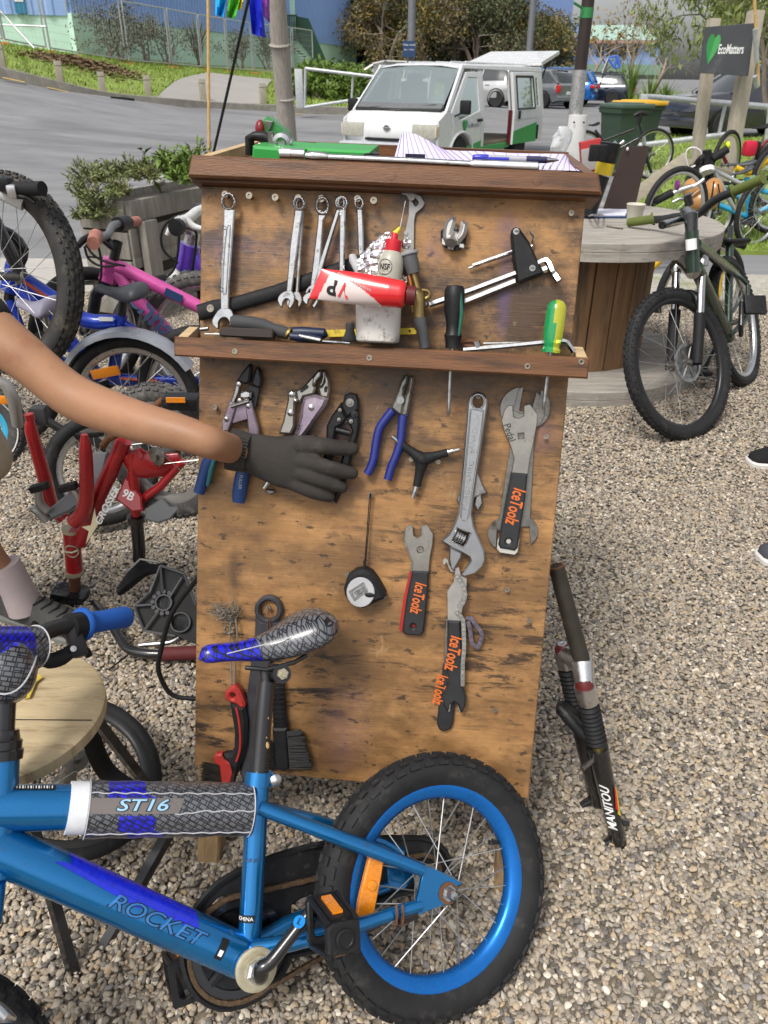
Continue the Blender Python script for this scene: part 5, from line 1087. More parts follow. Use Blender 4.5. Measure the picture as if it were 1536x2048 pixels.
t=tool('foil','crumpled kitchen foil stuffed into the canister',C7,570,500);FOIL=mat('aluminium_foil',(.75,.72,.73),.2,1.0,var=.1,rvar=.1)
b=MB()
for(x,y,r)in((500,650,.018),(520,560,.017),(580,470,.015),(640,380,.013),(690,300,.011),(740,240,.008),(470,700,.014),(560,700,.015),(965,300,.007),(950,780,.006)):
 c=Q(C7,x,y,.04);n,m_=22,14;vs=[]
 for i in range(m_+1):
  for q in range(n):
   A,B=PI*i/m_-PI/2,2*PI*q/n;d=V((math.cos(A)*math.cos(B),math.cos(A)*math.sin(B),math.sin(A)));k=1+.5*mnoise.noise(d*2.3+V((x,y,0)))+.35*abs(mnoise.noise(d*5+V((y,x,0))))
   vs.append(c+d*r*k)
 b.add(vs,[(i*n+q,i*n+(q+1)%n,(i+1)*n+(q+1)%n,(i+1)*n+q)for i in range(m_)for q in range(n)])
b.build('sheet',FOIL,t,smooth=False)
t=tool('marker_pen','pale grey marker pen leaning in the canister',C7,330,560,'pen');MB().tube([Q(C7,x,y,.045)for x,y in((282,436),(284,450),(298,510),(385,690),(470,900))],[.003,.0055,.0068,.0066,.0066],14).build('barrel',mat('pale_grey_plastic',(.42,.42,.42),.4),t)
REDT=mat('glossy_red_tube',(.58,.014,.018),.22,var=.06,coat=.6);PALET=mat('pale_tube_print',(.62,.52,.50),.3,var=.06,coat=.5)
t=tool('grease_tube','red and white grease tube lying across the canister rim',C1,1170,800,'tube')
wt=.118;tl=[(935,674),(845,876)];tr=[(1478,752),(1458,942)]
LA,LB=Q(C1,*tl[0],wt),Q(C1,*tl[1],wt);RA,RB=Q(C1,*tr[0],wt),Q(C1,*tr[1],wt);NS,NC=90,96;vs=[]
bul=lambda s_:.0014+.0185*min(1,(s_*1.15))**.8
for i in range(NS+1):
 s_=i/NS;A,B=LA.lerp(RA,s_),LB.lerp(RB,s_);mid=(A+B)/2;half=(A-B)/2*(1+.10*math.sin(s_*PI))
 rr_=bul(s_)
 for q in range(NC):a_=2*PI*q/NC;vs.append(mid+half*math.cos(a_)+BP.n*(rr_*math.sin(a_)))
dx_=((RA+RB)/2-(LA+LB)/2).normalized()
for i,(k,e_)in enumerate(((.97,.004),(.85,.0075),(.6,.009))):
 mid=(RA+RB)/2+dx_*e_;half=(RA-RB)/2*k
 for q in range(NC):a_=2*PI*q/NC;vs.append(mid+half*math.cos(a_)+BP.n*(bul(1)*k*math.sin(a_)))
tot=NS+4;fs=[(i*NC+q,i*NC+(q+1)%NC,(i+1)*NC+(q+1)%NC,(i+1)*NC+q)for i in range(tot-1)for q in range(NC)]+[tuple((tot-1)*NC+q for q in range(NC))]
b=MB();b.add(vs,fs);b.mi=[]
for i in range(tot-1):
 for q in range(NC):
  a_=2*PI*(q+.5)/NC;s_=i/NS;h=math.cos(a_)
  lim=np.interp(s_,[.07,.33,.55,.72,.82,.83],[.95,.5,0,-.55,-1,-2])
  b.mi.append(1 if(s_>.11+.02*h and h<lim and 0<a_<PI and s_<.97)else 0)
b.mi.append(0);b.build('tube_body',[REDT,PALET],t,ang=60)
capc=(RA+RB)/2+dx_*.010;MB().lathe([((RA-RB).length*.36,0),((RA-RB).length*.34,.012),(.004,.013)],capc,dx_,24,cap=True).build('cap',mat('dark_red_cap',(.10,.01,.012),.4),t)
def onT(s0,h0,rot):
 def f(x,y,z):
  x,y=x*math.cos(rot)-y*math.sin(rot),x*math.sin(rot)+y*math.cos(rot);s_=s0+x/((RA+RB)/2-(LA+LB)/2).length;A,B=LA.lerp(RA,s_),LB.lerp(RB,s_);hl=(A-B).length/2*(1+.10*math.sin(s_*PI));h=max(-.98,min(.98,h0+y/hl));return(A+B)/2+(A-B).normalized()*hl*h+BP.n*(bul(s_)*math.sqrt(1-h*h)+z+.0006)
 return f
fl_=onT(.27,-.12,PI-.12);text('P',.030,None,BLACK,t,shear=-.35,bold=.03,name='logo',wrap=lambda x,y,z:fl_(x+.0095,y,z));text('V',.028,None,REDT,t,sx=.8,shear=-.35,bold=.03,name='logo',wrap=lambda x,y,z:fl_(x-.009,y,z+.0003))
for s0,h0,bod in((.33,.62,'PERFORMANCE'),(.57,.12,'WATERPROOF')):fw_=onT(s0,h0,PI-.30);text(bod,.0045,None,PALET,t,sx=.95,wrap=fw_)
BRASSD=mat('aged_brass',(.26,.19,.075),.35,.9,var=.25,vs=40);GUN=mat('gun_grey_plastic',(.085,.085,.09),.5,var=.1)
t=tool('spray_nozzle','brass and grey plunger nozzle standing right of the canister',C7,1130,960,'nozzle');wq=.046
q7=lambda x,y,o_=0:Q(C7,x,y,wq+o_)
dq=(q7(1030,560)-q7(1000,430)).normalized()
MB().lathe([(.0155,-.001),(.0160,.001),(.0150,.0035),(.013,.004)],q7(1000,425),dq,24).build('flange',mat('pale_gun_plastic',(.3,.3,.31),.4),t)
MB().tube([q7(1005,435),q7(1035,560),q7(1068,690)],[.0128,.0125,.0095],18).build('barrel',GUN,t)
MB().tube([q7(1068,690),q7(1100,800),q7(1125,900)],[.0050,.0050,.0058],14).build('stem',BRASSD,t);MB().tube([q7(1010,700),q7(1045,880)],.0035,10).build('trigger_rod',mat('copper_rod',(.4,.16,.06),.35,.9),t)
MB().tube([q7(1085,940),q7(1125,960),q7(1140,1080),q7(1145,1250)],[.011,.0115,.0105,.0102],16).build('body',BRASSD,t);MB().tube([q7(1120,940),q7(1000,930),q7(940,960)],[.008,.0065,.0065],12).build('side_inlet',BRASSD,t)
MB().tube([q7(1075,1180),q7(1060,1080),q7(1000,1040),q7(945,1050)],.005,10).build('side_bracket',BRASSD,t)
MB().tube([q7(x,y)for x,y in((1150,910),(1200,895),(1250,905),(1275,940),(1265,985),(1225,1010),(1190,1000))],.0032,8).build('hook',BRASSD,t)
MB().tube([q7(1150,1250),q7(1160,1330),q7(1185,1420),q7(1215,1640)],[.0105,.0095,.0085,.0085],14).build('hose_tail',GUN,t)
PURPLEST=mat('purple_stained_steel',(.30,.24,.30),.42,.85,var=.25,vs=25,dirt=((.5,.48,.47),.35,35))
JAWBLK=mat('black_oxide_jaw',(.022,.023,.026),.4,.5,var=.3,vs=40,dirt=((.2,.2,.2),.06,120));BLUEGRIP=mat('blue_grip',(.012,.045,.17),.45,var=.15);TEALGRIP=mat('teal_grip',(.015,.12,.13),.45)
t=tool('bolt_cutter','small bolt cutters with purple stained levers and blue grips',C3,450,330)
pr(t,'jaw',JAWBLK,C3,[(405,240),(425,210),(458,160),(508,106),(522,118),(508,250),(475,272),(410,246)],.010,.021,.003);pr(t,'jaw',JAWBLK,C3,[(524,250),(540,190),(560,130),(572,128),(595,165),(605,230),(596,295),(560,295),(520,268)],.010,.021,.003)
pr(t,'frame_plate',JAWBLK,C3,[(500,270),(590,295),(560,440),(545,480),(520,420),(500,390)],.006,.012,.001);pr(t,'pivot_block',CHROME,C3,[(428,332),(480,312),(522,330),(515,380),(470,388),(425,378)],.016,.026,.003)
pr(t,'link',STEEL,C3,[(400,255),(440,268),(425,330),(390,420),(355,410),(385,330)],.010,.018,.002)
pr(t,'lever',PURPLEST,C3,[(350,395),(410,425),(370,560),(340,640),(290,640),(290,560)],.010,.020,.002);pr(t,'centre_plate',PURPLEST,C3,[(398,450),(480,410),(496,545),(368,582)],.008,.016,.001);pr(t,'lever',PURPLEST,C3,[(468,405),(520,395),(555,540),(577,620),(575,700),(500,700),(490,560)],.010,.020,.002)
MB().tube([Q(C3,360,445,.022),Q(C3,500,402,.022)],.0034,8).build('spring_bar',DULLSTEEL,t)
for x,y in((328,545),(500,443),(432,400),(425,270),(488,400)):MB().lathe([(.0042,0),(.0038,.0022),(.0015,.003)],Q(C3,x,y,.0195),BP.n,14).build('rivet',STEEL,t)
MB().tube([Q(C3,x,y,.014)for x,y in((315,640),(250,780),(180,900),(110,1125))],[.008,.011,.0115,.0095],12).build('handle',BLUEGRIP,t);MB().tube([Q(C3,x,y,.024)for x,y in((235,850),(205,950),(178,1070))],[.003,.005,.003],10).build('grip_inlay',TEALGRIP,t)
MB().tube([Q(C3,x,y,.014)for x,y in((540,700),(490,860),(450,1000),(430,1120),(422,1200))],[.008,.0115,.0125,.0125,.0105],14,flat=(BP.n,.75)).build('handle',BLUEGRIP,t)
u,v=O(C3,[(437,1040)],.024)[0];text('FULLER',.0075,BP.M@M.Translation((u,v,.0245))@M.Rotation(-1.65,4,'Z'),mat('pale_print',(.35,.42,.5),.5),t)
NICKEL=mat('nickel_plate',(.36,.34,.30),.34,.95,var=.18,vs=30,dirt=((.2,.17,.16),.25,50),bump=.05,bs=200)
t=tool('locking_pliers','nickel locking pliers with toothed jaws above the glove',C3,970,420,'pliers')
pr(t,'upper_jaw',NICKEL,C3,[(1050,156),(1072,152),(1066,200),(1030,240),(1015,275),(1030,295),(1012,350),(935,368),(905,420),(885,400),(868,322),(930,285),(985,225)],.008,.020,.003)
pr(t,'lower_jaw',NICKEL,C3,[(1078,152),(1104,156),(1136,235),(1140,320),(1128,380),(1065,370),(1045,300),(1075,285),(1095,250),(1092,200)],.008,.020,.003)
pr(t,'tooth_plate',STEEL,C3,[(1046,165),(1072,168),(1068,205),(1038,240),(1022,272),(1000,262),(1008,215)],.014,.0225,.002);pr(t,'tooth_plate',STEEL,C3,[(1078,168),(1100,165),(1100,215),(1086,265),(1064,290),(1060,280),(1076,250),(1086,205)],.014,.0225,.002)
pr(t,'slot',JAWBLK,C3,[(905,320),(960,274),(974,284),(970,300),(920,336),(907,334)],.019,.0208,.0004);pr(t,'slot',JAWBLK,C3,[(1094,300),(1108,282),(1124,290),(1118,330),(1098,336)],.019,.0208,.0004)
pr(t,'handle',PURPLEST,C3,[(932,372),(1018,350),(1128,382),(1098,450),(1020,560),(960,650),(900,720),(840,720),(870,640),(905,520),(912,440)],.010,.026,.005,s=0)
pr(t,'link',NICKEL,C3,[(806,330),(845,314),(878,340),(884,395),(866,418),(862,600),(830,665),(735,660),(770,560),(796,440),(806,395)],.008,.018,.003)
for x,y,r in((843,350,.0056),(832,496,.0056),(995,453,.0056),(872,398,.004)):MB().lathe([(r,0),(r*.92,.0018),(r*.5,.0032),(0,.0036)],Q(C3,x,y,.018 if x!=995 else .0255),BP.n,16).build('rivet',CHROME,t)
u,v=O(C3,[(885,650)],.026)[0];text('FULLER',.011,BP.M@M.Translation((u,v,.0264))@M.Rotation(1.25,4,'Z'),JAWBLK,t,sx=.8)
MB().tube([Q(C3,820,700,.015),Q(C3,720,950,.015),Q(C3,625,1090,.015)],[.006,.005,.004],10).build('adjuster',CHROME,t);pr(t,'release_lever',DULLSTEEL,C3,[(640,1095),(705,1105),(702,1130),(670,1142),(630,1120)],.008,.016,.002)
t=tool('cable_cutter','black cable cutter that the gloved hand reaches for',C3,1265,520,'cutter')
pr(t,'head',BLACK,C3,[(1256,352),(1305,334),(1358,350),(1370,420),(1365,470),(1275,530),(1228,440),(1245,400)],.010,.020,.003,s=0)
pr(t,'arm',BLACK,C3,[(1228,412),(1258,500),(1275,545),(1240,590),(1195,615),(1178,700),(1165,800),(1150,870),(1086,860),(1095,760),(1110,690),(1110,600),(1150,520)],.006,.018,.004)
pr(t,'arm',BLACK,C3,[(1362,455),(1376,590),(1360,690),(1330,760),(1300,900),(1260,1050),(1190,1214),(1162,1190),(1200,1060),(1220,900),(1250,780),(1290,700),(1312,640),(1290,590),(1268,545),(1330,490)],.006,.018,.004)
MB().tube([Q(C3,1190,628,.014),Q(C3,1302,655,.014)],.0052,12).build('spring',JAWBLK,t)
for x,y,r,m in((1300,415,.0075,DULLSTEEL),(1222,474,.0034,DULLSTEEL),(1214,548,.0034,DULLSTEEL),(1308,562,.0038,DULLSTEEL),(1335,505,.006,JAWBLK)):MB().lathe([(r,0),(r*.9,.002),(r*.45,.0022),(r*.4,.004),(0,.0042)],Q(C3,x,y,.0185),BP.n,14).build('rivet',m,t)
t=tool('combination_pliers','combination pliers with dark blue dipped handles',C4,370,230,'pliers')
pr(t,'jaw',DULLSTEEL,C4,[(392,98),(405,104),(400,160),(378,195),(374,240),(384,248),(360,385),(340,380),(283,335),(330,220),(352,150)],.008,.018,.003);pr(t,'jaw',DULLSTEEL,C4,[(414,118),(424,110),(444,114),(445,150),(425,260),(402,382),(372,396),(355,380),(386,250),(402,215),(412,160)],.008,.019,.003)
MB().lathe([(.0062,0),(.006,.0006),(0,.0006)],Q(C4,352,282,.0188),BP.n,18).build('pivot',STEEL,t)
DIP=mat('dipped_blue_vinyl',(.012,.022,.17),.28,var=.1,coat=.3)
MB().tube(smooth_path([Q(C4,x,y,.013)for x,y in((298,350),(250,410),(205,480),(182,580),(165,690),(140,760),(122,795))],4),.0072,12).build('handle',DIP,t);MB().tube(smooth_path([Q(C4,x,y,.013)for x,y in((372,385),(362,470),(352,570),(325,660),(290,745),(265,835))],4),.0072,12).build('handle',DIP,t)
for c_ in(((262,340),(285,352),(310,372),(306,385),(268,362)),((335,380),(368,398),(412,372),(400,392),(370,408))):pr(t,'grip_lip',DIP,C4,list(c_),.006,.019,.002)
t=tool('y_hex_wrench','black three-armed hex wrench held on two screws',C4,500,700,'hex wrench')
b=MB();ctr=Q(C4,505,695,.014)
for x,y in((362,588),(682,645),(465,882)):b.tube(smooth_path([ctr,ctr.lerp(Q(C4,x,y,.014),.35),ctr.lerp(Q(C4,x,y,.014),.75),Q(C4,x,y,.014)],3),[.0115,.0108,.0098,.0085,.0075,.007,.0068,.0066,.0066,.0066],12,flat=(BP.n,.85))
b.ell(ctr,(.012,.0115,.0115));b.build('body',MATTEBLACK,t,ang=60)
for a_,c_ in(((364,590),(292,530)),((680,645),(764,622)),((465,880),(440,965))):
 p,q=Q(C4,*a_,.014),Q(C4,*c_,.014);MB().tube([p,p.lerp(q,.45)],.0048,10).build('sleeve',CHROME,t);MB().tube([p.lerp(q,.4),q],.0032,6).build('tip',STEEL,t,ang=20)
ADJ=mat('satin_chrome',(.42,.42,.425),.3,1.0,var=.1,vs=25,bump=.03,bs=300)
t=tool('adjustable_wrench','small adjustable wrench peeping out behind the large one',C4,900,920,'wrench','adjustable wrenches')
pr(t,'head',STEEL,C4,[(870,760),(900,800),(925,862),(962,932),(905,945),(880,960),(850,1000),(770,1020),(742,980),(760,930),(800,900),(820,820)],.004,.011,.002);pr(t,'movable_jaw',STEEL,C4,[(915,938),(926,1000),(892,1058),(868,1008),(880,955)],.004,.012,.0015);pr(t,'shaft',STEEL,C4,[(820,450),(870,450),(885,790),(810,830)],.003,.009,.002)
t=tool('adjustable_wrench','large chrome adjustable wrench with lettered handle',C4,895,270,'wrench','adjustable wrenches')
adjp=[(822,300),(832,258),(860,232),(895,222),(935,235),(958,270),(960,320),(940,460),(908,680),(878,880),(852,1075),(866,1165),(902,1250),(940,1335),(946,1395),(924,1450),(872,1496),(792,1518),(783,1503),(842,1400),(832,1378),(774,1344),(700,1308),(635,1266),(692,1214),(735,1132),(754,1075),(772,900),(798,600)]
pr(t,'body',ADJ,C4,adjp,.0125,.0235,.0025,[ringpts(893,290,40,46,16),[(750,1180),(836,1214),(792,1304),(718,1266)]])
pr(t,'movable_jaw',ADJ,C4,[(697,1306),(776,1346),(779,1372),(742,1440),(722,1478),(702,1452),(690,1390)],.0135,.0225,.002)
pr(t,'handle_rim',ADJ,C4,[(838,345),(862,330),(925,345),(938,352),(915,560),(872,860),(832,1100),(808,1128),(778,1120),(768,1090),(792,840),(822,520)],.0225,.0248,.001,[[(848,362),(870,350),(918,362),(926,368),(902,560),(858,860),(820,1090),(806,1112),(786,1108),(780,1088),(804,840),(834,520)]])
p=[Q(C4,762,1222,.017),Q(C4,802,1240,.017)];b=MB()
cw0,cw1=Q(C4,738,1222,.017),Q(C4,800,1252,.017);dwm=(cw1-cw0)
for k in range(4):c=cw0+dwm*(.12+.25*k);b.lathe([(.0085,-.0022),(.010,-.001),(.010,.001),(.0085,.0022)],c,dwm,16)
b.tube([cw0,cw1],.0075,12);b.build('worm_screw',CHROME,t)
pr(t,'ring_collar',ADJ,C4,ringpts(893,290,50,58,20),.020,.0255,.001,[ringpts(893,290,38,44,16)])
for s_,(x,y)in(('FORGED',(817,940)),('CHROME',(845,742)),('VANADIUM',(868,520))):
 u,v=O(C4,[(x,y)],.0235)[0];text(s_,.0125,BP.M@M.Translation((u,v,.0238))@M.Rotation(R(82),4,'Z'),STEEL,t,sx=1.0 if s_!='VANADIUM' else .95,ext=.0005,space=1.1)
def slot_head(cx,cy,r,ang,half,depth,n=26):
 """round head with an open slot facing ang (pixel space, y down)"""
 a0=math.asin(half/r);pts=[]
 for k in range(n+1):
  a=ang+a0+(2*PI-2*a0)*k/n;pts.append((cx+r*math.cos(a),cy+r*math.sin(a)))
 ux,uy=math.cos(ang),math.sin(ang);px_,py_=-uy,ux
 e0=(cx+ux*(r*math.cos(a0)-depth)-px_*half,cy+uy*(r*math.cos(a0)-depth)-py_*half);e1=(cx+ux*(r*math.cos(a0)-depth)+px_*half,cy+uy*(r*math.cos(a0)-depth)+py_*half)
 return pts+[e0,e1]
for i,(top,bot,r,w0,lb)in enumerate((((1250,330),(1205,1195),150,.002,'flat headset spanner at the back of the right-hand stack'),((1205,345),(1075,1215),158,.0055,'flat headset spanner in the middle of the right-hand stack'))):
 t=tool('headset_spanner',lb,C4,*top,'spanner','flat steel headset spanners')
 a_=math.atan2(bot[1]-top[1],bot[0]-top[0])
 pr(t,'head',DULLSTEEL,C4,slot_head(*top,r,a_+PI+.12,62,170),w0,w0+.003,.0006);pr(t,'head',DULLSTEEL,C4,slot_head(*bot,r*.72,a_-.1,50,125),w0,w0+.003,.0006)
 dx,dy=math.cos(a_),math.sin(a_);k=48
 pr(t,'shaft',DULLSTEEL,C4,[(top[0]+dx*120-dy*k,top[1]+dy*120+dx*k),(top[0]+dx*120+dy*k,top[1]+dy*120-dx*k),(bot[0]-dx*70+dy*k,bot[1]-dy*70-dx*k),(bot[0]-dx*70-dy*k,bot[1]-dy*70+dx*k)],w0+.0002,w0+.0028,.0005)
ICEOR=mat('orange_print',(.62,.13,.02),.5);ICEB=mat('black_vinyl_grip',(.02,.021,.023),.5,var=.2,vs=30)
t=tool('pedal_spanner','pedal spanner with handwriting on its steel head, black grip',C4,1195,560,'spanner')
pr(t,'head',NICKEL,C4,[(1058,425),(1080,345),(1105,319),(1134,315),(1142,396),(1176,408),(1214,390),(1215,318),(1257,308),(1308,380),(1306,440),(1284,560),(1256,690),(1240,800),(1128,795),(1146,690),(1125,610),(1078,500)],.010,.0145,.0008,[[(1172,512),(1214,508),(1216,548),(1176,552)]])
pr(t,'tip',mat('pale_steel_tip',(.6,.58,.52),.4,.6),C4,[(1046,1230),(1185,1250),(1172,1340),(1150,1362),(1045,1346),(1024,1318),(1030,1260)],.0095,.013,.001)
pr(t,'grip',ICEB,C4,[(1127,785),(1242,795),(1226,960),(1198,1140),(1172,1312),(1152,1334),(1050,1316),(1036,1290),(1052,1180),(1100,920)],.0085,.018,.003,[ringpts(1108,1268,18,18,10)])
u,v=O(C4,[(1152,1020)],.018)[0];text('IceToolz',.0285,BP.M@M.Translation((u,v,.0183))@M.Rotation(R(-99),4,'Z'),ICEOR,t,sx=.60,bold=.02,shear=.15)
u,v=O(C4,[(1112,505)],.0145)[0];text('Pedal',.0165,BP.M@M.Translation((u,v,.0147))@M.Rotation(R(-66),4,'Z'),BLACK,t,shear=.1,sx=.85)
t=tool('cone_spanner','cone spanner with black grip in the middle of the board',C5,560,250,'spanner','black gripped bicycle spanners')
pr(t,'head',NICKEL,C5,[(474,190),(482,128),(492,104),(528,98),(534,165),(560,180),(590,162),(586,102),(624,97),(660,155),(656,220),(640,300),(632,396),(525,392),(531,330),(502,262)],.006,.010,.0007,[ringpts(578,256,22,22,14)])
pr(t,'grip',ICEB,C5,[(525,390),(634,394),(626,560),(602,782),(580,808),(480,800),(461,775),(488,570)],.0045,.013,.003,[ringpts(532,746,13,15,10)])
u,v=O(C5,[(562,562)],.013)[0];text('IceToolz',.0265,BP.M@M.Translation((u,v,.0134))@M.Rotation(R(-97),4,'Z'),ICEOR,t,sx=.58,bold=.02,shear=.15)
t=tool('cone_spanner','red gripped spanner hanging just behind the black one',C5,500,500,'spanner','black gripped bicycle spanners')
pr(t,'grip',mat('red_vinyl_grip',(.36,.02,.018),.45),C5,[(512,392),(560,396),(600,600),(560,790),(462,785),(443,765),(470,560)],.001,.0043,.001);pr(t,'head',STEEL,C5,[(470,200),(478,132),(490,108),(520,106),(526,170),(556,186),(584,168),(582,110),(615,104),(650,160),(644,220),(628,300),(560,400),(514,396),(522,330),(494,262)],.002,.0045,.0005)
t=tool('tape_measure','black and silver tape measure hanging from a cord',C5,200,520)
pr(t,'case',MATTEBLACK,C5,[(86,505),(108,432),(158,396),(214,384),(264,408),(310,470),(352,548),(345,575),(290,596),(215,634),(168,626),(118,592),(92,548)],.002,.034,.006)
pr(t,'face_plate',mat('silver_plastic',(.52,.52,.53),.35,.5,var=.1),C5,[(195+90*math.cos(R(a_)),528+96*math.sin(R(a_)))for a_ in range(0,360,15)],.033,.0358,.001)
pr(t,'belt_clip',CHROME,C5,[(118,522),(214,462),(242,518),(154,584)],.036,.0385,.001,[[(140,524),(206,484),(224,516),(160,560)]]);pr(t,'belt_clip',CHROME,C5,[(150,528),(210,492),(222,512),(166,548)],.036,.0395,.001)
MB().lathe([(.0036,0),(.003,.002),(0,.002)],Q(C5,182,524,.039),BP.n,12).build('rivet',DULLSTEEL,t);MB().ell(Q(C5,253,544,.0355),(.0085,.0045,.002),BP.M.to_3x3()).build('lock_button',BLACK,t)
pr(t,'hook',STEEL,C5,[(335,560),(366,548),(362,556),(342,576)],.012,.022,.0005)
for x0,x1 in((137,98),(148,104)):MB().tube([Q(C4,142,930,.012),Q(C4,x0-2,970,.010),Q(C4,(x0+x1)/2,1220,.010),Q(C4,x1,1470,.016)],.0009,5).build('cord',BLACK,t)
MB().tube([Q(C4,99,1400,.012),Q(C4,97,1480,.016)],.0016,6).build('cord_knot',BLACK,t)
t=tool('chain_whip','black handled chain whip hanging behind the lettered one',C5,735,1200,'chain whip','chain whips')
pr(t,'shaft',NICKEL,C5,[(742,700),(790,700),(770,1000),(728,1000)],.002,.0055,.0006);pr(t,'grip',ICEB,C5,[(738,990),(800,990),(800,1240),(790,1360),(774,1404),(735,1420),(700,1410),(683,1372),(700,1200),(722,1000)],.001,.010,.003)
u,v=O(C5,[(735,1150)],.01)[0];text('IceToolz',.0265,BP.M@M.Translation((u-.0085,v,.0103))@M.Rotation(R(-96),4,'Z'),ICEOR,t,sx=.58,bold=.02,shear=.15)
t=tool('chain_whip','chain whip with orange lettering under the large adjustable wrench',C5,800,600,'chain whip','chain whips')
PALEST=mat('pale_steel',(.52,.50,.46),.38,.9,var=.12,vs=30)
pr(t,'hook',PALEST,C5,[(722,345),(722,322),(740,307),(756,318),(762,350),(790,380),(800,400),(770,395),(752,350),(745,336),(738,348),(730,356)],.009,.013,.0006)
pr(t,'shaft',PALEST,C5,[(800,372),(825,362),(838,420),(876,436),(872,540),(846,640),(834,716),(752,712),(750,520),(790,462),(797,420)],.011,.0150,.0007)
pr(t,'grip',ICEB,C5,[(751,708),(834,714),(845,900),(846,1000),(840,1115),(866,1175),(872,1215),(866,1260),(846,1300),(834,1296),(820,1250),(795,1232),(772,1250),(766,1290),(745,1285),(724,1250),(720,1205),(734,1160),(758,1110),(750,900)],.010,.0195,.003)
pr(t,'jaw_lining',PALEST,C5,[(772,1238),(768,1292),(757,1290),(762,1250)],.012,.018,.0005);pr(t,'jaw_lining',PALEST,C5,[(820,1252),(838,1298),(828,1296),(816,1262)],.012,.018,.0005)
u,v=O(C5,[(788,915)],.0195)[0];text('IceToolz',.0290,BP.M@M.Translation((u,v,.0198))@M.Rotation(R(-97),4,'Z'),ICEOR,t,sx=.60,bold=.02,shear=.15)
def chain(t,c,pts,w_,pitch,m,name='chain',link=None):
 P=smooth_path([Q(c,x,y,w_)for x,y in pts],12);acc=[P[0]];
 for p in P:
  if(p-acc[-1]).length>=pitch:acc.append(p)
 b=MB()
 for i in range(len(acc)-1):
  p,q=acc[i],acc[i+1];d=(q-p).normalized();s_=BP.n.cross(d);o_=.0022 if i%2 else .0012
  for sg in(-1,1):
   vs=[]
   for z in(0,.0007):
    for k in range(12):
     a_=2*PI*k/12;cx=p if math.cos(a_)<0 else q;vs.append(cx+d*(.0036*math.cos(a_))+s_*(.0036*math.sin(a_))+BP.n*(sg*o_+z))
   b.add(vs,[tuple(range(12)),tuple(range(23,11,-1))]+[(k,(k+1)%12,12+(k+1)%12,12+k)for k in range(12)])
  b.lathe([(.0024,-.0032),(.0024,.0034),(0,.0036)],p,BP.n,10)
 return b.build(name,m,t)
CHAINM=mat('worn_chain',(.40,.39,.36),.4,.9,var=.2,vs=80);CHAINP=mat('purple_chain',(.22,.19,.23),.4,.9,var=.3,vs=80)
chain(t,C5,[(815,430),(848,480),(866,540),(846,598),(815,628)],.019,.0075,CHAINM);chain(t,C5,[(815,662),(850,700),(856,800),(858,880),(850,980),(848,1115)],.019,.0075,CHAINM)
chain(t,C5,[(878,690),(905,690),(935,738),(972,785),(962,840),(936,882),(905,835),(898,770),(885,715)],.010,.0075,CHAINP)
STRG=mat('dirty_string',(.17,.145,.115),.9,var=.3,vs=60);REDH=mat('red_brush_plastic',(.33,.025,.02),.45,var=.12,dirt=((.08,.02,.02),.2,40))
t=tool('wire_brush','red and black wire brush hanging on a frayed string',C6,380,900,'brush')
rng=np.random.default_rng(3);b=MB();
for k in range(70):
 a0=V((rng.uniform(330,400),rng.uniform(290,340),0));a1=V((rng.uniform(190,320),rng.uniform(160,330),0))if k<52 else V((rng.uniform(380,445),rng.uniform(150,260),0));md=(a0+a1)/2+V((rng.normal(0,25),rng.normal(-20,25),0))
 b.tube([Q(C6,a0.x,a0.y,.008),Q(C6,md.x,md.y,.012+.008*rng.random()),Q(C6,a1.x,a1.y,.006+.012*rng.random())],.0007,4,cap=False)
for k in range(14):a_=k*.9;b.tube([Q(C6,345+40*math.cos(a_),390+35*math.sin(a_),.010),Q(C6,345+40*math.cos(a_+1.5),390+35*math.sin(a_+1.5),.016),Q(C6,345+36*math.cos(a_+2.7),390+35*math.sin(a_+2.7),.010)],.0016,5)
b.build('frayed_knot',STRG,t)
for q in([(360,330),(352,450),(362,700),(372,925)],[(400,310),(412,450),(395,650),(385,840),(376,925)]):MB().tube(smooth_path([Q(C6,x,y,.014)for x,y in q],4),.0016,6).build('string',STRG,t)
pr(t,'hanger',REDH,C6,[(308,912),(322,880),(358,845),(392,833),(425,868),(452,930),(472,985),(464,1014),(430,1012),(400,985),(362,972),(338,962),(316,945)],.010,.026,.004,[ringpts(374,918,18,20,10)])
pr(t,'handle',MATTEBLACK,C6,[(348,968),(400,990),(470,1005),(488,1120),(482,1300),(450,1420),(400,1545),(372,1640),(345,1640),(372,1500),(330,1440),(300,1420),(300,1380),(355,1375),(382,1330),(385,1200),(366,1080)],.006,.024,.006)
MB().tube(smooth_path([Q(C6,x,y,.025)for x,y in((402,1005),(422,1090),(436,1220),(432,1340),(405,1430))],4),.0022,8).build('red_seam',REDH,t)
pr(t,'brush_head',REDH,C6,[(220,1400),(238,1374),(288,1376),(304,1420),(350,1445),(392,1420),(400,1460),(372,1560),(350,1634),(290,1634),(266,1470),(226,1445)],.008,.022,.003)
b=MB()
for k in range(240):
 v_=rng.random();x0,y0=262+26*v_,1450+180*v_;x1,y1=145+rng.normal(0,12),1445+185*v_+rng.normal(0,14);z=.004+.018*rng.random();b.tube([Q(C6,x0,y0,z),Q(C6,x1,y1,z+rng.normal(0,.002))],.0006,3,cap=False)
b.build('bristles',mat('dark_wire',(.05,.045,.04),.6,.5,var=.4,vs=90),t,kind='stuff')
FLATB=mat('dark_nylon',(.032,.032,.038),.5,var=.2,vs=30)
t=tool('lockring_wrench','long flat dark wrench with a hexagon hole, under the saddle',C6,655,240,'wrench')
hexh=[(655+70*math.cos(R(30+60*k)),240+74*math.sin(R(30+60*k)))for k in range(6)]
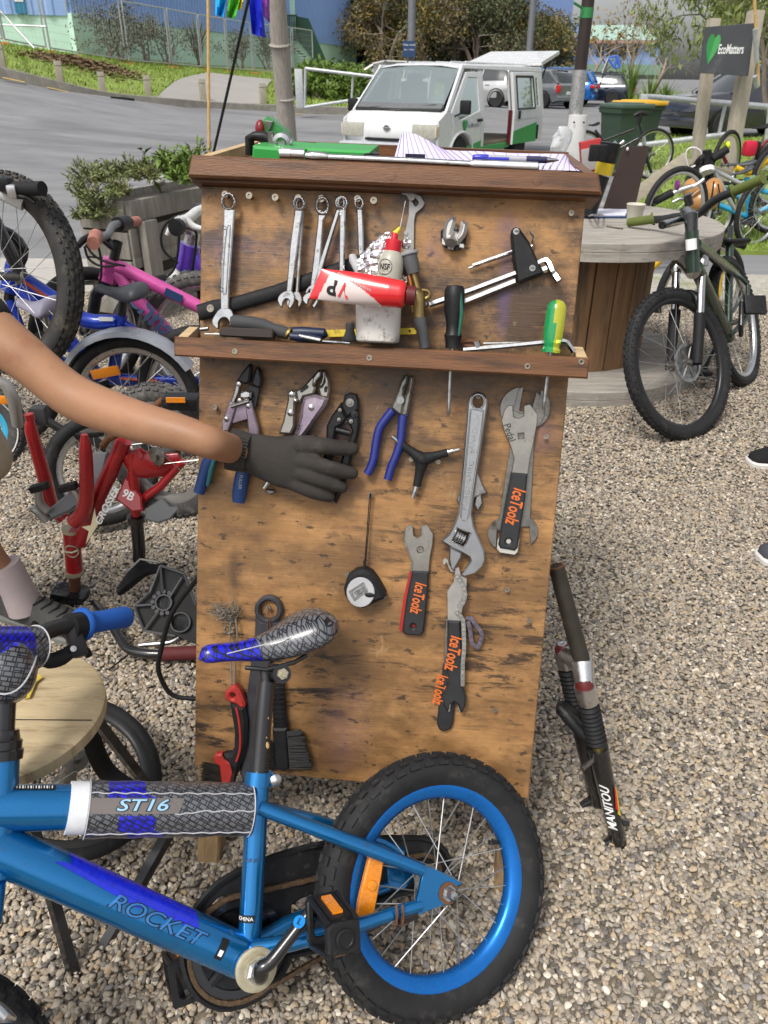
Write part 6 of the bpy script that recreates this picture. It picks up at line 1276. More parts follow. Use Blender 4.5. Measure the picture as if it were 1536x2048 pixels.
pr(t,'ring',FLATB,C6,ringpts(656,238,112,112,32),.003,.012,.003,[hexh]);pr(t,'handle',FLATB,C6,[(552,290),(600,330),(712,330),(740,310),(700,560),(600,900),(560,1300),(530,1550),(500,1602),(455,1590),(430,1535),(470,1100),(492,850),(548,430)],.003,.0105,.003)
for x in(648,680):MB().tube([Q(C6,655,215,.013),Q(C6,x,420,.014),Q(C6,x+6,620,.012)],.0007,5).build('cord',RUST,t)
t=tool('dusting_brush','black brush with a ribbed handle behind the seat post',C6,750,1200,'brush')
pr(t,'handle',BLACK,C6,[(690,700),(760,760),(785,1000),(800,1180),(690,1180),(680,900)],.004,.020,.006)
for k in range(8):MB().tube([Q(C6,690,850+38*k,.021),Q(C6,782,845+38*k,.019)],.0016,6).build('rib',BLACK,t)
pr(t,'back',BLACK,C6,[(684,1172),(802,1172),(826,1490),(780,1515),(712,1505)],.004,.019,.004)
b=MB()
for k in range(420):
 v_=rng.random();x0,y0=802+24*v_,1195+290*v_;x1,y1=912+85*v_+rng.normal(0,7),1185+300*v_+rng.normal(0,7);z=.004+.016*rng.random();b.tube([Q(C6,x0,y0,z),Q(C6,x1,y1,z)],.0007,3,cap=False)
for k in range(160):
 v_=rng.random();x0,y0=690+20*v_,1260+240*v_;x1,y1=640+rng.normal(0,6),1270+240*v_;z=.004+.012*rng.random();b.tube([Q(C6,x0,y0,z),Q(C6,x1,y1,z)],.0007,3,cap=False)
b.build('bristles',mat('black_bristle',(.012,.012,.012),.7),t,kind='stuff')
# == TOP TRAY
def Z(c,x,y,back):
 """a place back m behind the lip, seen at that pixel"""
 p0=BP.P(0,1.0,.03)+_ni*back;return onplane(*c(x,y),p0,-_ni)
def slab(c,pts,back,th,name,m,t,bev=.001):
 PL=Pl(BP.P(0,1.0,.03)+_ni*back,_e1,-_ni);uv=[PL.uv(*c(*p))for p in pts];return MB().prism(uv,PL.M,-th,0,bev).build(name,m,t)
CASE=mat('green_plastic_case',(.03,.30,.055),.4,var=.08)
t=thing('tool_case','bright green plastic tool case lying in the top tray','case',Z(C8,640,340,.08));slab(C8,[(455,262),(835,290),(835,420),(450,420)],.07,.14,'case_half',CASE,t,.004);slab(C8,[(837,276),(1325,298),(1330,420),(837,420)],.09,.12,'case_half',CASE,t,.004)
slab(C8,[(1270,318),(1330,312),(1370,322),(1370,345),(1270,345)],.088,.03,'latch',BLACK,t)
t=thing('hand_drill','worn green hand tool with a red knob in the top tray','hand tool',Z(C8,600,150,.18));GRW=mat('worn_green_enamel',(.04,.22,.06),.4,var=.2,vs=20,dirt=((.25,.25,.22),.4,30))
slab(C8,[(522,80),(558,48),(605,80),(640,112),(690,158),(716,215),(716,300),(580,300),(560,210),(540,170)],.18,.04,'body',GRW,t,.006);MB().ell(Z(C8,517,140,.19),(.0095,.012,.015)).build('knob',mat('dark_red_knob',(.2,.015,.02),.4),t);slab(C8,[(548,75),(606,84),(596,120),(574,160),(556,120)],.176,.01,'worn_patch',DULLSTEEL,t)
t=thing('chain_tool','black chain rivet tool in the top tray','chain tool',Z(C8,480,220,.16))
MB().tube([Z(C8,x,y,.16)for x,y in((430,330),(430,205),(470,190),(540,195),(580,215))],[.006,.0068,.0075,.0085,.008],10).build('bow',BLACK,t);MB().tube([Z(C8,458,330,.17),Z(C8,458,220,.17)],.003,8).build('post',BLACK,t);MB().tube([Z(C8,500,245,.155),Z(C8,575,255,.155)],.002,8).build('pin',STEEL,t)
t=thing('socket','grey ribbed socket standing in the top tray','socket',Z(C8,600,260,.14));a=Z(C8,598,275,.14);MB().lathe([(.0095,0),(.0095,.003),(.0062,.005),(.0055,.024),(0,.024)],a,(0,0,1),14).build('barrel',DULLSTEEL,t)
t=thing('ratchet','chrome ratchet head sticking up in the top tray','ratchet',Z(C8,690,240,.13));MB().lathe([(.014,-.008),(.015,-.006),(.015,.006),(.009,.008),(.006,.004),(0,.004)],Z(C8,672,240,.13),-_ni,24).build('head',CHROME,t);MB().tube([Z(C8,690,215,.135),Z(C8,665,185,.135),Z(C8,740,250,.135)],[.006,.008,.009],10).build('handle',CHROME,t)
t=thing('torque_wrench','long chrome torque wrench lying along the tray lip','torque wrench',Z(C8,900,330,.03))
MB().tube([Z(C8,x,y,.03)for x,y in((660,318),(740,320),(742,320),(838,325))],[.0082,.0082,.0074,.0074],18).build('socket',ALU,t);MB().tube([Z(C8,x,y,.03)for x,y in((845,336),(900,338),(960,341),(1020,345))],[.0055,.0075,.007,.005],16).build('head',CHROME,t)
MB().tube([Z(C8,1000,345,.03),Z(C9,200,280,.03),Z(C9,620,303,.03)],.0052,14).build('bar',CHROME,t);MB().tube([Z(C9,615,303,.03),Z(C9,640,303,.03),Z(C9,1075,322,.03),Z(C9,1085,322,.03)],[.005,.0072,.0072,.005],16).build('knurled_grip',mat('knurled_chrome',(.6,.6,.6),.35,1.0,bump=1.0,bs=900),t)
PAPER=mat('lilac_paper',(.62,.57,.76),.8,var=.03);INK=mat('ruled_line',(.20,.14,.36),.8)
PLn=lambda back:Pl(BP.P(0,1.0,.03)+_ni*back,_e1,-_ni)
t=thing('notepad','curled lilac ruled paper lying in the top tray','paper',Z(C9,700,250,.12));top=[(140,110),(165,90),(200,88),(250,98),(330,140),(390,180),(440,203),(540,210),(640,212),(740,216),(900,226),(1040,229),(1180,230),(1260,232),(1285,262),(1290,300)]
N_=len(top);vs=[]
for k,(x,y)in enumerate(top):
 for j in range(7):
  q=j/6;bx_=85+(x-140)*1.09;bx_=85+1280*k/(N_-1)if k else 85;X=x*(1-q)+bx_*q;Yy=y*(1-q)+(300+.035*bx_)*q;vs.append(Z(C9,X,Yy,.17*(1-q)**.7+.055+.010*math.sin(k*.9+q*3)))
b=MB();b.add(vs,[(k*7+j,k*7+j+1,(k+1)*7+j+1,(k+1)*7+j)for k in range(N_-1)for j in range(6)]);b.build('sheet',PAPER,t,recalc=False,ang=180)
b=MB()
for k in range(27):
 s_=(k+.5)/27*(N_-1);i0=min(int(s_),N_-2);f_=s_-i0;pts=[vs[i0*7+j].lerp(vs[(i0+1)*7+j],f_)-_ni*.0012+V((0,0,.0006))for j in range(7)];b.tube(pts,.00045,4,cap=False)
b.build('ruled_lines',INK,t)
b=MB()
for k in range(26):p=Z(C9,95+k*48,302+k*1.5,.05);b.add([p,p+_e1*.004,p+_e1*.002+V((0,0,.006))],[(0,1,2)])
b.build('torn_edge',WHITE,t,recalc=False);slab(C9,[(172,230),(308,234),(308,320),(172,320)],.048,.002,'print_block',mat('navy_print',(.015,.015,.04),.5),t,0)
t=thing('ballpoint_pen','blue ballpoint pen lying on the lilac paper','pen',Z(C9,900,262,.042));BLP=mat('pen_blue',(.015,.02,.38),.25,coat=.3)
MB().tube([Z(C9,x,y,.042)for x,y in((630,256),(640,256),(690,256),(740,258))],[.003,.0042,.0048,.0046],12).build('cap_end',BLP,t);MB().tube([Z(C9,740,258,.042),Z(C9,1000,268,.042)],.0044,12).build('barrel',mat('pen_clear',(.5,.5,.55),.2,trans=.3),t);MB().tube([Z(C9,740,264,.040),Z(C9,880,268,.040)],.0035,10).build('ink_tube',BLP,t)
MB().tube([Z(C9,998,268,.042),Z(C9,1080,271,.042),Z(C9,1140,273,.042)],[.0048,.005,.0046],12).build('rubber_grip',mat('navy_rubber',(.02,.02,.07),.6),t);MB().tube([Z(C9,1140,273,.042),Z(C9,1200,274,.042),Z(C9,1222,275,.042)],[.0044,.0022,.0008],10).build('tip',CHROME,t)
# == BICYCLES: shared builders
SPOKE=mat('spoke_steel',(.5,.5,.49),.45,1.0,var=.2,vs=30)
def axes(n):
 n=V(n).normalized();a=perp(n);return n,a,n.cross(a)
def wheel(t,c,n,R_,r,rimm,tyrem=None,nsp=28,rim_d=.020,hubm=None,knobs=0,knob_rows=3,wall=None,hub_w=.04,rim_w=None,sep_spokes=False):
 """R_ outer radius of the tyre, r tyre section radius"""
 tyrem=tyrem or RUBBER;hubm=hubm or DULLSTEEL;n,a,b_=axes(n);rw_=rim_w or r*.62;Rb=R_-r*1.85
 hb=MB();hb.lathe([(.010,-hub_w-.012),(.010,-hub_w),(.024,-hub_w+.002),(.024,-hub_w+.006),(.014,-hub_w+.01),(.014,hub_w-.01),(.024,hub_w-.006),(.024,hub_w-.002),(.010,hub_w),(.010,hub_w+.012)],c,n,18)
 w=hb.build('wheel',hubm,t)
 prof=[(Rb,-r*.62)]+[(R_-r+r*math.cos(R(x))*(1.0 if abs(x)>60 else 1),r*math.sin(R(x)))for x in range(-130,131,20)]+[(Rb,r*.62)]
 mb=MB();mb.lathe(prof,c,n,56,cap=False);mb.build('tyre',tyrem,w,ang=60)
 if knobs:
  kb=MB()
  for k in range(knobs):
   for row in range(knob_rows):
    ph=((row-(knob_rows-1)/2)/max(1,(knob_rows-1)/2))*R(58)if knob_rows>1 else 0;th_=2*PI*(k+.5*(row%2))/knobs
    ra=a*math.cos(th_)+b_*math.sin(th_);tg=n.cross(ra);o=(ra*math.cos(ph)+n*math.sin(ph));p=V(c)+ra*(R_-r)+o*(r*1.03)
    L_=2*PI*R_/knobs*.62;kb.box(p,(r*.22,L_*(.8 if row%2 else 1),r*1.0/knob_rows*1.25),M((o,tg,o.cross(tg))).transposed())
  kb.build('tread',tyrem,w,smooth=False,kind='stuff')
 mb=MB();mb.lathe([(Rb+.006,-rw_),(Rb-.004,-rw_*1.04),(Rb-rim_d*.7,-rw_*.8),(Rb-rim_d,-rw_*.4),(Rb-rim_d,rw_*.4),(Rb-rim_d*.7,rw_*.8),(Rb-.004,rw_*1.04),(Rb+.006,rw_)],c,n,56,cap=False)
 mb.build('rim',rimm,w,ang=60)
 if wall:
  mb=MB()
  for s_ in(-1,1):mb.lathe([(Rb+.004,s_*r*.66),(R_-r*.75,s_*r*1.03)],c,n,56,cap=False)
  mb.build('sidewall',wall,w,recalc=False)
 mb=MB()
 for k in range(nsp):
  s_=1 if k%2 else-1;t0=2*PI*k/nsp;t1=t0+(1 if(k//2)%2 else-1)*.95
  p=V(c)+(a*math.cos(t1)+b_*math.sin(t1))*.023+n*(s_*(hub_w-.004));q=V(c)+(a*math.cos(t0)+b_*math.sin(t0))*(Rb-rim_d)
  if sep_spokes:MB().tube([p,q],.0011,5).build('spoke',SPOKE,w)
  else:mb.tube([p,q],.0011,4,cap=False)
 if not sep_spokes:mb.build('spokes',SPOKE,w,kind='stuff')
 return w
def T(t,name,m,pts,r,n=12,sm_=0,flat=None,cap=True,ang=50,label=None):
 if sm_ and isinstance(r,(list,tuple)):N_=(len(pts)-1)*sm_+1;r=[float(np.interp(i/sm_,range(len(r)),r))for i in range(N_)]
 return MB().tube(smooth_path(pts,sm_)if sm_ else pts,r,n,flat=flat,cap=cap).build(name,m,t,ang=ang,label=label)
def saddle(t,nose,tail,up,side,wn,wt,h,m,name='saddle',shell=None):
 up,side=V(up).normalized(),V(side).normalized();b=MB();vs=[];S,K=24,18
 for i in range(S+1):
  s_=i/S;c=V(nose).lerp(V(tail),s_);wd=wn+(wt-wn)*sm(.3,.85,s_);e_=math.sqrt(max(.0,1-((.1-s_)/.1)**2))if s_<.1 else(math.sqrt(max(0,1-((s_-.78)/.22)**2))if s_>.78 else 1.0);e_=max(e_,.08)
  hh=h*e_*(.5+.55*sm(.2,.75,s_));c=c+up*(.05*h*math.cos(s_*PI*2)*4)
  for k in range(K):
   a_=2*PI*k/K;y=math.sin(a_);vs.append(c+side*(wd*e_*math.cos(a_))+up*(hh*(y if y>0 else y*.45)*(abs(y)**-.25 if abs(y)>.05 else 1)))
 b.add(vs,[(i*K+k,i*K+(k+1)%K,(i+1)*K+(k+1)%K,(i+1)*K+k)for i in range(S)for k in range(K)]+[tuple(range(K)),tuple(S*K+k for k in range(K))]);return b.build(name,m,t,ang=60)
def tubewrap(A,B,r,roll=0.0,ref=None):
 A,B=V(A),V(B);ax=(B-A).normalized();mid=(A+B)/2;c=(CAM-mid);c=(c-ax*c.dot(ax)).normalized();u=ax.cross(c).normalized()*-1
 if u.dot(ref or upv)<0:u=-u
 def f(x,y,z):
  a_=y/r+roll;return mid+ax*x+(c*math.cos(a_)+u*math.sin(a_))*(r+z)
 return f
def patch(t,name,m,f,poly,lift=.0004,nx=10,ny=8):
 """sticker: a quad in tube coordinates (x,y corners bl,br,tr,tl) wrapped on the tube"""
 bl,br,tr,tl=[V((a,b,0))for a,b in poly];vs=[]
 for i in range(nx+1):
  for j in range(ny+1):
   p=bl.lerp(br,i/nx).lerp(tl.lerp(tr,i/nx),j/ny);vs.append(f(p.x,p.y,lift))
 return MB().add(vs,[(i*(ny+1)+j,(i+1)*(ny+1)+j,(i+1)*(ny+1)+j+1,i*(ny+1)+j+1)for i in range(nx)for j in range(ny)]).build(name,m,t,recalc=False)
 # == KIDS BIKE IN FRONT
_th,_ph=.5281,.61568
KN=V((math.cos(_ph)*math.sin(_th),-math.cos(_ph)*math.cos(_th),math.sin(_ph)));KP=Pl((.08787,.78935,.16419),(math.cos(_th),math.sin(_th),0),KN)
KW=KP.w;D6=crop(0,1520,560/1536);D7=crop(300,1500,560/1536);D8=crop(620,1460,500/1536);D4=crop(0,1180,420/1536);D5=crop(0,1180,220/1073)
def k(c,x,y,o=0.0):return KW(*c(x,y),o)
def weave():
 m=bpy.data.materials.new('printed_weave');m.use_nodes=True;n=m.node_tree.nodes;l=m.node_tree.links;b=n['Principled BSDF'];b.inputs['Roughness'].default_value=.3;b.inputs['Coat Weight'].default_value=.6;b.inputs['Coat Roughness'].default_value=.12
 at_=n.new('ShaderNodeAttribute');at_.attribute_name='surf';at_.attribute_type='GEOMETRY'
 mp=n.new('ShaderNodeMapping');mp.inputs['Rotation'].default_value=(0,0,R(28));mp.inputs['Scale'].default_value=(125,125,125);l.new(at_.outputs['Vector'],mp.inputs['Vector'])
 def brick(rot,w_,h_,off):
  q=n.new('ShaderNodeMapping');q.inputs['Rotation'].default_value=(0,0,rot);q.inputs['Location'].default_value=(off,off,0);l.new(mp.outputs[0],q.inputs['Vector'])
  k_=n.new('ShaderNodeTexBrick');k_.inputs['Scale'].default_value=1;k_.inputs['Mortar Size'].default_value=.10;k_.inputs['Mortar Smooth'].default_value=.05;k_.inputs['Brick Width'].default_value=w_;k_.inputs['Row Height'].default_value=h_;k_.offset=.5
  l.new(q.outputs[0],k_.inputs['Vector']);return k_.outputs['Fac']
 a,c=brick(0,1.6,.8,0),brick(PI/2,2.4,1.6,.3);mx=n.new('ShaderNodeMath');mx.operation='MAXIMUM';l.new(a,mx.inputs[0]);l.new(c,mx.inputs[1])
 sx=n.new('ShaderNodeSeparateXYZ');l.new(at_.outputs['Vector'],sx.inputs[0])
 c1=n.new('ShaderNodeMix');c1.data_type='RGBA';c1.inputs['A'].default_value=(.115,.12,.13,1);c1.inputs['B'].default_value=(.008,.012,.56,1);st=n.new('ShaderNodeMath');st.operation='GREATER_THAN';st.inputs[1].default_value=.5;l.new(sx.outputs['Z'],st.inputs[0]);l.new(st.outputs[0],c1.inputs['Factor'])
 c2=n.new('ShaderNodeMix');c2.data_type='RGBA';l.new(mx.outputs[0],c2.inputs['Factor']);l.new(c1.outputs['Result'],c2.inputs['A']);c2.inputs['B'].default_value=(.006,.006,.012,1);l.new(c2.outputs['Result'],b.inputs['Base Color']);return m
WEAVE=weave()
def surf(o,fn):
 """store print coordinates (along, around, blue?) on the points"""
 a=o.data.attributes.new('surf','FLOAT_VECTOR','POINT');P=rootinv(o).inverted()
 for i,v in enumerate(o.data.vertices):a.data[i].vector=fn(P@v.co)
kb=thing('kids_bike','blue metallic kids bike with printed pads leaning on the wooden stool','bicycle',KP.P(0,-.197))
rw_=wheel(kb,KP.o,KP.n,.203,.0255,BLUERIM,RUBBER,28,.022,DULLSTEEL,46,5,hub_w=.034,rim_w=.015,sep_spokes=True)
T(rw_,'valve',BLACK,[k(D8,1168,690),k(D8,1100,692)],[.003,.0035])
pr_=MB();uv=[KP.uv(*D8(x,y),.024)for x,y in((384,706),(462,742),(438,900),(396,1110),(386,1170),(284,1166),(300,1050),(340,880))];pr_.prism(uv,KP.M,.017,.026,.002);pr_.build('reflector',ORANGE,rw_);MB().lathe([(.008,0),(.007,.003),(0,.004)],k(D8,380,955,.027),KP.n,14).build('reflector_boss',ORANGE,rw_)
TA,TB=k(D6,-60,262,.0),k(D7,560,305,.0)
T(kb,'top_tube',BLUE,[TA,TB],.030,28);DA,DB=k(D6,-40,470,0),k(D7,500,1130,0)
T(kb,'down_tube',BLUE,[DA,DB],.030,28)
T(kb,'seat_tube',BLUE,[k(D7,545,1050),k(D7,596,150)],.0168,24);T(kb,'seat_collar',BLUE,[k(D7,590,195),k(D7,598,118)],.0205,24)
c=k(D7,640,160);MB().bbox(c,(.022,.022,.024),.005,KP.M.to_3x3()).build('clamp_lug',BLUE,kb);MB().lathe([(.0095,0),(.009,.006),(.004,.010),(0,.0105)],k(D7,686,162,.008),KP.n,8).build('clamp_bolt',ALU,kb)
HA,HB=k(D6,5,-20,0),k(D6,-30,640,0);hd=(HA-HB).normalized()
T(kb,'head_tube',BLUE,[HB,HA],.0235,24)
T(kb,'seat_stay',BLUE,[k(D7,600,315,.012),k(D7,850,410,.026),k(D7,1180,535,.045),k(D8,690,860,.052)],[.011,.0105,.0118,.0098],16);T(kb,'seat_stay',BLUE,[k(D7,620,320,-.012),k(D7,900,385,-.035),k(D7,1270,505,-.052),k(D8,560,760,-.052)],[.011,.0105,.0105,.0098],16)
T(kb,'chain_stay',BLUE,[k(D7,560,1090,.02),k(D7,760,1060,.034),k(D7,1110,972,.046),k(D8,560,1110,.05),k(D8,680,1075,.052)],[.0125,.012,.011,.0095,.009],16);T(kb,'chain_stay',BLUE,[k(D7,560,1070,-.02),k(D7,740,960,-.036),k(D7,900,890,-.046),k(D8,480,960,-.05)],[.0125,.012,.011,.009],16)
uv=[KP.uv(*D8(x,y),.056)for x,y in((706,834),(800,868),(938,942),(900,962),(840,968),(790,1010),(800,1030),(850,1046),(842,1066),(668,1136),(660,1040),(692,900))];MB().prism(uv,KP.M,.050,.056,.0008).build('dropout',BLUE,kb)
uv=[KP.uv(*D8(x,y),-.05)for x,y in((500,760),(600,800),(650,900),(560,1000),(480,960),(470,850))];MB().prism(uv,KP.M,-.056,-.050,.0008).build('dropout',BLUE,kb)
b=MB();b.lathe([(.0125,0),(.0125,.004),(.0085,.004),(.0085,.016),(.0065,.019),(0,.0195)],k(D8,850,1000,.056),KP.n,6);b.build('axle_nut',CHROME,kb,ang=20);MB().lathe([(.016,0),(.016,.002)],k(D8,846,1000,.056),KP.n,18).build('washer',RUST,kb)
for x in(530,568):T(kb,'brake_strap',RUST,[k(D8,x,1075,.063),k(D8,x+6,1130,.067),k(D8,x,1200,.058)],.0022,6)
T(kb,'brake_arm',BLKPAINT,[k(D8,660,1125,.05),k(D8,600,1150,.05),k(D8,540,1180,.052)],[.008,.009,.005],8,flat=(KP.n,.3))
for a_,r_ in((k(D7,570,300),.029),(k(D7,505,1125),.028)):pass
CREAM=mat('cream_bearing_cup',(.42,.38,.27),.4,.4,var=.2,vs=60)
bb=k(D7,545,1150,.0);T(kb,'bottom_bracket',BLUE,[bb-KP.n*.034,bb+KP.n*.034],.0285,28);b=MB();b.lathe([(.0295,0),(.0295,.005),(.025,.007),(.020,.006),(.020,.009),(.010,.009),(.010,.012)],bb+KP.n*.034,KP.n,28);b.build('bearing_cup',CREAM,kb);MB().lathe([(.0165,0),(.0165,.006),(.012,.008)],bb+KP.n*.043,KP.n,6).build('lock_nut',ALU,kb,ang=20)
T(kb,'crank',BLKPAINT,[bb+KP.n*.04,bb+KP.n*.062,k(D7,610,1195,.070),k(D7,660,1165,.074),k(D7,760,1040,.076),k(D7,880,885,.078),k(D7,925,835,.078)],[.0105,.0105,.0105,.0095,.0088,.0088,.0105],14,3)
MB().lathe([(.0085,0),(.0085,.001)],k(D7,818,942,.086),KP.n,20).build('crank_sticker',mat('sky_sticker',(.02,.28,.75),.4),kb);text('L',.012,KP.frame(*D7(818,942),.0885,-.9),NAVY,kb)
def pedal(c_,out,up_,m=BLACK):
 """out: axle direction away from the crank; up_: across"""
 out,up_=V(out).normalized(),V(up_).normalized();fw_=out.cross(up_);F=M(((fw_.x,up_.x,out.x,c_.x),(fw_.y,up_.y,out.y,c_.y),(fw_.z,up_.z,out.z,c_.z),(0,0,0,1)));hx_=[(-.032,-.016),(-.026,-.024),(.026,-.024),(.032,-.016),(.032,.016),(.026,.024),(-.026,.024),(-.032,.016)]
 p=MB();p.prism(hx_,F,0,.010,.002,[[(x*.7,y*.62)for x,y in hx_]]);o=p.build('pedal',m,kb)
 p=MB();p.prism([(x*.62,y*.95)for x,y in hx_],F,.072,.086,.003);p.build('end_plate',m,o);MB().lathe([(.013,0),(.013,.003),(.010,.004),(.009,.003),(0,.003)],F@V((0,0,.086)),out,20).build('end_cap',m,o)
 for s_ in(-1,1):
  p=MB();
  for y in(-.021,.021):p.add([F@V((s_*.032,y*.9,.005)),F@V((s_*.019,y*.9,.078)),F@V((s_*.019,y*.75,.078)),F@V((s_*.032,y*.75,.005))],[(0,1,2,3)])
  p.tube([F@V((s_*.031,-.02,.006)),F@V((s_*.02,-.02,.08))],.004,6);p.tube([F@V((s_*.031,.02,.006)),F@V((s_*.02,.02,.08))],.004,6);p.box(F@V((s_*.0265,0,.04)),(.004,.03,.068),M((fw_,up_,out)).transposed()@M.Rotation(-s_*.16,3,'Y'));p.build('side_wall',m,o)
  p=MB();p.box(F@V((s_*.0295,0,.042)),(.004,.014,.046),M((fw_,up_,out)).transposed()@M.Rotation(-s_*.16,3,'Y'));p.build('reflector',ORANGE,o)
 T(o,'spindle',m,[F@V((0,0,-.012)),F@V((0,0,.075))],.0085,12)
 return o
pc=k(D7,945,920,.088);pedal(pc,KP.n,(KP.e1*.96-KP.e2*.25));fpc=k(D7,205,1270,-.080)
pedal(fpc,-KP.n,(KP.e1*.9-KP.e2*.1));T(kb,'crank',BLKPAINT,[bb-KP.n*.04,bb-KP.n*.066,k(D7,420,1190,-.072),k(D7,190,1330,-.074)],[.010,.010,.0088,.0105],12)
go=-.052;cg=[(250,860),(330,765),(430,690),(600,610),(780,548),(960,508),(1250,480)];cg2=[(560,660),(690,662),(790,705),(846,790),(840,870),(790,920),(620,985),(420,1050)]
cg3=[(1000,1050),(880,1100),(770,1125),(748,1170),(700,1250),(620,1335),(500,1395),(380,1412),(265,1355),(195,1240),(172,1090),(200,960)]
out_=[KP.uv(*D7(x,y),go)for x,y in cg]+[KP.uv(*D8(x,y),go)for x,y in cg2]+[KP.uv(*D7(x,y),go)for x,y in cg3]
hA=[KP.uv(*D7(x,y),go)for x,y in((300,905),(350,840),(400,800),(440,860),(470,930),(440,960),(380,940))];hB=[KP.uv(*D7(x,y),go)for x,y in((590,880),(640,890),(664,960),(650,1000),(600,980))];hC=[KP.uv(*D7(x,y),go)for x,y in((470,820),(500,800),(500,900),(480,880))]
hD=[KP.uv(*D7(x,y),go)for x,y in((780,850),(900,790),(960,800),(900,870),(800,920))]
MB().prism(smo(out_,2),KP.M,go-.012,go,.002,[smo(h,2)for h in(hA,hB,hC,hD)]).build('chain_guard',BLACK,kb,ang=30)
b=MB();o2=smo(out_,2);b.tube([KP.P(u,v,go+.004)for u,v in o2],.005,6,closed=True);b.build('guard_rim',BLACK,kb)
cc=KP.uv(*D7(490,1090),-.045);b=MB();b.lathe([(.070,0),(.070,.003),(.058,.003),(.058,0)],KP.P(*cc,-.05),KP.n,40);
for q in range(4):a_=q*PI/2+.5;b.tube([KP.P(*cc,-.047),KP.P(cc[0]+.06*math.cos(a_),cc[1]+.06*math.sin(a_),-.047)],.006,6)
b.build('chainring',BLKPAINT,kb)
RCH=mat('rusty_chain',(.13,.085,.05),.55,.7,var=.4,vs=150)
cr_=.074;ch=[]
for q in range(26):a_=R(72+q*8);ch.append(KP.P(cc[0]+cr_*math.cos(a_),cc[1]+cr_*math.sin(a_),-.047))
hubc=(0,0);ch2=[KP.P(.034*math.cos(R(-80+q*20)),.034*math.sin(R(-80+q*20)),-.047)for q in range(9)];loop=ch+ch2;P_all=[]
for q in range(len(loop)):
 A,B=loop[q],loop[(q+1)%len(loop)];kk=max(1,int((B-A).length/.0127));P_all+=[A.lerp(B,j/kk)for j in range(kk)]
b=MB()
for q in range(len(P_all)):
 A,B=P_all[q],P_all[(q+1)%len(P_all)];o_=.0035 if q%2 else .0022
 for s_ in(-1,1):b.tube([A+KP.n*o_*s_,B+KP.n*o_*s_],.0038,6,flat=(KP.n,.2))
 b.tube([A-KP.n*.003,A+KP.n*.003],.003,6)
b.build('chain',RCH,kb)
T(kb,'seat_post',BLKPAINT,[k(D7,596,140),k(C6,640,800)],.0135,20);T(kb,'seat_post_neck',BLKPAINT,[k(C6,640,805),k(C6,632,690)],.0095,16)
CHIP=mat('chipped_paint',(.45,.30,.12),.7)
for x,y,w2,h2 in((646,1300,15,26),(652,1085,8,14),(640,1240,8,12)):
 p=k(C6,x,y,.0118);b=MB();b.ell(p,(.0022*w2/10,.0022*h2/10,.0012),KP.M.to_3x3());b.build('paint_chip',CHIP,kb)
sp=k(C6,765,740,.028);T(kb,'saddle_clamp',BLKPAINT,[sp-KP.n*.056,sp],.0145,18);MB().lathe([(.0085,0),(.0085,.006),(.005,.006),(.005,.011),(0,.011)],sp,KP.n,6).build('clamp_nut',CREAM,kb,ang=20);T(kb,'clamp_neck',BLKPAINT,[k(C6,640,720),k(C6,740,740)],.010,12)
for o_ in(-.02,.02):T(kb,'saddle_rail',BLKPAINT,[k(C6,480,690,o_*.4),k(C6,640,705,o_),k(C6,860,650,o_),k(C6,960,590,o_)],.0035,8)
sn,st_=k(C6,118,668,0),k(C6,1195,385,-.012);sl=(st_-sn);so_=saddle(kb,sn,st_,KP.e2*.93+KP.n*.12,KP.n*.93-KP.e2*.12,.017,.068,.040,WEAVE);L_=sl.length;sdir_=sl.normalized()
surf(so_,lambda p:V(((p-sn).dot(sdir_),(p-sn).dot(KP.n)+(p-sn).dot(KP.e2)*.6,1.0 if(p-sn).dot(sdir_)+.25*(p-sn).dot(KP.n)<.40*L_ else 0.0)))
SEAM=mat('white_stitch',(.45,.45,.47),.6)
T(kb,'saddle_seam',SEAM,[KW(*C6(x,y),z)+KP.e2*.0 for x,y,z in((330,580,.029),(520,535,.030),(700,490,.033),(900,440,.036),(1080,395,.038),(1170,375,.036))],.0009,6)
pA,pB=k(D6,470,270),k(D6,1365,268);pr2=.0375;f=tubewrap(pA,pB,pr2);pax=(pB-pA).normalized();pl_=(pB-pA).length
o=T(kb,'tube_pad',WEAVE,[pA.lerp(pB,q/14)for q in range(15)],[pr2*(1+.02*math.sin(q*2.1))for q in range(15)],36);mid=(pA+pB)/2;cdir=(CAM-mid);cdir=(cdir-pax*cdir.dot(pax)).normalized();udir=pax.cross(cdir);udir=udir if udir.dot(upv)>0 else-udir
def padc(p):
 x=(p-pA).dot(pax);q=p-pA-pax*x;a_=math.atan2(q.dot(udir),q.dot(cdir));s_=x/pl_;bl_=.10+.14*(a_<-.25)-.05*a_
 return V((x,a_*pr2,1.0 if(.16-.06*a_<s_<.38-.05*a_ and abs(a_)>.22)else 0.0))
surf(o,padc)
patch(kb,'pad_band',mat('pad_grey_band',(.16,.14,.13),.35,coat=.5),f,[(-pl_*.49,-.006),(pl_*.02,-.006),(pl_*.05,.014),(-pl_*.49,.014)],.0012,12,5)
text('ST16',.0195,None,mat('pale_blue_print',(.30,.52,.72),.4),kb,sx=1.7,bold=.012,shear=.25,wrap=lambda x,y,z:f(x-pl_*.20,y+.004,z+.0034))
text('ST16',.0195,None,BLACK,kb,sx=1.7,bold=.05,shear=.25,wrap=lambda x,y,z:f(x-pl_*.20,y+.004,z*.1+.0028))
for y0 in(.021,-.036,-.006):T(kb,'pad_stitching',SEAM,[f(-pl_*.49+pl_*.98*q/30,y0+.0012*math.sin(q*1.9)+(.003 if y0==-.006 and q>18 else 0),.001)for q in range(0 if y0!=-.006 else 15,31)],.0009,5)
for x0 in(-.495,.495):T(kb,'pad_edge',SEAM,[f(pl_*x0,pr2*a_/10,.001)for a_ in range(-14,15)],.0010,5)
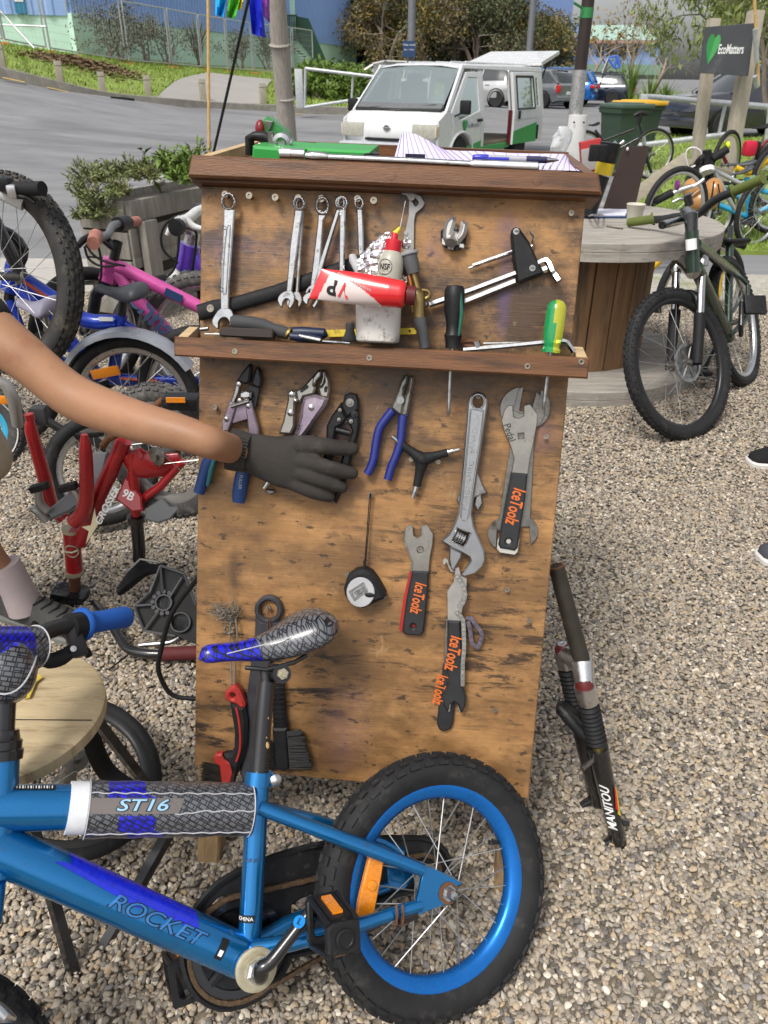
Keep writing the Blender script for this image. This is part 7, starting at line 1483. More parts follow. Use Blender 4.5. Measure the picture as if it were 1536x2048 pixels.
VEL=mat('white_velcro',(.66,.67,.70),.95,var=.1,vs=60,bump=.5,bs=500);vA,vB=k(D6,372,262),k(D6,478,262);T(kb,'velcro_strap',VEL,[vA,vB],.0345,32)
fd=tubewrap(DA,DB,.0302);dl=(DB-DA).length
BRB=mat('royal_blue_print',(.008,.02,.55),.3,coat=.8,var=.25,vs=120,stretch=(1,1,1))
patch(kb,'frame_print',BRB,fd,[(-dl*.24,.016),(dl*.28,.004),(dl*.25,.034),(-dl*.27,.040)],.0004,14,6);patch(kb,'frame_print',BRB,fd,[(-dl*.30,.012),(dl*.04,.002),(dl*.06,.008),(-dl*.26,.018)],.0005,10,3)
text('ROCKET',.026,None,BLACK,kb,sx=1.4,bold=.045,shear=.3,wrap=lambda x,y,z:fd(x+dl*.115,y-.002,z*.1+.0006));text('ROCKET',.026,None,mat('rocket_print',(.03,.18,.48),.3,.3,coat=.6),kb,sx=1.4,bold=.0,shear=.3,wrap=lambda x,y,z:fd(x+dl*.115,y-.002,z+.001))
patch(kb,'sticker',BLACK,fd,[(dl*.375,-.016),(dl*.405,-.016),(dl*.405,.012),(dl*.375,.012)],.0006,4,4);patch(kb,'sticker_dot',WHITE,fd,[(dl*.382,-.011),(dl*.398,-.011),(dl*.398,-.003),(dl*.382,-.003)],.001,3,3)
SA,SB=k(D7,545,1050),k(D7,596,150);fs_=tubewrap(SA,SB,.0169);sl_=(SB-SA).length
patch(kb,'sticker',BLACK,fs_,[(-sl_*.37,-.006),(-sl_*.325,-.006),(-sl_*.325,.022),(-sl_*.37,.022)],.0005,3,5);text('CHINA',.0075,None,WHITE,kb,wrap=lambda x,y,z:fs_(-sl_*.347+y,.008-x,z+.001))
for y0 in(.012,.004,-.004):patch(kb,'frame_print',NAVY,fs_,[(-sl_*.01,y0),(sl_*.012,y0-.002),(sl_*.012,y0+.003),(-sl_*.01,y0+.005)],.0005,2,2)
fT=tubewrap(TA,TB,.0302);tl_=(TB-TA).length
xb=(k(D6,205,165)-(TA+TB)/2).dot((TB-TA).normalized());patch(kb,'barcode',BLACK,fT,[(xb-.03,.024),(xb+.022,.024),(xb+.022,.034),(xb-.03,.034)],.0005,4,4);b=MB()
for q in range(14):x_=xb-.026+q*.0033;w_=.0006+.0006*(q*7%3);b.add([fT(x_,.026,.001),fT(x_+w_,.026,.001),fT(x_+w_,.032,.001),fT(x_,.032,.001)],[(0,1,2,3)])
b.build('barcode_lines',WHITE,kb,recalc=False)
T(kb,'headset',BLKPAINT,[HA-hd*.004,HA+hd*.008,HA+hd*.010,HA+hd*.020,HA+hd*.022,HA+hd*.034],[.027,.028,.0255,.026,.023,.021],24);T(kb,'steerer',BLKPAINT,[HA+hd*.03,HA+hd*.115],.0155,18)
FA=HB;fc=KP.P(-.775,.035);wn_=(KP.n+KP.e1*.10).normalized()
wheel(kb,fc,wn_,.203,.0255,BLUERIM,RUBBER,28,.022,DULLSTEEL,46,5,hub_w=.034,rim_w=.015)
for s_ in(-1,1):T(kb,'fork_blade',BLUE,[HB-hd*.012+KP.n*.02*s_,HB-hd*.035+KP.n*.045*s_,fc+KP.n*.052*s_],[.014,.014,.010],14)
T(kb,'brake_caliper',ALU,[k(D6,-60,1330,.04),k(D6,20,1400,.045),k(D6,75,1420,.03)],[.008,.009,.004],10)
ht=HA+hd*.105;BARM=mat('satin_black_bar',(.02,.02,.021),.38,var=.15)
pts=[ht+KP.n*.005,k(D5,160,1010,-.01),k(D5,210,860,-.015),k(D5,260,640,-.022),k(D5,330,500,-.035),k(D5,430,420,-.05),k(D5,560,370,-.068),k(D5,700,345,-.085),k(D5,815,330,-.098)]
T(kb,'handlebar',BARM,pts,.0128,16,5);T(kb,'stem',BARM,[ht-hd*.02,ht+hd*.02],.022,18)
mp=lambda p:ht+hd*2*(p-ht).dot(hd)-(p-ht);T(kb,'handlebar',BARM,[mp(p)for p in pts],.0128,16,5)
T(kb,'crossbar',BARM,[mp(k(D5,300,590,-.03)),k(D5,300,590,-.03)],.009,10)
pc0,pc1=k(D5,335,560,-.03),mp(k(D5,335,560,-.03));o=T(kb,'handlebar_pad',WEAVE,[pc0.lerp(pc1,q/10)for q in range(11)],.030,28);pad_ax=(pc1-pc0).normalized();surf(o,lambda p:V(((p-pc0).dot(pad_ax),(p-pc0).dot(KP.e2),1.0 if(p-pc0).dot(pad_ax)>.022 else 0.0)))
T(kb,'pad_edge',SEAM,[pc0+(perp(pad_ax)*math.cos(a_/5)+pad_ax.cross(perp(pad_ax))*math.sin(a_/5))*.0305 for a_ in range(32)],.0012,5)
g0,g1=k(D5,800,335,-.096),k(D5,1235,262,-.15);BGRIP=mat('blue_rubber_grip',(.010,.085,.36),.6,var=.08,bump=.1,bs=500);gd_=(g1-g0).normalized()
T(kb,'grip',BGRIP,[g0-gd_*.004,g0,g0+gd_*.004,g0+gd_*.006,g0+gd_*.05,g1-gd_*.004,g1],[.024,.0262,.0255,.0172,.0168,.0178,.0165],24);T(kb,'grip',BGRIP,[mp(g0),mp(g1)],.018,20)
l0=k(D5,760,350,-.09);T(kb,'lever_clamp',BLACK,[l0-gd_*.016,l0+gd_*.014],.021,18);MB().bbox(k(D5,740,500,-.085),(.026,.05,.03),.008,KP.M.to_3x3()).build('lever_body',BLACK,kb)
T(kb,'brake_lever',BLACK,[k(D5,700,590,-.075),k(D5,780,585,-.085),k(D5,840,600,-.095),k(D5,870,650,-.10)],[.009,.008,.007,.005],10,3,flat=(KP.n,.6));T(kb,'lever_blade',BLACK,[k(D5,360,650,-.05),k(D5,480,690,-.06),k(D5,600,660,-.07),k(D5,700,590,-.078)],[.007,.012,.012,.010],10,3,flat=(KP.n,.5));MB().lathe([(.005,0),(.0045,.003),(0,.0035)],k(D5,716,572,-.066),KP.n,12).build('lever_bolt',CHROME,kb)
sp0=ht+hd*.008;o=MB();o.ell(sp0+KP.n*.008,(.040,.046,.042),KP.M.to_3x3(),20,14);o=o.build('stem_pad',WEAVE,kb,ang=180);surf(o,lambda p:V(((p-sp0).dot(KP.e1),(p-sp0).dot(KP.e2),1.0 if(p-sp0).dot(KP.e2)>.026 else 0.0)))
T(kb,'stem_pad_seam',SEAM,[sp0+KP.n*.008+KP.e1*(.041*math.sin(a_/6))+KP.n*(.0415*math.cos(a_/6))-KP.e2*(.012+.018*math.cos(a_/3))for a_ in range(-10,11)],.0012,5)
# == STOOL AND THINGS ON THE GROUND NEAR IT
STOOLW=mat('stool_wood',(.47,.37,.22),.75,var=.25,vs=5,stretch=(1,7,1),bump=.25,bs=60,dirt=((.22,.14,.07),.4,9))
scx,scy,sr,sz=-.578,.879,.1437,.45
stl=thing('stool','round pale wooden stool on flat black steel legs','stool',(scx,scy,0))
MB().lathe([(sr-.006,-.028),(sr,-.022),(sr,-.004),(sr-.005,0),(0,0)],(scx,scy,sz),(0,0,1),48).build('seat',STOOLW,stl)
for yy in(-.02,):MB().box((scx,scy+yy,sz+.0002),(2*math.sqrt(sr**2-yy**2)-.01,.0015,.001)).build('board_joint',MATTEBLACK,stl)
def bar(t,nm,a,c,w_,th,m,ref=V((0,1,0))):return T(t,nm,m,[a,c],w_,4,flat=(ref,th/w_),ang=20)
s1,s2,s3=at(330,1668,.90),at(158,1985,.72),at(68,1665,.82);ft_=at(165,2100,.66)
bar(stl,'leg',at(352,1640,.95),s2,.013,.006,BLKPAINT);bar(stl,'leg',s3,s2,.013,.006,BLKPAINT);bar(stl,'leg',s2,ft_,.015,.008,BLKPAINT);bar(stl,'brace',at(60,1960,.74),s2,.013,.006,BLKPAINT)
bar(stl,'leg',V((scx+.09,scy+.05,.43)),V((scx+.17,scy+.15,0)),.013,.006,BLKPAINT);bar(stl,'leg',V((scx-.09,scy+.05,.43)),V((scx-.17,scy+.15,0)),.013,.006,BLKPAINT);bar(stl,'leg',V((scx,scy-.05,.43)),s3,.013,.006,BLKPAINT)
t=thing('tyre_lever','yellow plastic tyre lever lying on the stool seat','tyre lever',gp(60,1370,sz));T(t,'lever',mat('yellow_plastic',(.62,.46,.06),.5),[gp(52,1395,sz+.006),gp(62,1365,sz+.006),gp(74,1352,sz+.006)],[.006,.008,.011],8,flat=(V((0,0,1)),.4))
t=thing('loose_wheel','dark bicycle wheel lying on the gravel behind the stool','wheel',gp(150,1560));wn2=V((.42,-.12,.85)).normalized();lc=at(140,1545,1.05);wheel(t,lc,wn2,.178,.013,mat('grey_rim',(.06,.06,.06),.45,.6),RUBBER,20,.018,DULLSTEEL,hub_w=.05)
T(t,'fender',mat('jet_black',(.005,.005,.005),.6),[at(175,1440,1.02),at(190,1500,1.02),at(222,1552,1.02),at(290,1590,1.0)],[.016,.018,.018,.014],10,4,flat=(V((.5,-.6,.6)),.4))
PB=Pl(at(340,1200,1.62),(1,.15,.0),V((.1,-.8,.6)));t=thing('plastic_moulding','black ribbed plastic base leaning beside the tool board','moulding',gp(340,1290));E5=crop(100,980,320/1536)
pu=lambda pts:[PB.uv(*E5(*p))for p in pts];MB().prism(pu([(1060,725),(1290,805),(1400,1100),(1480,1400),(1400,1480),(1200,1400),(900,1350),(810,1120),(960,980)]),PB.M,-.02,-.012,0).build('plate',mat('jet_black',(.005,.005,.005),.6,spec=.3),t)
LGREY=mat('grey_plastic_edge',(.07,.07,.075),.5);b=MB()
for p_,q_ in(((1060,725),(1290,805)),((1290,805),(1400,1100)),((1060,725),(960,980)),((960,980),(810,1120)),((810,1120),(900,1350)),((900,1350),(1200,1400)),((1060,740),(1080,970)),((1270,840),(1150,1030)),((820,1110),(980,1100)),((910,1340),(1030,1180))):b.tube([PB.w(*E5(*p_),0),PB.w(*E5(*q_),0)],.0035,5)
c_=PB.w(*E5(1090,1080));b.lathe([(.022,-.01),(.022,.002),(.018,.002),(.018,-.01)],c_,PB.n,24);c2_=PB.w(*E5(1250,1270));b.lathe([(.026,-.012),(.026,0),(.023,0),(.023,-.012)],c2_,PB.n,24)
for q in range(9):a_=q*.5+1;b.lathe([(.0055,-.008),(.0055,0),(.0035,0)],c_+(PB.e1*math.cos(a_)+PB.e2*math.sin(a_))*.028,PB.n,10)
b.build('ribs',LGREY,t)
t=thing('black_cable','thick black cable curling beside the tool board edge','cable',gp(330,1350));T(t,'cable',MATTEBLACK,[at(400,1150,1.25),at(345,1225,1.3),at(322,1300,1.3),at(318,1345,1.3),at(345,1390,1.3),at(400,1398,1.3)],.0055,8,5)
# == RED BIKE UPSIDE DOWN
REDB=mat('red_bike_paint',(.34,.010,.014),.3,.1,var=.2,vs=10,coat=.6,dirt=((.25,.02,.03),.2,30));D5b=crop(0,740,420/1434);Yr=1.78
r5=lambda x,y,d=0:at(*D5b(x,y),Yr+d)
rg=lambda x,y,z=.04:gp(*D5b(x,y),z)
rb=thing('kids_bike','red kids bike standing upside down without its front wheel','bicycle',gp(150,1225))
PALE=mat('pale_decal',(.6,.52,.32),.4)
for s_,pts in((1,[(205,320),(215,420),(300,720),(350,920),(440,1010)]),(-1,[(575,440),(585,560),(590,860),(560,980),(500,1040)])):
 T(rb,'fork_blade',REDB,[r5(*p,.05*s_)for p in pts],[.008,.0165,.0185,.0195,.0195],16,4)
T(rb,'fork_end',REDB,[r5(195,300),r5(208,340)],.012,10);T(rb,'head_tube',REDB,[r5(485,1080),r5(508,1370)],.0225,24);T(rb,'headset',CREAM,[r5(506,1365),r5(508,1388)],.026,24);T(rb,'headset',CREAM,[r5(485,1080),r5(486,1100)],.024,24)
c_=r5(488,1240,-.0235);b=MB();b.tube([c_+V((.017*math.cos(q/4),.005*math.cos(q/4)**2,.018*math.sin(q/4)))for q in range(25)],.002,5,closed=True);b.tube([c_+V((-.02,0,0)),c_+V((0,-.001,-.003)),c_+V((.018,0,.004))],.003,6);b.build('head_badge',CREAM,rb)
T(rb,'main_tube',REDB,[r5(545,1180),r5(690,830),r5(850,480)],[.021,.021,.020],20);T(rb,'seat_tube',REDB,[r5(930,990),r5(910,700),r5(905,560)],.0145,16)
P_r=Pl(r5(700,900,-.032),(1,0,0),V((0,-.87,.5)));ru=lambda pts,o=0:[P_r.uv(*D5b(*p),o)for p in pts]
MB().prism(ru([(850,720),(960,860),(970,960),(900,970),(780,880),(820,800)]),P_r.M,-.03,-.004,.004).build('gusset',REDB,rb);u,v=ru([(872,855)])[0];text('9B',.030,P_r.M@M.Translation((u,v,-.003))@M.Rotation(-.5,4,'Z'),WHITE,rb,bold=.02)
MB().prism(ru([(560,1070),(625,1060),(650,940),(665,1050),(740,920),(820,720),(700,1010),(590,1190),(610,1100)]),P_r.M,.002,.004,0).build('star_decal',PALE,rb)
text('CROSSER',.026,P_r.M@M.Translation((*ru([(735,930)])[0],.005))@M.Rotation(1.1,4,'Z'),WHITE,rb,bold=.02,shear=.3)
T(rb,'seat_stay',REDB,[r5(950,900),r5(1100,790),r5(1250,620)],.012,10);T(rb,'chain_guard',REDB,[r5(900,560),r5(960,640),r5(1100,640),r5(1230,600)],[.03,.042,.034,.015],14,3,flat=(V((0,1,0)),.4))
T(rb,'seat_post',BLKPAINT,[r5(930,1000),r5(950,1220),r5(950,1300)],.0175,16);T(rb,'seat_collar',BLKPAINT,[r5(928,995),r5(930,1030)],.024,16);saddle(rb,r5(1130,1330,.03),r5(830,1430,-.02),(0,.3,-1),(.2,1,.1),.02,.07,.03,MATTEBLACK)
for d in(-.02,.02):T(rb,'saddle_rail',DULLSTEEL,[r5(860,1390,d),r5(960,1290,d),r5(1080,1310,d)],.004,6)
T(rb,'steerer',RUST,[r5(508,1385),r5(512,1500)],.016,14);MB().bbox(r5(480,1560),(.10,.075,.07),.02,M.Rotation(.2,3,'Y')).build('stem',BLKPAINT,rb)
T(rb,'handlebar',BLKPAINT,[rg(230,1790),rg(270,1690),r5(370,1580),r5(480,1570),r5(620,1580),rg(740,1700),rg(800,1800),rg(870,1900),rg(990,1935),rg(1100,1940)],.0125,12,4);T(rb,'grip',mat('dark_red_grip',(.09,.012,.014),.7),[rg(1090,1940),rg(1380,1930)],.0175,14);T(rb,'brake_lever',ALU,[rg(950,1880,.05),rg(1060,1870,.05),rg(1160,1860,.055),rg(1220,1830,.06)],[.006,.007,.006,.005],8,3);T(rb,'grip',MATS['dark_red_grip'],[rg(60,1800),rg(-200,1830)],.0175,14);T(rb,'brake_cable',MATTEBLACK,[rg(940,1890,.05),rg(840,1970,.035),rg(740,2050,.02)],.0022,6)
wheel(rb,r5(1130,560,.02),V((-.35,-.9,.1)),.18,.024,mat('dull_rim',(.3,.29,.27),.5,.5),OLDRUBBER,18,.02,knobs=44,knob_rows=5)
DKGRY=mat('charcoal_guard',(.045,.045,.048),.5)
MB().prism(ru([(310,985),(330,950),(520,790),(640,560),(735,560),(680,800),(480,960),(350,1020)],-.02),P_r.M,-.04,-.02,.004).build('mudguard',mat('grey_mudguard',(.13,.135,.14),.35),rb);MB().prism(ru([(975,950),(1100,870),(1150,930),(1230,930),(1150,1020),(1060,1045),(980,1020)]),P_r.M,-.03,-.012,.003).build('side_guard',MATS['grey_mudguard'],rb)
for pts in([(540,1030),(550,900),(500,820),(470,830)],[(320,960),(270,900),(260,780)],[(320,1030),(250,960),(210,945)]):T(rb,'caliper',mat('cast_grey',(.36,.35,.33),.4,.6),[r5(*p,-.04)for p in pts],[.011,.012,.009,.007][:len(pts)],10,3)
for x,y in((270,800),(465,800)):MB().bbox(r5(x,y,-.05),(.05,.022,.018),.004,M.Rotation(-.3,3,'Y')).build('brake_pad',BLACK,rb)
MB().bbox(r5(1240,215,-.05),(.085,.05,.03),.006).build('pedal',BLACK,rb);MB().box(r5(1200,205,-.08),(.045,.004,.012)).build('reflector',ORANGE,rb);T(rb,'crank',RUST,[r5(700,520,-.02),r5(740,470,-.03),r5(900,380,-.05),r5(1120,200,-.05)],.009,8)
# == OTHER BIKES ON THE LEFT
DBL=mat('deep_blue_paint',(.010,.045,.42),.3,.2,var=.1,coat=.6,dirt=((.02,.05,.2),.1,30));GRS=mat('grey_saddle',(.05,.053,.06),.5);LIL=mat('lilac_saddle',(.22,.21,.27),.6);MGREY=mat('silver_mudguard',(.33,.35,.39),.35,.3)
gL='bikes parked on the gravel at left'
def pts(Y,*a):return[at(x,y,Y+(d[0]if d else 0))for x,y,*d in a]
t=thing('kids_bike','blue bike with black saddle behind the mudguard wheel','bicycle',gp(25,700),gL);Y=2.75
T(t,'head_tube',DBL,pts(Y,(32,530),(20,580)),.034,16);T(t,'top_tube',DBL,pts(Y,(30,548),(110,600),(170,640),(235,645)),.028,16,3);T(t,'down_tube',DBL,pts(Y,(28,570),(90,620),(200,760)),.028,14);T(t,'seat_tube',DBL,pts(Y,(243,630),(225,760)),.022,14);T(t,'seat_stay',DBL,pts(Y,(240,640),(330,700),(400,775)),.014,10);T(t,'chain_stay',DBL,pts(Y,(220,762),(320,770),(400,778)),.014,10)
T(t,'print_stripe',mat('orange_stripe',(.5,.08,.02),.4),pts(Y-.03,(48,563),(110,606)),.006,6);T(t,'stem',BLKPAINT,pts(Y,(36,528),(45,500),(20,470),(-20,455)),.022,12,2);T(t,'fork',BLKPAINT,pts(Y,(20,583),(12,640),(-10,760)),.018,12);T(t,'seat_post',BLKPAINT,pts(Y,(243,630),(247,600)),.016,12);saddle(t,at(190,582,Y+.02),at(295,592,Y-.03),(0,.2,1),(.1,1,0),.022,.075,.038,GRS)
MB().box(at(212,638,Y-.03),(.05,.004,.014)).build('sticker',WHITE,t)
wheel(t,at(-10,770,Y),V((.1,-1,.05)),.24,.024,ALU,RUBBER,16);wheel(t,at(405,778,Y),V((.1,-1,.05)),.24,.024,ALU,RUBBER,16)
t=thing('kids_bike','blue and orange bike with silver mudguard and lilac saddle','bicycle',gp(265,935),gL);Y=2.68;c_=at(268,800,Y);nn=V((.12,-1,.06)).normalized()
w_=wheel(t,c_,nn,.243,.024,ALU,RUBBER,24,.022,hub_w=.045);T(t,'mudguard',MGREY,[c_+V((.268*math.cos(R(a_)),0,.268*math.sin(R(a_))))for a_ in range(32,165,9)],.036,12,flat=(V((0,1,0)),1.0))if False else None
b=MB();vs=[]
for q in range(16):
 a_=R(30+q*9);rad=V((math.cos(a_),0,math.sin(a_)))
 for dy,dr in((-.040,.248),(-.034,.266),(0,.272),(.034,.266),(.040,.248)):vs.append(c_+rad*dr+V((0,dy,0)))
b.add(vs,[(q*5+j,q*5+j+1,q*5+6+j,q*5+5+j)for q in range(15)for j in range(4)]);b.build('mudguard',MGREY,t,recalc=False)
T(t,'mudguard_stay',STEEL,pts(Y-.05,(302,708),(235,785)),.003,6);MB().bbox(at(211,745,Y-.04),(.105,.01,.035),.004,M.Rotation(-.2,3,'Y')).build('reflector',ORANGE,w_)
T(t,'frame',DBL,pts(Y+.06,(400,762),(230,755),(60,700),(20,600)),.016,10);T(t,'stripe',MATS['orange_stripe'],pts(Y+.04,(315,762),(240,757)),.005,6);saddle(t,at(35,612,Y-.1),at(118,622,Y-.1),(0,.2,1),(.1,1,0),.025,.08,.04,LIL);T(t,'seat_post',STEEL,pts(Y-.05,(90,630),(105,690)),.014,10)
MB().lathe([(.05,0),(.05,.01),(.02,.012)],at(90,690,Y),nn,20).build('chainring',BLKPAINT,t)
PINK=mat('pink_paint',(.58,.085,.32),.3,.1,var=.08,coat=.6);E1=crop(130,400,290/1536);Y=3.0
def e(x,y,d=0):return at(*E1(x,y),Y+d)
t=thing('kids_bike','pink bike with worn tan grips in front of the planter','bicycle',gp(300,800),gL)
T(t,'head_tube',PINK,[e(500,625),e(450,860)],.033,18);T(t,'headset',BLKPAINT,[e(448,850),e(442,875)],.034,16);T(t,'top_tube',PINK,[e(480,690),e(620,730),e(1000,920),e(1480,1160)],.026,16,2);T(t,'down_tube',PINK,[e(480,760),e(600,830),e(760,1050),e(1060,1370),e(1200,1560)],.026,16,2);T(t,'fork',BLKPAINT,[e(440,880),e(330,1000),e(280,1300),e(250,1600)],.024,12)
T(t,'stem',BLKPAINT,[e(515,640),e(560,440),e(545,520),e(400,400)],[.019,.019,.02,.018],12);T(t,'handlebar',mat('grey_bar',(.17,.175,.18),.4,.5),[e(300,440,-.25),e(390,400,-.1),e(460,360),e(510,270,.08),e(600,250,.2),e(700,240,.28)],.014,12,4)
TAN=mat('worn_tan_grip',(.36,.15,.11),.7,var=.3,vs=40);T(t,'grip',TAN,[e(330,380,-.22),e(300,460,-.34)],[.024,.021],16);T(t,'grip',TAN,[e(660,245,.26),e(770,225,.34)],.02,14);T(t,'twist_shifter',BLACK,[e(560,260,.16),e(660,240,.25)],.028,14);T(t,'brake_lever',BLACK,[e(290,370,-.2),e(200,420,-.25),e(140,490,-.3)],[.011,.012,.009],8,3)
for q in([(220,470),(300,580),(420,650),(640,700)],[(350,480),(380,620),(385,780),(370,870)],[(205,490),(250,620),(380,700),(560,690)]):T(t,'cable',MATTEBLACK,[e(*p,-.05)for p in q],.0045,6,5)
text('enna',.11,M(((1,0,0,0),(0,0,-1,0),(0,1,0,0),(0,0,0,1))).to_4x4()if False else Pl(e(930,1220,-.03),e(1060,1370)-e(760,1050),V((.1,-.9,.4))).M,NAVY,t,bold=.03);b=MB();b.box(e(1150,1010,-.03),(.07,.004,.03),M.Rotation(.46,3,'Y'));b.build('sticker',NAVY,t)
wheel(t,e(1500,1500,.1),V((.1,-1,.1)),.28,.03,ALU,OLDRUBBER,16,knobs=60,knob_rows=3);wheel(t,e(260,1400),V((.75,-.6,0)),.25,.026,ALU,RUBBER,16)
PUR=mat('purple_paint',(.11,.045,.42),.3,.1,coat=.6);WHB=mat('white_parts',(.6,.6,.58),.4)
t=thing('kids_bike','purple bike with white brake levers at the board edge','bicycle',gp(390,800),gL);Y=3.35
T(t,'head_tube',PUR,[e(1330,470),e(1270,740)],.042,18);T(t,'down_tube',PUR,[e(1350,560),e(1420,700),e(1700,1100)],.03,14);T(t,'steerer',ALU,[e(1360,350),e(1325,480)],.03,16);T(t,'stem',ALU,[e(1370,330),e(1240,230)],.034,14);T(t,'handlebar',WHB,[e(1200,230,-.2),e(1300,200,-.1),e(1390,130),e(1480,90,.1)],.02,12,3);T(t,'grip',GRS,[e(1380,110,.05),e(1500,90,.15)],.026,14);MB().lathe([(.03,0),(.032,.03),(0,.032)],e(1210,280,-.24),V((-.3,-1,0)),18).build('grip_end',BLACK,t)
for q in([(1230,200),(1130,290),(1080,370)],[(1280,200),(1360,280),(1480,310)]):T(t,'brake_lever',WHB,[e(*p,-.15)for p in q],[.016,.014,.009],8,3)
T(t,'fork_blade',PUR,[e(1090,850),e(1010,1050),e(930,1400)],.034,14);T(t,'fork_crown',WHB,[e(1260,750),e(1200,820),e(1120,870)],.032,12);T(t,'stanchion',CHROME,[e(1150,820),e(1060,1060)],.022,12)
for q in([(1310,130),(1100,220),(1020,370),(1050,540),(1200,670)],[(1210,340),(1195,560),(1150,740),(1050,840)],[(1270,290),(1380,330),(1390,450),(1350,740)]):T(t,'cable',MATTEBLACK,[e(*p,-.06)for p in q],.0055,6,5)
wheel(t,e(1130,1450),V((.5,-.85,0)),.27,.026,ALU,RUBBER,16)
t=thing('parked_bike','dark saddled bike just showing at the board edge','bicycle',gp(420,700),gL);saddle(t,at(364,556,3.2),at(430,566,3.2),(0,.2,1),(.1,1,0),.03,.09,.05,mat('slate_saddle',(.06,.07,.085),.5));T(t,'seat_post',BLKPAINT,[at(400,575,3.2),at(408,680,3.2)],.016,10);wheel(t,at(430,690,3.2),V((.1,-1,0)),.3,.026,ALU,RUBBER,16);T(t,'frame',PUR,[at(408,620,3.2),at(520,600,3.2)],.02,8)
t=thing('mountain_bike','big knobbly front wheel of a bike raised at the left edge','bicycle',(-1.7,2.75,.3));mn=V((-.42,-.86,.22)).normalized();mc=at(14,553,2.62)
DRIM=mat('brown_grey_rim',(.05,.038,.03),.5,.5,var=.3,vs=20);MUD=mat('muddy_rubber',(.03,.029,.028),.75,var=.35,vs=15,dirt=((.10,.085,.065),.4,22))
w_=wheel(t,mc,mn,.325,.036,DRIM,MUD,28,.018,knobs=62,knob_rows=6,hub_w=.05);T(w_,'valve',BLACK,[mc+V((.235,-.03,.0)),mc+V((.19,-.03,-.005))],.006,8)
for s_ in(-1,1):T(t,'fork_blade',MATS['cast_grey']if s_>0 else BLKPAINT,[mc+mn*.06*s_,mc+mn*.06*s_+V((-.06,0,.22)),mc+mn*.05*s_+V((-.12,.02,.40))],.022,14)
T(t,'fork_brace',WHB,[at(-40,372,2.6),at(0,385,2.6),at(48,408,2.6)],.022,12);T(t,'handlebar',BLKPAINT,[at(-120,376,2.7),at(0,378,2.6),at(86,377,2.5)],.0155,12);T(t,'grip',MATTEBLACK,[at(32,377,2.52),at(85,377,2.48)],.021,14);T(t,'brake_lever',BLACK,[at(30,392,2.5),at(55,395,2.5),at(70,406,2.5)],.008,8);MB().bbox(at(26,383,2.5),(.03,.03,.04),.008).build('lever_clamp',ALU,t);MB().bbox(at(5,368,2.55),(.06,.05,.04),.01).build('shifter',BLACK,t)
T(t,'frame',BLKPAINT,[mc+V((-.14,.02,.44)),mc+V((-.6,.2,.30)),mc+V((-.75,.25,-.05))],.02,12);wheel(t,mc+V((-1.0,.35,0)),V((-.3,-.95,0)),.315,.03,DRIM,MUD,16)
t=thing('repair_stand','black repair stand holding the raised bike left of view','stand',(-1.75,3.0,0));T(t,'column',BLKPAINT,[V((-1.75,3.0,0)),V((-1.75,2.95,1.0))],.025,12);T(t,'arm',BLKPAINT,[V((-1.75,2.95,1.0)),mc+V((-.6,.2,.30))],.02,10)
t=thing('kids_bike','bike with turquoise rim and white walled tyre at the left edge','bicycle',gp(-40,960));TUR=mat('turquoise_rim',(.05,.42,.66),.35);c_=at(-44,855,2.1);wheel(t,c_,V((.25,-.95,.1)),.135,.028,TUR,OLDRUBBER,16,.018,wall=WHB,knobs=40,knob_rows=5);T(t,'stay',MATS['cast_grey'],[at(-20,755,2.0),at(12,770,2.0),at(28,800,2.0),at(36,850,2.02)],[.015,.017,.018,.016],10);MB().bbox(at(10,800,2.05),(.03,.01,.025),.004).build('reflector',ORANGE,t);T(t,'frame',TUR,[c_,at(-60,740,2.1),at(-160,720,2.1)],.015,10)
t=thing('parked_bike','black wheeled bike lying behind the red bike','bicycle',gp(120,930),gL);wheel(t,at(205,940,2.2),V((.5,-.75,.3)),.18,.022,ALU,RUBBER,20);T(t,'frame',BLKPAINT,[at(60,820,2.2),at(115,855,2.2),at(155,872,2.2),at(240,860,2.3)],.014,10);MB().bbox(at(80,830,2.2),(.05,.04,.06),.012).build('pedal',DKGRY,t)
# == PLANTER
Y0=4.6;a0=at(247,400,Y0);zt=a0.z;a1=onplane(420,366,a0,V((0,0,1)));ud=(a1-a0);ud.z=0;ul=ud.length;ud.normalize();bd_=V((-ud.y,ud.x,0));bk_=bd_*.32
pl=thing('planter','weathered grey timber planter box full of herbs','planter',(a0.x,a0.y,0))
def face(o,d,n_,L_,hs,nm,th=.03,gap=.012,lean_=0):
 z=zt
 for h in hs:
  if h<0:z+=h;continue
  p=o+d*L_/2-n_*0;x_=d.normalized();y_=V((-x_.y,x_.x,0));MB().bbox(V((o.x+d.x*L_/2,o.y+d.y*L_/2,z-h/2)),(L_,th,h-gap),.006,M((x_,y_,V((0,0,1)))).transposed()).build(nm,GREYTIMBER,pl);z-=h
L2=1.9;face(a0-bd_*.02,ud,bd_,L2,[.125],'plank',.045);face(a0,ud,bd_,L2,[-.15,.16,.0001,.075,-.05,.11,-.05,.11],'plank');face(a0,-ud*.0+bk_.normalized(),ud,.32,[.17,.16,.17,.16],'plank');face(a0+bk_,ud,bd_,L2,[.17,.16,.17,.16],'plank')
for q in(.12,1.0,1.8):
 p=a0+ud*q-bd_*.05;MB().bbox((p.x,p.y,zt/2-.06),(.12,.05,zt-.12),.006,M.Rotation(math.atan2(ud.y,ud.x),3,'Z')).build('post',GREYTIMBER,pl)
so2=[a0,a0+ud*L2,a0+ud*L2+bk_,a0+bk_];MB().add([V((p.x,p.y,zt-.05))for p in so2]+[V((p.x,p.y,.02))for p in so2],[(0,1,2,3),(4,5,1,0),(5,6,2,1),(6,7,3,2),(7,4,0,3)]).build('soil',mat('dark_soil',(.03,.024,.018),.95),pl,smooth=False)
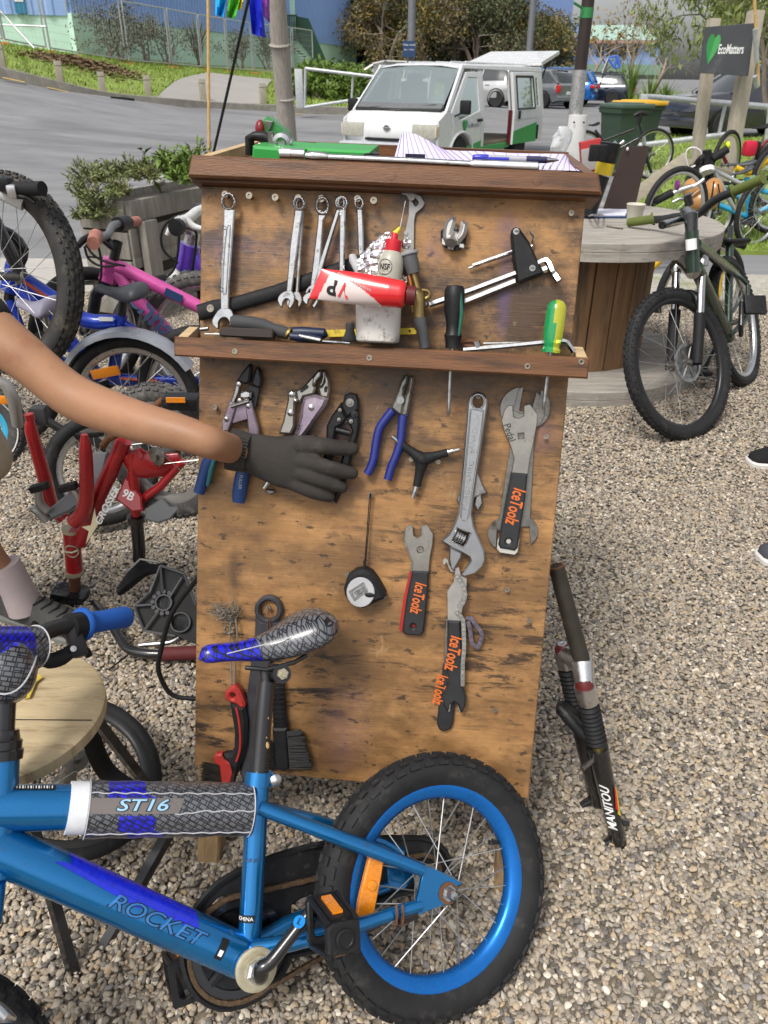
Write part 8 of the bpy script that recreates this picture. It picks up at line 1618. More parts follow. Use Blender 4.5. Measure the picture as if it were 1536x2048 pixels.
def sprigs(name,label,spots,n,size,m,seed,cat='plant',hang=0):
 rng=np.random.default_rng(seed);t=thing(name,label,cat,spots[0][0]);vs,fs=[],[];st=MB()
 for c,r in spots:
  for q in range(n):
   d=V((rng.normal(),rng.normal(),abs(rng.normal())+.25 if not hang else rng.normal())).normalized();o=V(c)+d*r*rng.uniform(.2,.6);tip=V(c)+d*r*rng.uniform(.7,1.25)-V((0,0,hang*r*.3))
   st.tube([o,tip],.002,3,cap=False)
   for j in range(11):
    p=o.lerp(tip,(j+.5)/11);s_=(V((rng.normal(),rng.normal(),rng.normal()))+d).normalized()*size;x_=s_.cross(d).normalized()*size*.16;k0=len(vs);vs+=[p-x_,p+s_*.5+x_*.6,p+s_,p+s_*.5-x_*1.4];fs.append((k0,k0+1,k0+2,k0+3))
 st.build('stem',BARK,t,recalc=False);fastmesh('leaves',vs,fs,m,t);return t
s=lambda x,y,d:at(x,y,Y0+d)
sprigs('rosemary_bush','trailing rosemary spilling over the planter corner',[(s(185,375,.1),.14),(s(170,405,.0),.12),(s(200,430,-.02),.12),(s(175,440,-.02),.08),(s(225,365,.2),.13),(s(265,360,.25),.13),(s(295,362,.2),.10),(s(235,392,.0),.08)],46,.030,ROSE,8)
t=sprigs('herb_plant','bright broad leaved herb standing in the planter',[(s(300,335,.3),.09)],4,.02,LEAFGR,9);
b=MB();rng=np.random.default_rng(4)
for q in range(26):
 p=s(300+rng.normal(0,22),325+rng.normal(0,20),.3);d=V((rng.normal(),rng.normal(),-.2+.4*rng.normal())).normalized();x_=perp(d)*.022;b.add([p,p+d*.05+x_,p+d*.10-V((0,0,.02)),p+d*.05-x_],[(0,1,2),(0,2,3)])
b.build('leaf',LEAFGR,t,recalc=False)
sprigs('flowering_herb','leafy green herb with white flowers right of the planter stone',[(s(345,345,.35),.13),(s(385,340,.4),.14),(s(360,362,.25),.08)],34,.045,LEAFGR,10)
t=thing('stone','rough white stone lying on the planter rim','stone',s(318,356,.08));b=MB();b.ell(onplane(318,362,a0+V((0,0,.02)),V((0,0,1))),(.045,.035,.032),None,14,10);b.v=[p+V((1,1,1))*.014*mnoise.noise(p*38)for p in b.v];b.build('stone',mat('white_stone',(.42,.40,.37),.9,var=.4,vs=40),t)
# == CABLE SPOOL TABLE
scx,scy,sr,zt2=.945,3.904,.636,.72;sp_=thing('cable_spool_table','wooden cable spool used as a round table','table',(scx,scy,0));SPW=mat('spool_grey_boards',(.31,.285,.25),.8,var=.3,vs=4,stretch=(1,9,9),bump=.2,bs=40,dirt=((.17,.15,.13),.35,6));STV=mat('spool_staves',(.22,.125,.06),.7,var=.45,vs=3.5,stretch=(8,8,.7),dirt=((.07,.05,.035),.5,3),bump=.2,bs=30)
def disc(z0,z1,nm):
 n=11
 for q in range(n):
  y0,y1=-sr+2*sr*q/n+.003,-sr+2*sr*(q+1)/n-.003;ys=[y0+(y1-y0)*j/5 for j in range(6)];P_=[(math.sqrt(max(0,sr**2-y*y)),y)for y in ys];P_+=[(-x,y)for x,y in P_[::-1]]
  MB().prism(P_,M.Translation((scx,scy,0))@M.Rotation(.12,4,'Z'),z0,z1,.003).build(nm,SPW,sp_,smooth=False)
disc(zt2-.035,zt2,'top_board');disc(zt2-.075,zt2-.037,'under_board');disc(.0,.04,'base_board');disc(.042,.08,'base_board')
for q in range(22):
 a_=2*PI*q/22;x_=V((-math.sin(a_),math.cos(a_),0));y_=V((math.cos(a_),math.sin(a_),0));MB().bbox(V((scx,scy,.361))+y_*.345,(.0955,.03,zt2-.158),.004,M((x_,y_,V((0,0,1)))).transposed()).build('stave',STV,sp_)
tz_=lambda x,y,h=0:gp(x,y,zt2+h)
c_=tz_(1266,450);t=thing('paper_cup','cream paper cup standing on the spool table','cup',c_);MB().lathe([(.030,0),(.041,.088),(.043,.090),(.041,.092),(.038,.088),(.029,.004),(0,.004)],c_,n=28).build('cup',mat('cream_card',(.56,.53,.44),.7,var=.04),t)
t=thing('clipboard','dark clip folder with white sheets on the spool table','clipboard',tz_(1210,432));cq=[tz_(1160,437),tz_(1255,437),tz_(1262,424),tz_(1165,422)];plank(*cq,.008,'cover',NAVY,t);plank(*[p+V((0,0,.009))+(sum(cq,V())/4-p)*.12 for p in cq],.006,'sheets',mat('white_paper',(.62,.63,.72),.8),t)
for x in(1183,1194):T(t,'ring',ALU,[tz_(x-6,432,.01),tz_(x,430,.05),tz_(x+9,430,.06),tz_(x+14,432,.01)],.004,8,4)
T(thing('twig','thin dark twig lying on the spool table','twig',tz_(1230,455)),'twig',BARK,[tz_(1213,452,.004),tz_(1228,455,.004),tz_(1246,457,.004)],.004,6)
bp0=[tz_(1205,424,.0),tz_(1268,424,.0)];bh=at(1282,293,bp0[1].y).z-zt2;t=thing('brown_board','upright dark brown board on the spool table','board',bp0[0]);BRN=mat('dark_brown_board2',(.042,.026,.022),.6,var=.1);dxx=V((.035,0,bh));b=MB();q4=[bp0[0],bp0[1],bp0[1]+V((.03,.02,bh)),bp0[0]+V((.07,.02,bh))];b.add(q4+[p+V((0,.012,0))for p in q4],[(0,1,2,3),(7,6,5,4),(0,4,5,1),(1,5,6,2),(2,6,7,3),(3,7,4,0)]);b.build('panel',BRN,t,smooth=False);MB().ell(at(1255,298,bp0[1].y),(.006,.006,.008)).build('hole',WHITE,t)
Yb=tz_(1190,434).y-.02;f_=lambda x,y,d=0:at(x,y,Yb+d);t=thing('tool_caddy','tapering black tool holder with a yellow band','holder',tz_(1188,430))
for nm,y0,y1,x0,x1,w0,w1,m in(('foot',430,350,1172,1200,40,40,BLACK),('band',349,325,1206,1212,36,37,mat('yellow_band',(.6,.43,.02),.5)),('cup',324,285,1213,1222,38,42,BLACK)):T(t,nm,m,[f_(x0,y0),f_(x1,y1)],[w0/2/430,w1/2/430],20)
MB().bbox(f_(1196,306,-.08),(.08,.03,.07),.006).build('side_box',BLACK,t);T(t,'tool_ends',ALU,[f_(1228,284),f_(1236,292),f_(1248,282)],.008,8)
t=thing('red_box','red and grey packet behind the black tool holder','box',f_(1180,330,.2));MB().bbox(f_(1182,318,.2),(.10,.05,.17),.004,M.Rotation(-.2,3,'Y')).build('packet',mat('packet_red',(.4,.03,.03),.5),t);MB().bbox(f_(1181,318,.172),(.085,.01,.10),.002,M.Rotation(-.2,3,'Y')).build('print',mat('packet_grey',(.36,.34,.33),.5),t)
BAGM=mat('clear_bag',(.75,.76,.78),.15,var=.1,trans=.5,coat=.5);t=thing('plastic_bag','crumpled clear plastic bag left of the white board','bag',at(1130,310,6.4));b=MB();b.ell(at(1122,292,6.9),(.075,.05,.15),None,18,14);b.v=[p+V((1,.4,.3))*.05*mnoise.noise(p*14)for p in b.v];b.build('bag',BAGM,t,smooth=False)
# == GREEN MOUNTAIN BIKE
MGREEN=mat('dark_green_paint',(.020,.040,.026),.3,.3,coat=.6,var=.15);t=thing('mountain_bike','dark green mountain bike with olive grips beside the spool table','bicycle',(1.29,2.95,0));fcn=V((1.2135,3.065,.281));fn=V((.501,-.743,.444)).normalized();fup=(V((0,0,1))-fn*fn.z).normalized();fdir=fup.cross(fn).normalized();CRIM=mat('charcoal_rim',(.03,.03,.032),.4,.5);FP=Pl(fcn,fdir,fn);fp=FP.w
wheel(t,fcn,fn,.313,.025,CRIM,RUBBER,28,.018,knobs=70,knob_rows=4,hub_w=.045);b=MB();b.lathe([(.08,0),(.08,.003),(.066,.003),(.066,0)],fcn+fn*.04,fn,30)
for q in range(6):b.tube([fcn+fn*.041,fcn+fn*.041+(fdir*math.cos(q)+fup*math.sin(q))*.07],.004,5)
b.build('brake_disc',STEEL,t)
fct=fcn-fup*.313;rct=gp(1497,768);rdir=(rct-fct).normalized();rn=(V((rdir.y,-rdir.x,0))*math.cos(R(24))+V((0,0,math.sin(R(24))))).normalized();rup=(V((0,0,1))-rn*rn.z).normalized();rc=rct+rup*.313;wheel(t,rc,rn,.313,.025,ALU,RUBBER,28,.018,knobs=70,knob_rows=4,hub_w=.045);G=Pl(fct,rdir,rn);g=lambda x,y,o=0:G.w(x,y,o)
hdt,hdb=at(1383,462,3.24),at(1386,545,3.20);T(t,'head_tube',MGREEN,[hdb,hdt],.027,18);T(t,'head_badge',WHITE,[at(1382,478,3.21),at(1383,500,3.2)],.0215,12);T(t,'top_tube',MGREEN,[at(1392,488,3.24),g(1470,548)],.022,16);T(t,'down_tube',MGREEN,[at(1392,535,3.22),g(1458,675)],.028,16);T(t,'seat_tube',MGREEN,[g(1459,480),g(1456,680)],.019,14)
for o in(-.05,.05):T(t,'seat_stay',MGREEN,[g(1465,548,o*.3),g(1495,570,o),rc+rn*o],.010,10,2);T(t,'chain_stay',MGREEN,[g(1460,672,o*.5),rc+rn*o],.011,10)
T(t,'seat_post',BLKPAINT,[g(1459,482),g(1462,455)],.014,12);saddle(t,g(1425,478),g(1488,490),rup,rn,.02,.06,.02,MATTEBLACK)
for s_,tpx,mpx,bpx in((-1,(1352,546),(1350,622),(1340,738)),(1,(1404,532),(1400,628),(1394,728))):
 o=.058*s_;T(t,'stanchion',CHROME,[fp(*mpx,o),fp(*tpx,o)],.0165,14);T(t,'fork_lower',MATTEBLACK,[fp(*bpx,o),fp(*mpx,o)],[.02,.024],14);T(t,'fork_crown',CHROME,[fp(*tpx,o),fp(tpx[0],tpx[1]-10,o),fp(tpx[0]*.6+1386*.4,524,o*.5),hdb],[.023,.027,.029,.028],14,2)
T(t,'fork_arch',BLKPAINT,smooth_path([fp(1350,622,-.058),fp(1362,590,-.03),fp(1388,588,.03),fp(1400,625,.058)],4),.012,10)
sm0=hdt+(hdt-hdb).normalized()*.05;T(t,'stem',BLKPAINT,[hdt,sm0,fp(1374,428,.03)],[.024,.027,.03],14);T(t,'handlebar',BARM,[fp(*q)for q in((1300,440,-.20),(1330,438,-.12),(1350,434,-.06),(1385,431,.02),(1402,424,.05),(1430,400,.12),(1462,385,.19),(1480,378,.22))],.0165,14,4)
OLIVE=mat('olive_rubber',(.10,.125,.025),.7,bump=.3,bs=200);T(t,'grip',OLIVE,[fp(1308,437,-.18),fp(1305,438,-.185),fp(1302,439,-.19),fp(1258,445,-.30)],[.028,.028,.019,.019],16);T(t,'grip',OLIVE,[fp(1462,385,.19),fp(1466,383,.196),fp(1470,382,.205),fp(1527,357,.33)],[.030,.030,.0195,.0195],16);T(t,'bar_end',CHROME,[fp(1325,450,.06),fp(1365,440,.03)],.0165,16);T(t,'bar_end_hole',BLACK,[fp(1323,450.5,.0615),fp(1326,450,.06)],.0145,14)
bbg=g(1460,675);T(t,'crank',BLKPAINT,[bbg+rn*.05,g(1482,650,.07),g(1483,605,.07)],.012,10,2);MB().bbox(g(1510,610,.12),(.10,.09,.022),.006,M.Rotation(.9,3,'X')).build('pedal',BLACK,t);T(t,'crank',BLKPAINT,[bbg-rn*.05,g(1410,735,-.07)],.012,10);MB().bbox(g(1400,745,-.12),(.1,.06,.022),.006).build('pedal',BLACK,t);MB().lathe([(.08,0),(.08,.004),(.03,.004)],bbg-rn*.045,rn,24).build('chainring',BLKPAINT,t)
# == BIKES ON THE LAWN
gR='bikes parked on the lawn at right'
def simple(name,label,Y,m,tubes,wheels,extra=(),sad=None,r=.018,g_=gR):
 t=thing(name,label,'bicycle',at(wheels[0][0],wheels[0][1],Y),g_)
 for q in tubes:T(t,'frame_tube',m,[at(x,y,Y)for x,y in q],r,10)
 for x,y,R_,nx,rm in wheels:wheel(t,at(x,y,Y),V((nx,-1,.02)),R_,.022,rm,RUBBER,20,.02)
 for nm,mm,q,rr_ in extra:T(t,nm,mm,[at(x,y,Y+(d[0]if d else-.06))for x,y,*d in q],rr_,8,3 if len(q)>2 else 0)
 if sad:saddle(t,at(*sad[0],Y),at(*sad[1],Y),(0,.1,1),(.2,1,0),.02,.07,.03,sad[2]if len(sad)>2 else MATTEBLACK)
 return t
simple('parked_bike','black hybrid bike parked in front of the wheelie bins',12.6,BLKPAINT,[[(1204,282),(1270,258)],[(1225,305),(1285,272)],[(1278,245),(1290,290)],[(1190,260),(1225,305)]],[(1305,308,.35,.25,ALU),(1165,312,.35,.25,ALU)],[('handlebar',BLACK,[(1268,232),(1280,226),(1294,228)],.03),('stem',BLACK,[(1282,228),(1276,250)],.03),('fork',BLACK,[(1287,285),(1294,320),(1303,346)],.022),('light',ALU,[(1287,272),(1289,290)],.03)],((1176,252),(1200,248)))
TQ=mat('turquoise_paint',(.02,.34,.58),.3,coat=.6);YLF=mat('yellow_frame_paint',(.68,.42,.015),.35,coat=.5);SGF=mat('sage_green_paint',(.14,.25,.16),.4);SLV=mat('silver_frame',(.5,.51,.5),.35,.6)
simple('kids_bike','turquoise bike lying among the parked bikes at right',7.5,TQ,[[(1432,408),(1498,435)],[(1470,392),(1497,392)],[(1494,355),(1498,435)],[(1498,435),(1550,408)],[(1495,375),(1560,390)]],[(1552,405,.27,.2,ALU),(1418,432,.26,.2,WHB)],[('chainring',DKGRY,[(1495,448),(1497,440)],.09),('crank',BLACK,[(1497,432),(1504,455)],.016)],((1462,352),(1508,336),GRS),.024)
simple('kids_bike','yellow framed bike at the right edge of the bike row',8.0,YLF,[[(1470,335),(1500,345),(1536,318)],[(1488,372),(1545,300)],[(1500,352),(1480,400)]],[(1560,350,.3,.2,ALU),(1470,420,.28,.3,ALU)],(),((1455,332),(1515,326),GRS),.035)
simple('parked_bike','silver framed bike with white lamp facing the table',7.2,SLV,[[(1425,338),(1490,372)],[(1430,345),(1470,420)],[(1488,365),(1478,420)]],[(1405,420,.29,1.3,ALU),(1520,425,.3,.5,ALU)],[('fork_blade',BLACK,[(1400,325),(1388,365)],.024),('fork_blade',BLACK,[(1424,325),(1420,365)],.024),('stem',BLACK,[(1414,300),(1413,330)],.04),('handlebar',BLACK,[(1370,372,.2),(1395,325),(1412,312),(1440,312),(1452,298)],.026),('grip',MATTEBLACK,[(1425,318),(1455,298)],.034),('lamp',WHITE,[(1413,336,-.1),(1414,345,-.12)],.062),('cable',WHB,[(1405,322),(1378,335),(1372,305),(1385,295),(1402,303),(1402,320)],.008),('brake_lever',ALU,[(1345,405),(1360,398),(1375,400)],.014)])
simple('parked_bike','sage green bike between the silver and turquoise ones',7.9,SGF,[[(1432,372),(1460,375)],[(1435,398),(1470,428)],[(1480,378),(1484,430)]],[(1435,425,.28,.3,ALU),(1525,420,.3,.3,ALU)],[('crank',ALU,[(1478,420),(1492,402)],.016)],((1470,368),(1512,356),SGF))
simple('parked_bike','black handled bike with purple bell behind the spool table',6.3,MATTEBLACK,[[(1375,415),(1330,440)],[(1372,395),(1380,440)]],[(1350,425,.33,.5,ALU)],[('grip',MATTEBLACK,[(1300,408),(1345,385)],.03),('handlebar',ALU,[(1342,388),(1360,380),(1385,372)],.018),('bell',mat('purple_bell',(.2,.02,.2),.3),[(1352,370),(1357,370)],.035),('brake_lever',ALU,[(1385,374),(1398,366),(1408,358)],.014),('stem',BLKPAINT,[(1375,388),(1380,410)],.03)])
simple('parked_bike','thin wheeled bike with black rear mudguard behind the green one',5.0,YLF,[[(1445,520),(1418,690)],[(1340,500),(1300,540)]],[(1400,588,.34,.35,ALU)],[('mudguard',BLACK,[(1400,482),(1440,480),(1490,492)],.022),('lock',MATTEBLACK,[(1436,520),(1440,485),(1455,478),(1462,490)],.012)],r=.022)
simple('parked_bike','dark red bike behind the right sign post',9.0,mat('maroon_paint',(.16,.012,.02),.35),[[(1520,290),(1512,345)],[(1536,280),(1515,300)],[(1455,330),(1440,300)]],[(1555,345,.34,.2,ALU),(1450,330,.34,1.0,ALU)],[('grip_band',mat('neon_yellow',(.6,.7,.03),.5),[(1450,292),(1458,290)],.04)],((1502,258),(1545,252)))
t=thing('pannier_bag','bright red pannier bag beside the right sign post','bag',at(1500,330,8.9));MB().bbox(at(1499,297,8.9),(.13,.12,.15),.04).build('bag',mat('red_nylon',(.5,.01,.04),.6),t);MB().bbox(at(1512,297,8.95),(.04,.13,.14),.03).build('side',BLACK,t)
ORH=mat('tan_orange_helmet',(.42,.20,.055),.3,coat=.6,var=.08);t=thing('helmet','shiny tan orange helmet hanging on the silver bike','helmet',at(1425,390,6.9));b=MB();b.ell(at(1424,388,6.85),(.085,.11,.125),None,22,14);b.ell(at(1385,378,6.9),(.085,.10,.085),None,20,12);b.ell(at(1400,402,6.88),(.10,.1,.09),None,20,12);b.build('shell',ORH,t,ang=180)
for q in([(1428,362),(1424,390),(1414,425)],[(1436,368),(1440,390),(1436,425)]):T(t,'strap',BLACK,[at(x,y,6.72)for x,y in q],.006,6)
t=thing('timber_ramp','pale timber ramp plank leaning beside the left sign post','plank',gp(1290,400));c1,c2=V((at(1262,400,8.0).x,8.0,.12)),at(1372,318,8.2);beam(t,'plank',at(1255,402,7.9),c2,.05,.13,mat('pale_ramp_timber',(.33,.29,.22),.8,var=.2,vs=5,stretch=(1,6,6)),1.2);beam(t,'cross_plank',at(1370,322,8.25),at(1450,345,8.4),.05,.2,MATS['pale_ramp_timber'],.3)
# == SUSPENSION FORK
fk=thing('suspension_fork','black and silver suspension fork propped against the board side','bicycle fork',gp(1240,1685));foot=gp(1238,1690,.0);tp_=at(1112,1132,1.125);cr=at(1168,1345,1.075);fdr=(tp_-foot).normalized();off2=V((-.022,.085,.012))
lo1=foot;up1=at(1172,1385,1.045);stc=at(1163,1320,1.08);T(fk,'steerer',mat('grey_brown_steerer',(.05,.044,.035),.55,.5,var=.3,vs=30),[stc,tp_],[.0155,.0140],22);b=MB();b.lathe([(.0142,-.001),(.0142,.0008),(.0105,.0008),(.0105,-.03),(0,-.03)],tp_,tp_-stc,20);b.build('steerer_mouth',RUST,fk)
for i,o in enumerate((V((0,0,0)),off2)):
 a,c=lo1+o,up1+o;d=(c-a);L_=d.length;q=lambda s_:a+d*s_
 T(fk,'lower_leg',BLKPAINT,[q(.0),q(.03),q(.50),q(.66)],[.0125,.0165,.0175,.0195],20);T(fk,'stanchion',mat('gold_stanchion',(.28,.24,.08),.3,.9),[q(.62),q(.97)],.0125,16);b=MB()
 for z in range(9):b.lathe([(.0145,-.006),(.0195,0),(.0145,.006)],q(.70+z*.026),d,18)
 b.build('gaiter',MATTEBLACK,fk);T(fk,'crown_socket',ALU,[q(.94),q(1.04)],[.0185,.0195],20);T(fk,'crown',ALU,[q(1.02),stc-(tp_-stc)*.02],[.017,.021],16);T(fk,'adjuster_knob',mat('dark_red_knob2',(.10,.012,.012),.4),[q(1.04),q(1.05),q(1.075)],[.0165,.0165,.0115],20);MB().lathe([(.009,0),(.009,.0015),(.004,.0015),(.003,0)],q(1.075),d,16).build('knob_cap',ALU,fk)
 T(fk,'dropout',BLKPAINT,[q(.06),q(.0)+V((-.035,-.002,0))],[.010,.007],8);T(fk,'brake_boss',DULLSTEEL,[q(.60)-V((.005,0,0)),q(.60)+V((-.04,-.03,.0))],.005,8);T(fk,'lug',BLKPAINT,[q(.16),q(.15)+V((.028,.0,0))],[.008,.005],8)
T(fk,'brace',BLACK,[lo1+(up1-lo1)*.64,lo1+(up1-lo1)*.78+off2*.5+V((-.04,0,0)),lo1+(up1-lo1)*.64+off2],.012,10,4)
ff=tubewrap(lo1,lo1+(up1-lo1)*.62,.0178,0,-rgt);text('MANITOU',.022,None,WHITE,fk,sx=1.05,bold=.02,shear=.35,wrap=lambda x,y,z:ff(x+.0*y-.005,y+.004,z+.001));patch(fk,'flame_print',YEL,ff,[(-.03,-.016),(.03,-.021),(.045,-.018),(-.02,-.010)],.001,6,3);patch(fk,'flame_print',REDT,ff,[(-.015,-.012),(.03,-.017),(.045,-.015),(-.005,-.008)],.0015,6,3)
# == PEOPLE
SKIN=mat('skin',(.345,.178,.098),.6,var=.14,vs=9,sss=.06,bump=.3,bs=320,dirt=((.29,.125,.07),.35,14));GLOVE=mat('charcoal_knit_glove',(.030,.026,.023),.85,var=.35,vs=30,bump=.6,bs=420,dirt=((.06,.052,.045),.3,22))
def skin_mesh(name,verts,edges,m,parent,sub=2,root=0):
 me=bpy.data.meshes.new(name);me.from_pydata([rootinv(parent)@V(v[:3])for v in verts],edges,[]);o=link(name,me,parent,m,True,180);o.modifiers.new('skin','SKIN');s_=me.skin_vertices[0].data
 for i,v in enumerate(verts):s_[i].radius=(v[3],v[4]if len(v)>4 else v[3])
 s_[root].use_root=True;o.modifiers['skin'].use_smooth_shade=True;md=o.modifiers.new('sub','SUBSURF');md.levels=md.render_levels=sub
 dg=bpy.context.evaluated_depsgraph_get();dg.update();n_=bpy.data.meshes.new_from_object(o.evaluated_get(dg));o.modifiers.clear();o.data=n_;n_.shade_smooth();return o
def chainv(*p):return list(p),[(i,i+1)for i in range(len(p)-1)]
pa=thing('person','person reaching in from the left with a bare arm and charcoal glove','person',(-.93,1.67,0))
def A_(x,y,Y,r):p=at(x,y,Y);return(p.x,p.y,p.z,r)
def B_(x,y,o,r):p=BP.w(*C3(x,y),o);return(p.x,p.y,p.z,r)
arm=[B_(520,820,.047,.020),B_(395,788,.048,.0245),A_(430,888,1.045,.0255),A_(360,864,1.06,.029),A_(290,848,1.075,.0325),A_(225,826,1.09,.0350),A_(175,808,1.10,.0362),A_(138,789,1.11,.0362),A_(108,765,1.115,.0352),A_(70,732,1.125,.0362),A_(30,700,1.13,.0385),A_(-30,655,1.15,.043),(-.72,1.2,1.06,.058)]
body=[(-1.12,1.46,.80,.12),(-1.0,1.38,.95,.12),(-.86,1.3,1.09,.13),(-.82,1.2,1.18,.055),(-.80,1.12,1.27,.08),(-.79,1.08,1.36,.085),(-1.02,1.56,.74,.085),(-1.0,1.62,.47,.052),(-1.03,1.66,.28,.042),(-.965,1.66,.10,.036),(-1.22,1.40,.74,.085),(-1.28,1.50,.46,.055),(-1.33,1.62,.1,.036),(-1.05,1.38,1.05,.055),(-1.15,1.25,.82,.042),(-1.0,1.12,.72,.03)]
na=len(arm);vs=arm+body;ed=[(i,i+1)for i in range(na-1)]+[(na-1,na+2)]+[(na+a,na+c)for a,c in((0,1),(1,2),(2,3),(3,4),(4,5),(0,6),(6,7),(7,8),(8,9),(0,10),(10,11),(11,12),(2,13),(13,14),(14,15))]
skin_mesh('body',vs,ed,SKIN,pa,2,na)
MB().ell((-.79,1.07,1.39),(.095,.105,.10)).build('hair',mat('dark_hair',(.02,.014,.01),.6),pa)
TEE=mat('black_tee',(.014,.013,.014),.85,bump=.2,bs=200);tv,te=chainv((-1.12,1.46,.82,.14),(-1.0,1.38,.96,.145),(-.87,1.31,1.09,.145),(-.82,1.22,1.15,.075));q0,q1=V(arm[-2][:3]),V(arm[-3][:3]);e_=q0.lerp(q1,.45);tv+=[(-.73,1.21,1.06,.062),(q0.x,q0.y,q0.z,.050),(e_.x,e_.y,e_.z,.048)];te+=[(2,4),(4,5),(5,6)];skin_mesh('tee_shirt',tv,te,TEE,pa,2)
KH=mat('khaki_shorts',(.40,.34,.24),.9,var=.12,bump=.2,bs=120);tv=[(-1.12,1.46,.82,.145),(-1.02,1.55,.74,.11),(-.955,1.61,.54,.098),(-.955,1.615,.46,.095),(-1.22,1.41,.74,.11),(-1.28,1.5,.5,.09)];skin_mesh('shorts',tv,[(0,1),(1,2),(2,3),(0,4),(4,5)],KH,pa,2)
SOCK=mat('pale_sock',(.50,.42,.42),.9,bump=.2,bs=300);SHOE=mat('grey_trainer',(.075,.075,.07),.8,var=.2,vs=60,bump=.2,bs=300);SOLE=mat('grey_sole',(.20,.20,.185),.8);NEON=mat('neon_tab',(.5,.6,.06),.6)
def shoe(p,h,toe,upper,sole_m,heel,laces=BLACK,L_=.27,W_=.05):
 d=V((toe[0],toe[1],0)).normalized();s_=V((-d.y,d.x,0));prof=[(-.10,.030,.085),(-.06,.036,.10),(-.01,.038,.085),(.06,.044,.068),(.12,.047,.052),(.155,.040,.040),(.17,.02,.028)];vs=[];K=12
 for x,w_,hh in prof:
  for q in range(K+1):a_=PI*q/K;vs.append(V(p)+d*x*(L_/.27)+s_*(w_*math.cos(a_))+V((0,0,.018+hh*math.sin(a_)**.7)))
 n_=K+1;MB().add(vs,[(i*n_+q,i*n_+q+1,(i+1)*n_+q+1,(i+1)*n_+q)for i in range(len(prof)-1)for q in range(K)]+[tuple(range(n_)),tuple((len(prof)-1)*n_+q for q in range(n_))]).build('shoe',upper,h,ang=70)
 F=M(((d.x,s_.x,0,p[0]),(d.y,s_.y,0,p[1]),(0,0,1,p[2]),(0,0,0,1)));out=[(x*L_/.27*1.03,w_*1.1)for x,w_,_ in prof]+[(x*L_/.27*1.03,-w_*1.1)for x,w_,_ in prof[::-1]];MB().prism(smo(out,3),F,0.002,.030,.006).build('sole',sole_m,h)
 b=MB()
 for k_ in range(5):x=.0+.024*k_;z=.018+np.interp(x,[-.01,.06,.12],[.085,.068,.052])+.002;b.tube([V(p)+d*x+s_*.022+V((0,0,z-.008)),V(p)+d*(x+.012)+V((0,0,z)),V(p)+d*x-s_*.022+V((0,0,z-.008))],.0032,5)
 b.build('laces',laces,h)
sh=V((-.935,1.665,0));shoe(sh,pa,(.93,-.36),SHOE,SOLE,None);shoe(V((-1.33,1.63,0)),pa,(.9,-.4),SHOE,SOLE,None);T(pa,'sock',SOCK,[V((-.955,1.66,.06)),V((-.965,1.66,.13)),V((-.985,1.66,.2))],[.046,.042,.045],16);MB().bbox(V((-.93,1.655,.098)),(.016,.03,.018),.006).build('heel_tab',NEON,pa)
def Hh(x,y,o,r,fl=1.0):p=BP.w(*C3(x,y),o);return(p.x,p.y,p.z,r,r*fl)
palm=[Hh(395,788,.048,.0305),Hh(460,802,.047,.0315),Hh(560,825,.045,.0345),Hh(680,860,.043,.0385),Hh(780,888,.041,.0415),Hh(860,915,.039,.0400),Hh(900,925,.038,.0340)]
gb=MB();gb.tube([p[:3]for p in palm],[p[3]for p in palm],20,flat=(BP.n,.46));gb.ell(palm[-1][:3],(.016,.033,.015),BP.M.to_3x3())
def finger(*p):
 q=smooth_path([a[:3]for a in p],4);r_=[float(np.interp(i/4,range(len(p)),[a[3]for a in p]))for i in range(len(q))];gb.tube(q,r_,14);gb.ell(q[-1],(r_[-1],)*3);gb.ell(q[0],(r_[0],)*3)
finger(Hh(820,770,.036,.0165),Hh(940,745,.042,.0155),Hh(1080,755,.040,.0140),Hh(1200,770,.032,.0132),Hh(1320,780,.023,.0112))
finger(Hh(850,870,.040,.0150),Hh(960,880,.046,.0140),Hh(1120,925,.044,.0128),Hh(1235,955,.034,.0122),Hh(1318,972,.026,.0104))
finger(Hh(850,950,.040,.0145),Hh(960,985,.046,.0132),Hh(1090,1030,.041,.0120),Hh(1180,1062,.033,.0115),Hh(1238,1080,.027,.0100))
finger(Hh(790,1010,.036,.0150),Hh(900,1065,.040,.0135),Hh(1010,1115,.037,.0124),Hh(1095,1142,.030,.0112),Hh(1140,1155,.025,.0098))
finger(Hh(600,770,.030,.0150),Hh(740,745,.020,.0140),Hh(900,730,.012,.0125),Hh(1010,712,.010,.0110))
gl=gb.build('glove',GLOVE,pa,ang=180);md=gl.modifiers.new('r','REMESH');md.mode='VOXEL';md.voxel_size=.0022;md=gl.modifiers.new('s','SMOOTH');md.factor=.6;md.iterations=8
dg=bpy.context.evaluated_depsgraph_get();dg.update();n_=bpy.data.meshes.new_from_object(gl.evaluated_get(dg));gl.modifiers.clear();gl.data=n_;n_.shade_smooth()
cA,cB=V(arm[1][:3]),BP.w(*C3(480,800),.048);b=MB();w0=BP.w(*C3(430,800),.048);dd=(V(palm[1][:3])-V(palm[0][:3])).normalized()
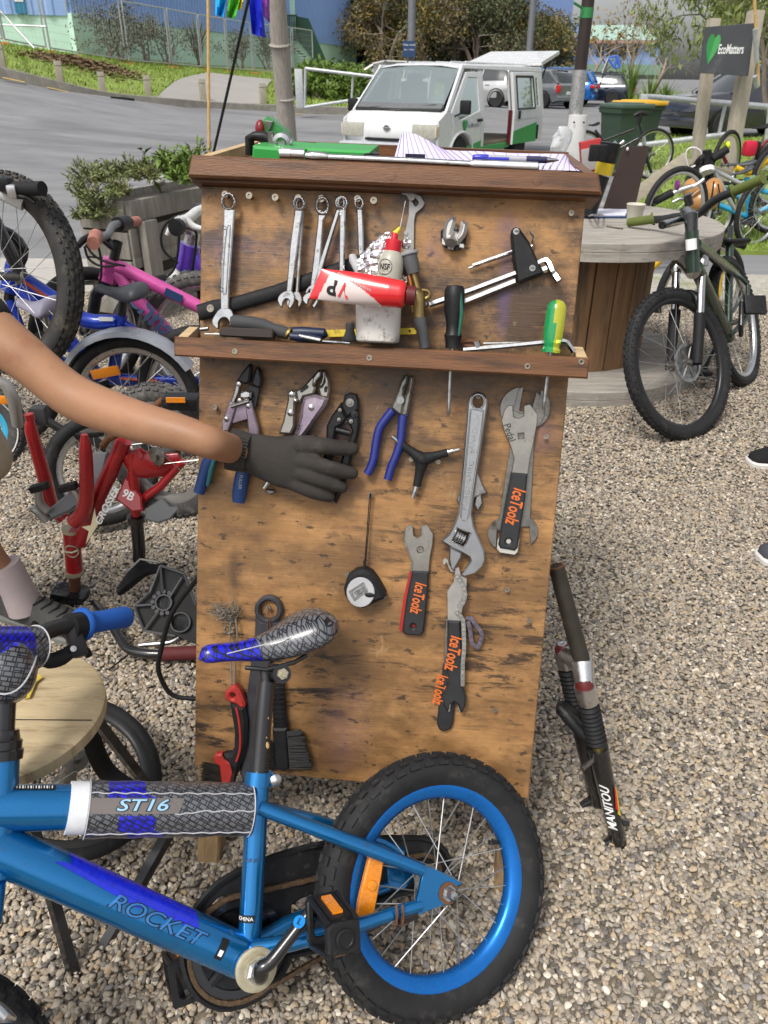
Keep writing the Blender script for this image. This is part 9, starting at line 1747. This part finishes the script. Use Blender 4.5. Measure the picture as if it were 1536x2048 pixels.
for k_ in range(34):
 a_=2*PI*k_/34;e_=(BP.n-dd*BP.n.dot(dd)).normalized();f_=dd.cross(e_);o=(e_*(math.cos(a_)*.85)+f_*math.sin(a_));b.tube([V(palm[0][:3])-dd*.010+o*.0315,V(palm[0][:3])+dd*.006+o*.0312,V(palm[0][:3])+dd*.022+o*.029],.0027,5)
b.build('cuff_ribs',GLOVE,gl)
pb=thing('person','person in olive shorts standing at the right edge in canvas shoes','person',(1.62,2.4,0));f1,f2=V((1.58,2.70,0)),V((1.33,2.02,0));vs=[(1.62,2.42,.86,.11),(1.62,2.42,1.08,.10),(1.62,2.42,1.30,.12),(1.62,2.42,1.42,.05),(1.6,2.42,1.52,.075),(1.59,2.42,1.64,.08),(1.62,2.60,.80,.075),(1.62,2.66,.48,.055),(f1.x+.03,f1.y,.09,.036),(1.55,2.26,.80,.075),(1.46,2.14,.48,.055),(f2.x+.03,f2.y,.09,.036),(1.66,2.62,1.34,.05),(1.72,2.66,1.08,.04),(1.66,2.64,.86,.03),(1.66,2.22,1.34,.05),(1.74,2.18,1.08,.04),(1.72,2.2,.86,.03)]
skin_mesh('body',vs,[(0,1),(1,2),(2,3),(3,4),(4,5),(0,6),(6,7),(7,8),(0,9),(9,10),(10,11),(2,12),(12,13),(13,14),(2,15),(15,16),(16,17)],SKIN,pb);OL=mat('olive_shorts',(.16,.165,.115),.9,bump=.2,bs=120)
skin_mesh('shorts',[(1.62,2.42,.9,.125),(1.615,2.58,.78,.10),(1.595,2.64,.62,.085),(1.55,2.28,.78,.10),(1.48,2.17,.54,.085)],[(0,1),(1,2),(0,3),(3,4)],OL,pb);skin_mesh('shirt',[(1.62,2.42,.92,.12),(1.62,2.42,1.1,.115),(1.62,2.42,1.30,.13),(1.66,2.63,1.3,.065),(1.66,2.21,1.3,.065)],[(0,1),(1,2),(2,3),(2,4)],TEE,pb);MB().ell((1.6,2.42,1.66),(.095,.095,.10)).build('hair',MATS['dark_hair'],pb)
WSOLE=mat('white_sole',(.62,.6,.57),.6);shoe(f1,pb,(-1,-.05),mat('black_suede',(.008,.008,.009),.9),WSOLE,None);shoe(f2,pb,(-1,-.1),mat('slate_canvas',(.06,.06,.075),.9),WSOLE,None)
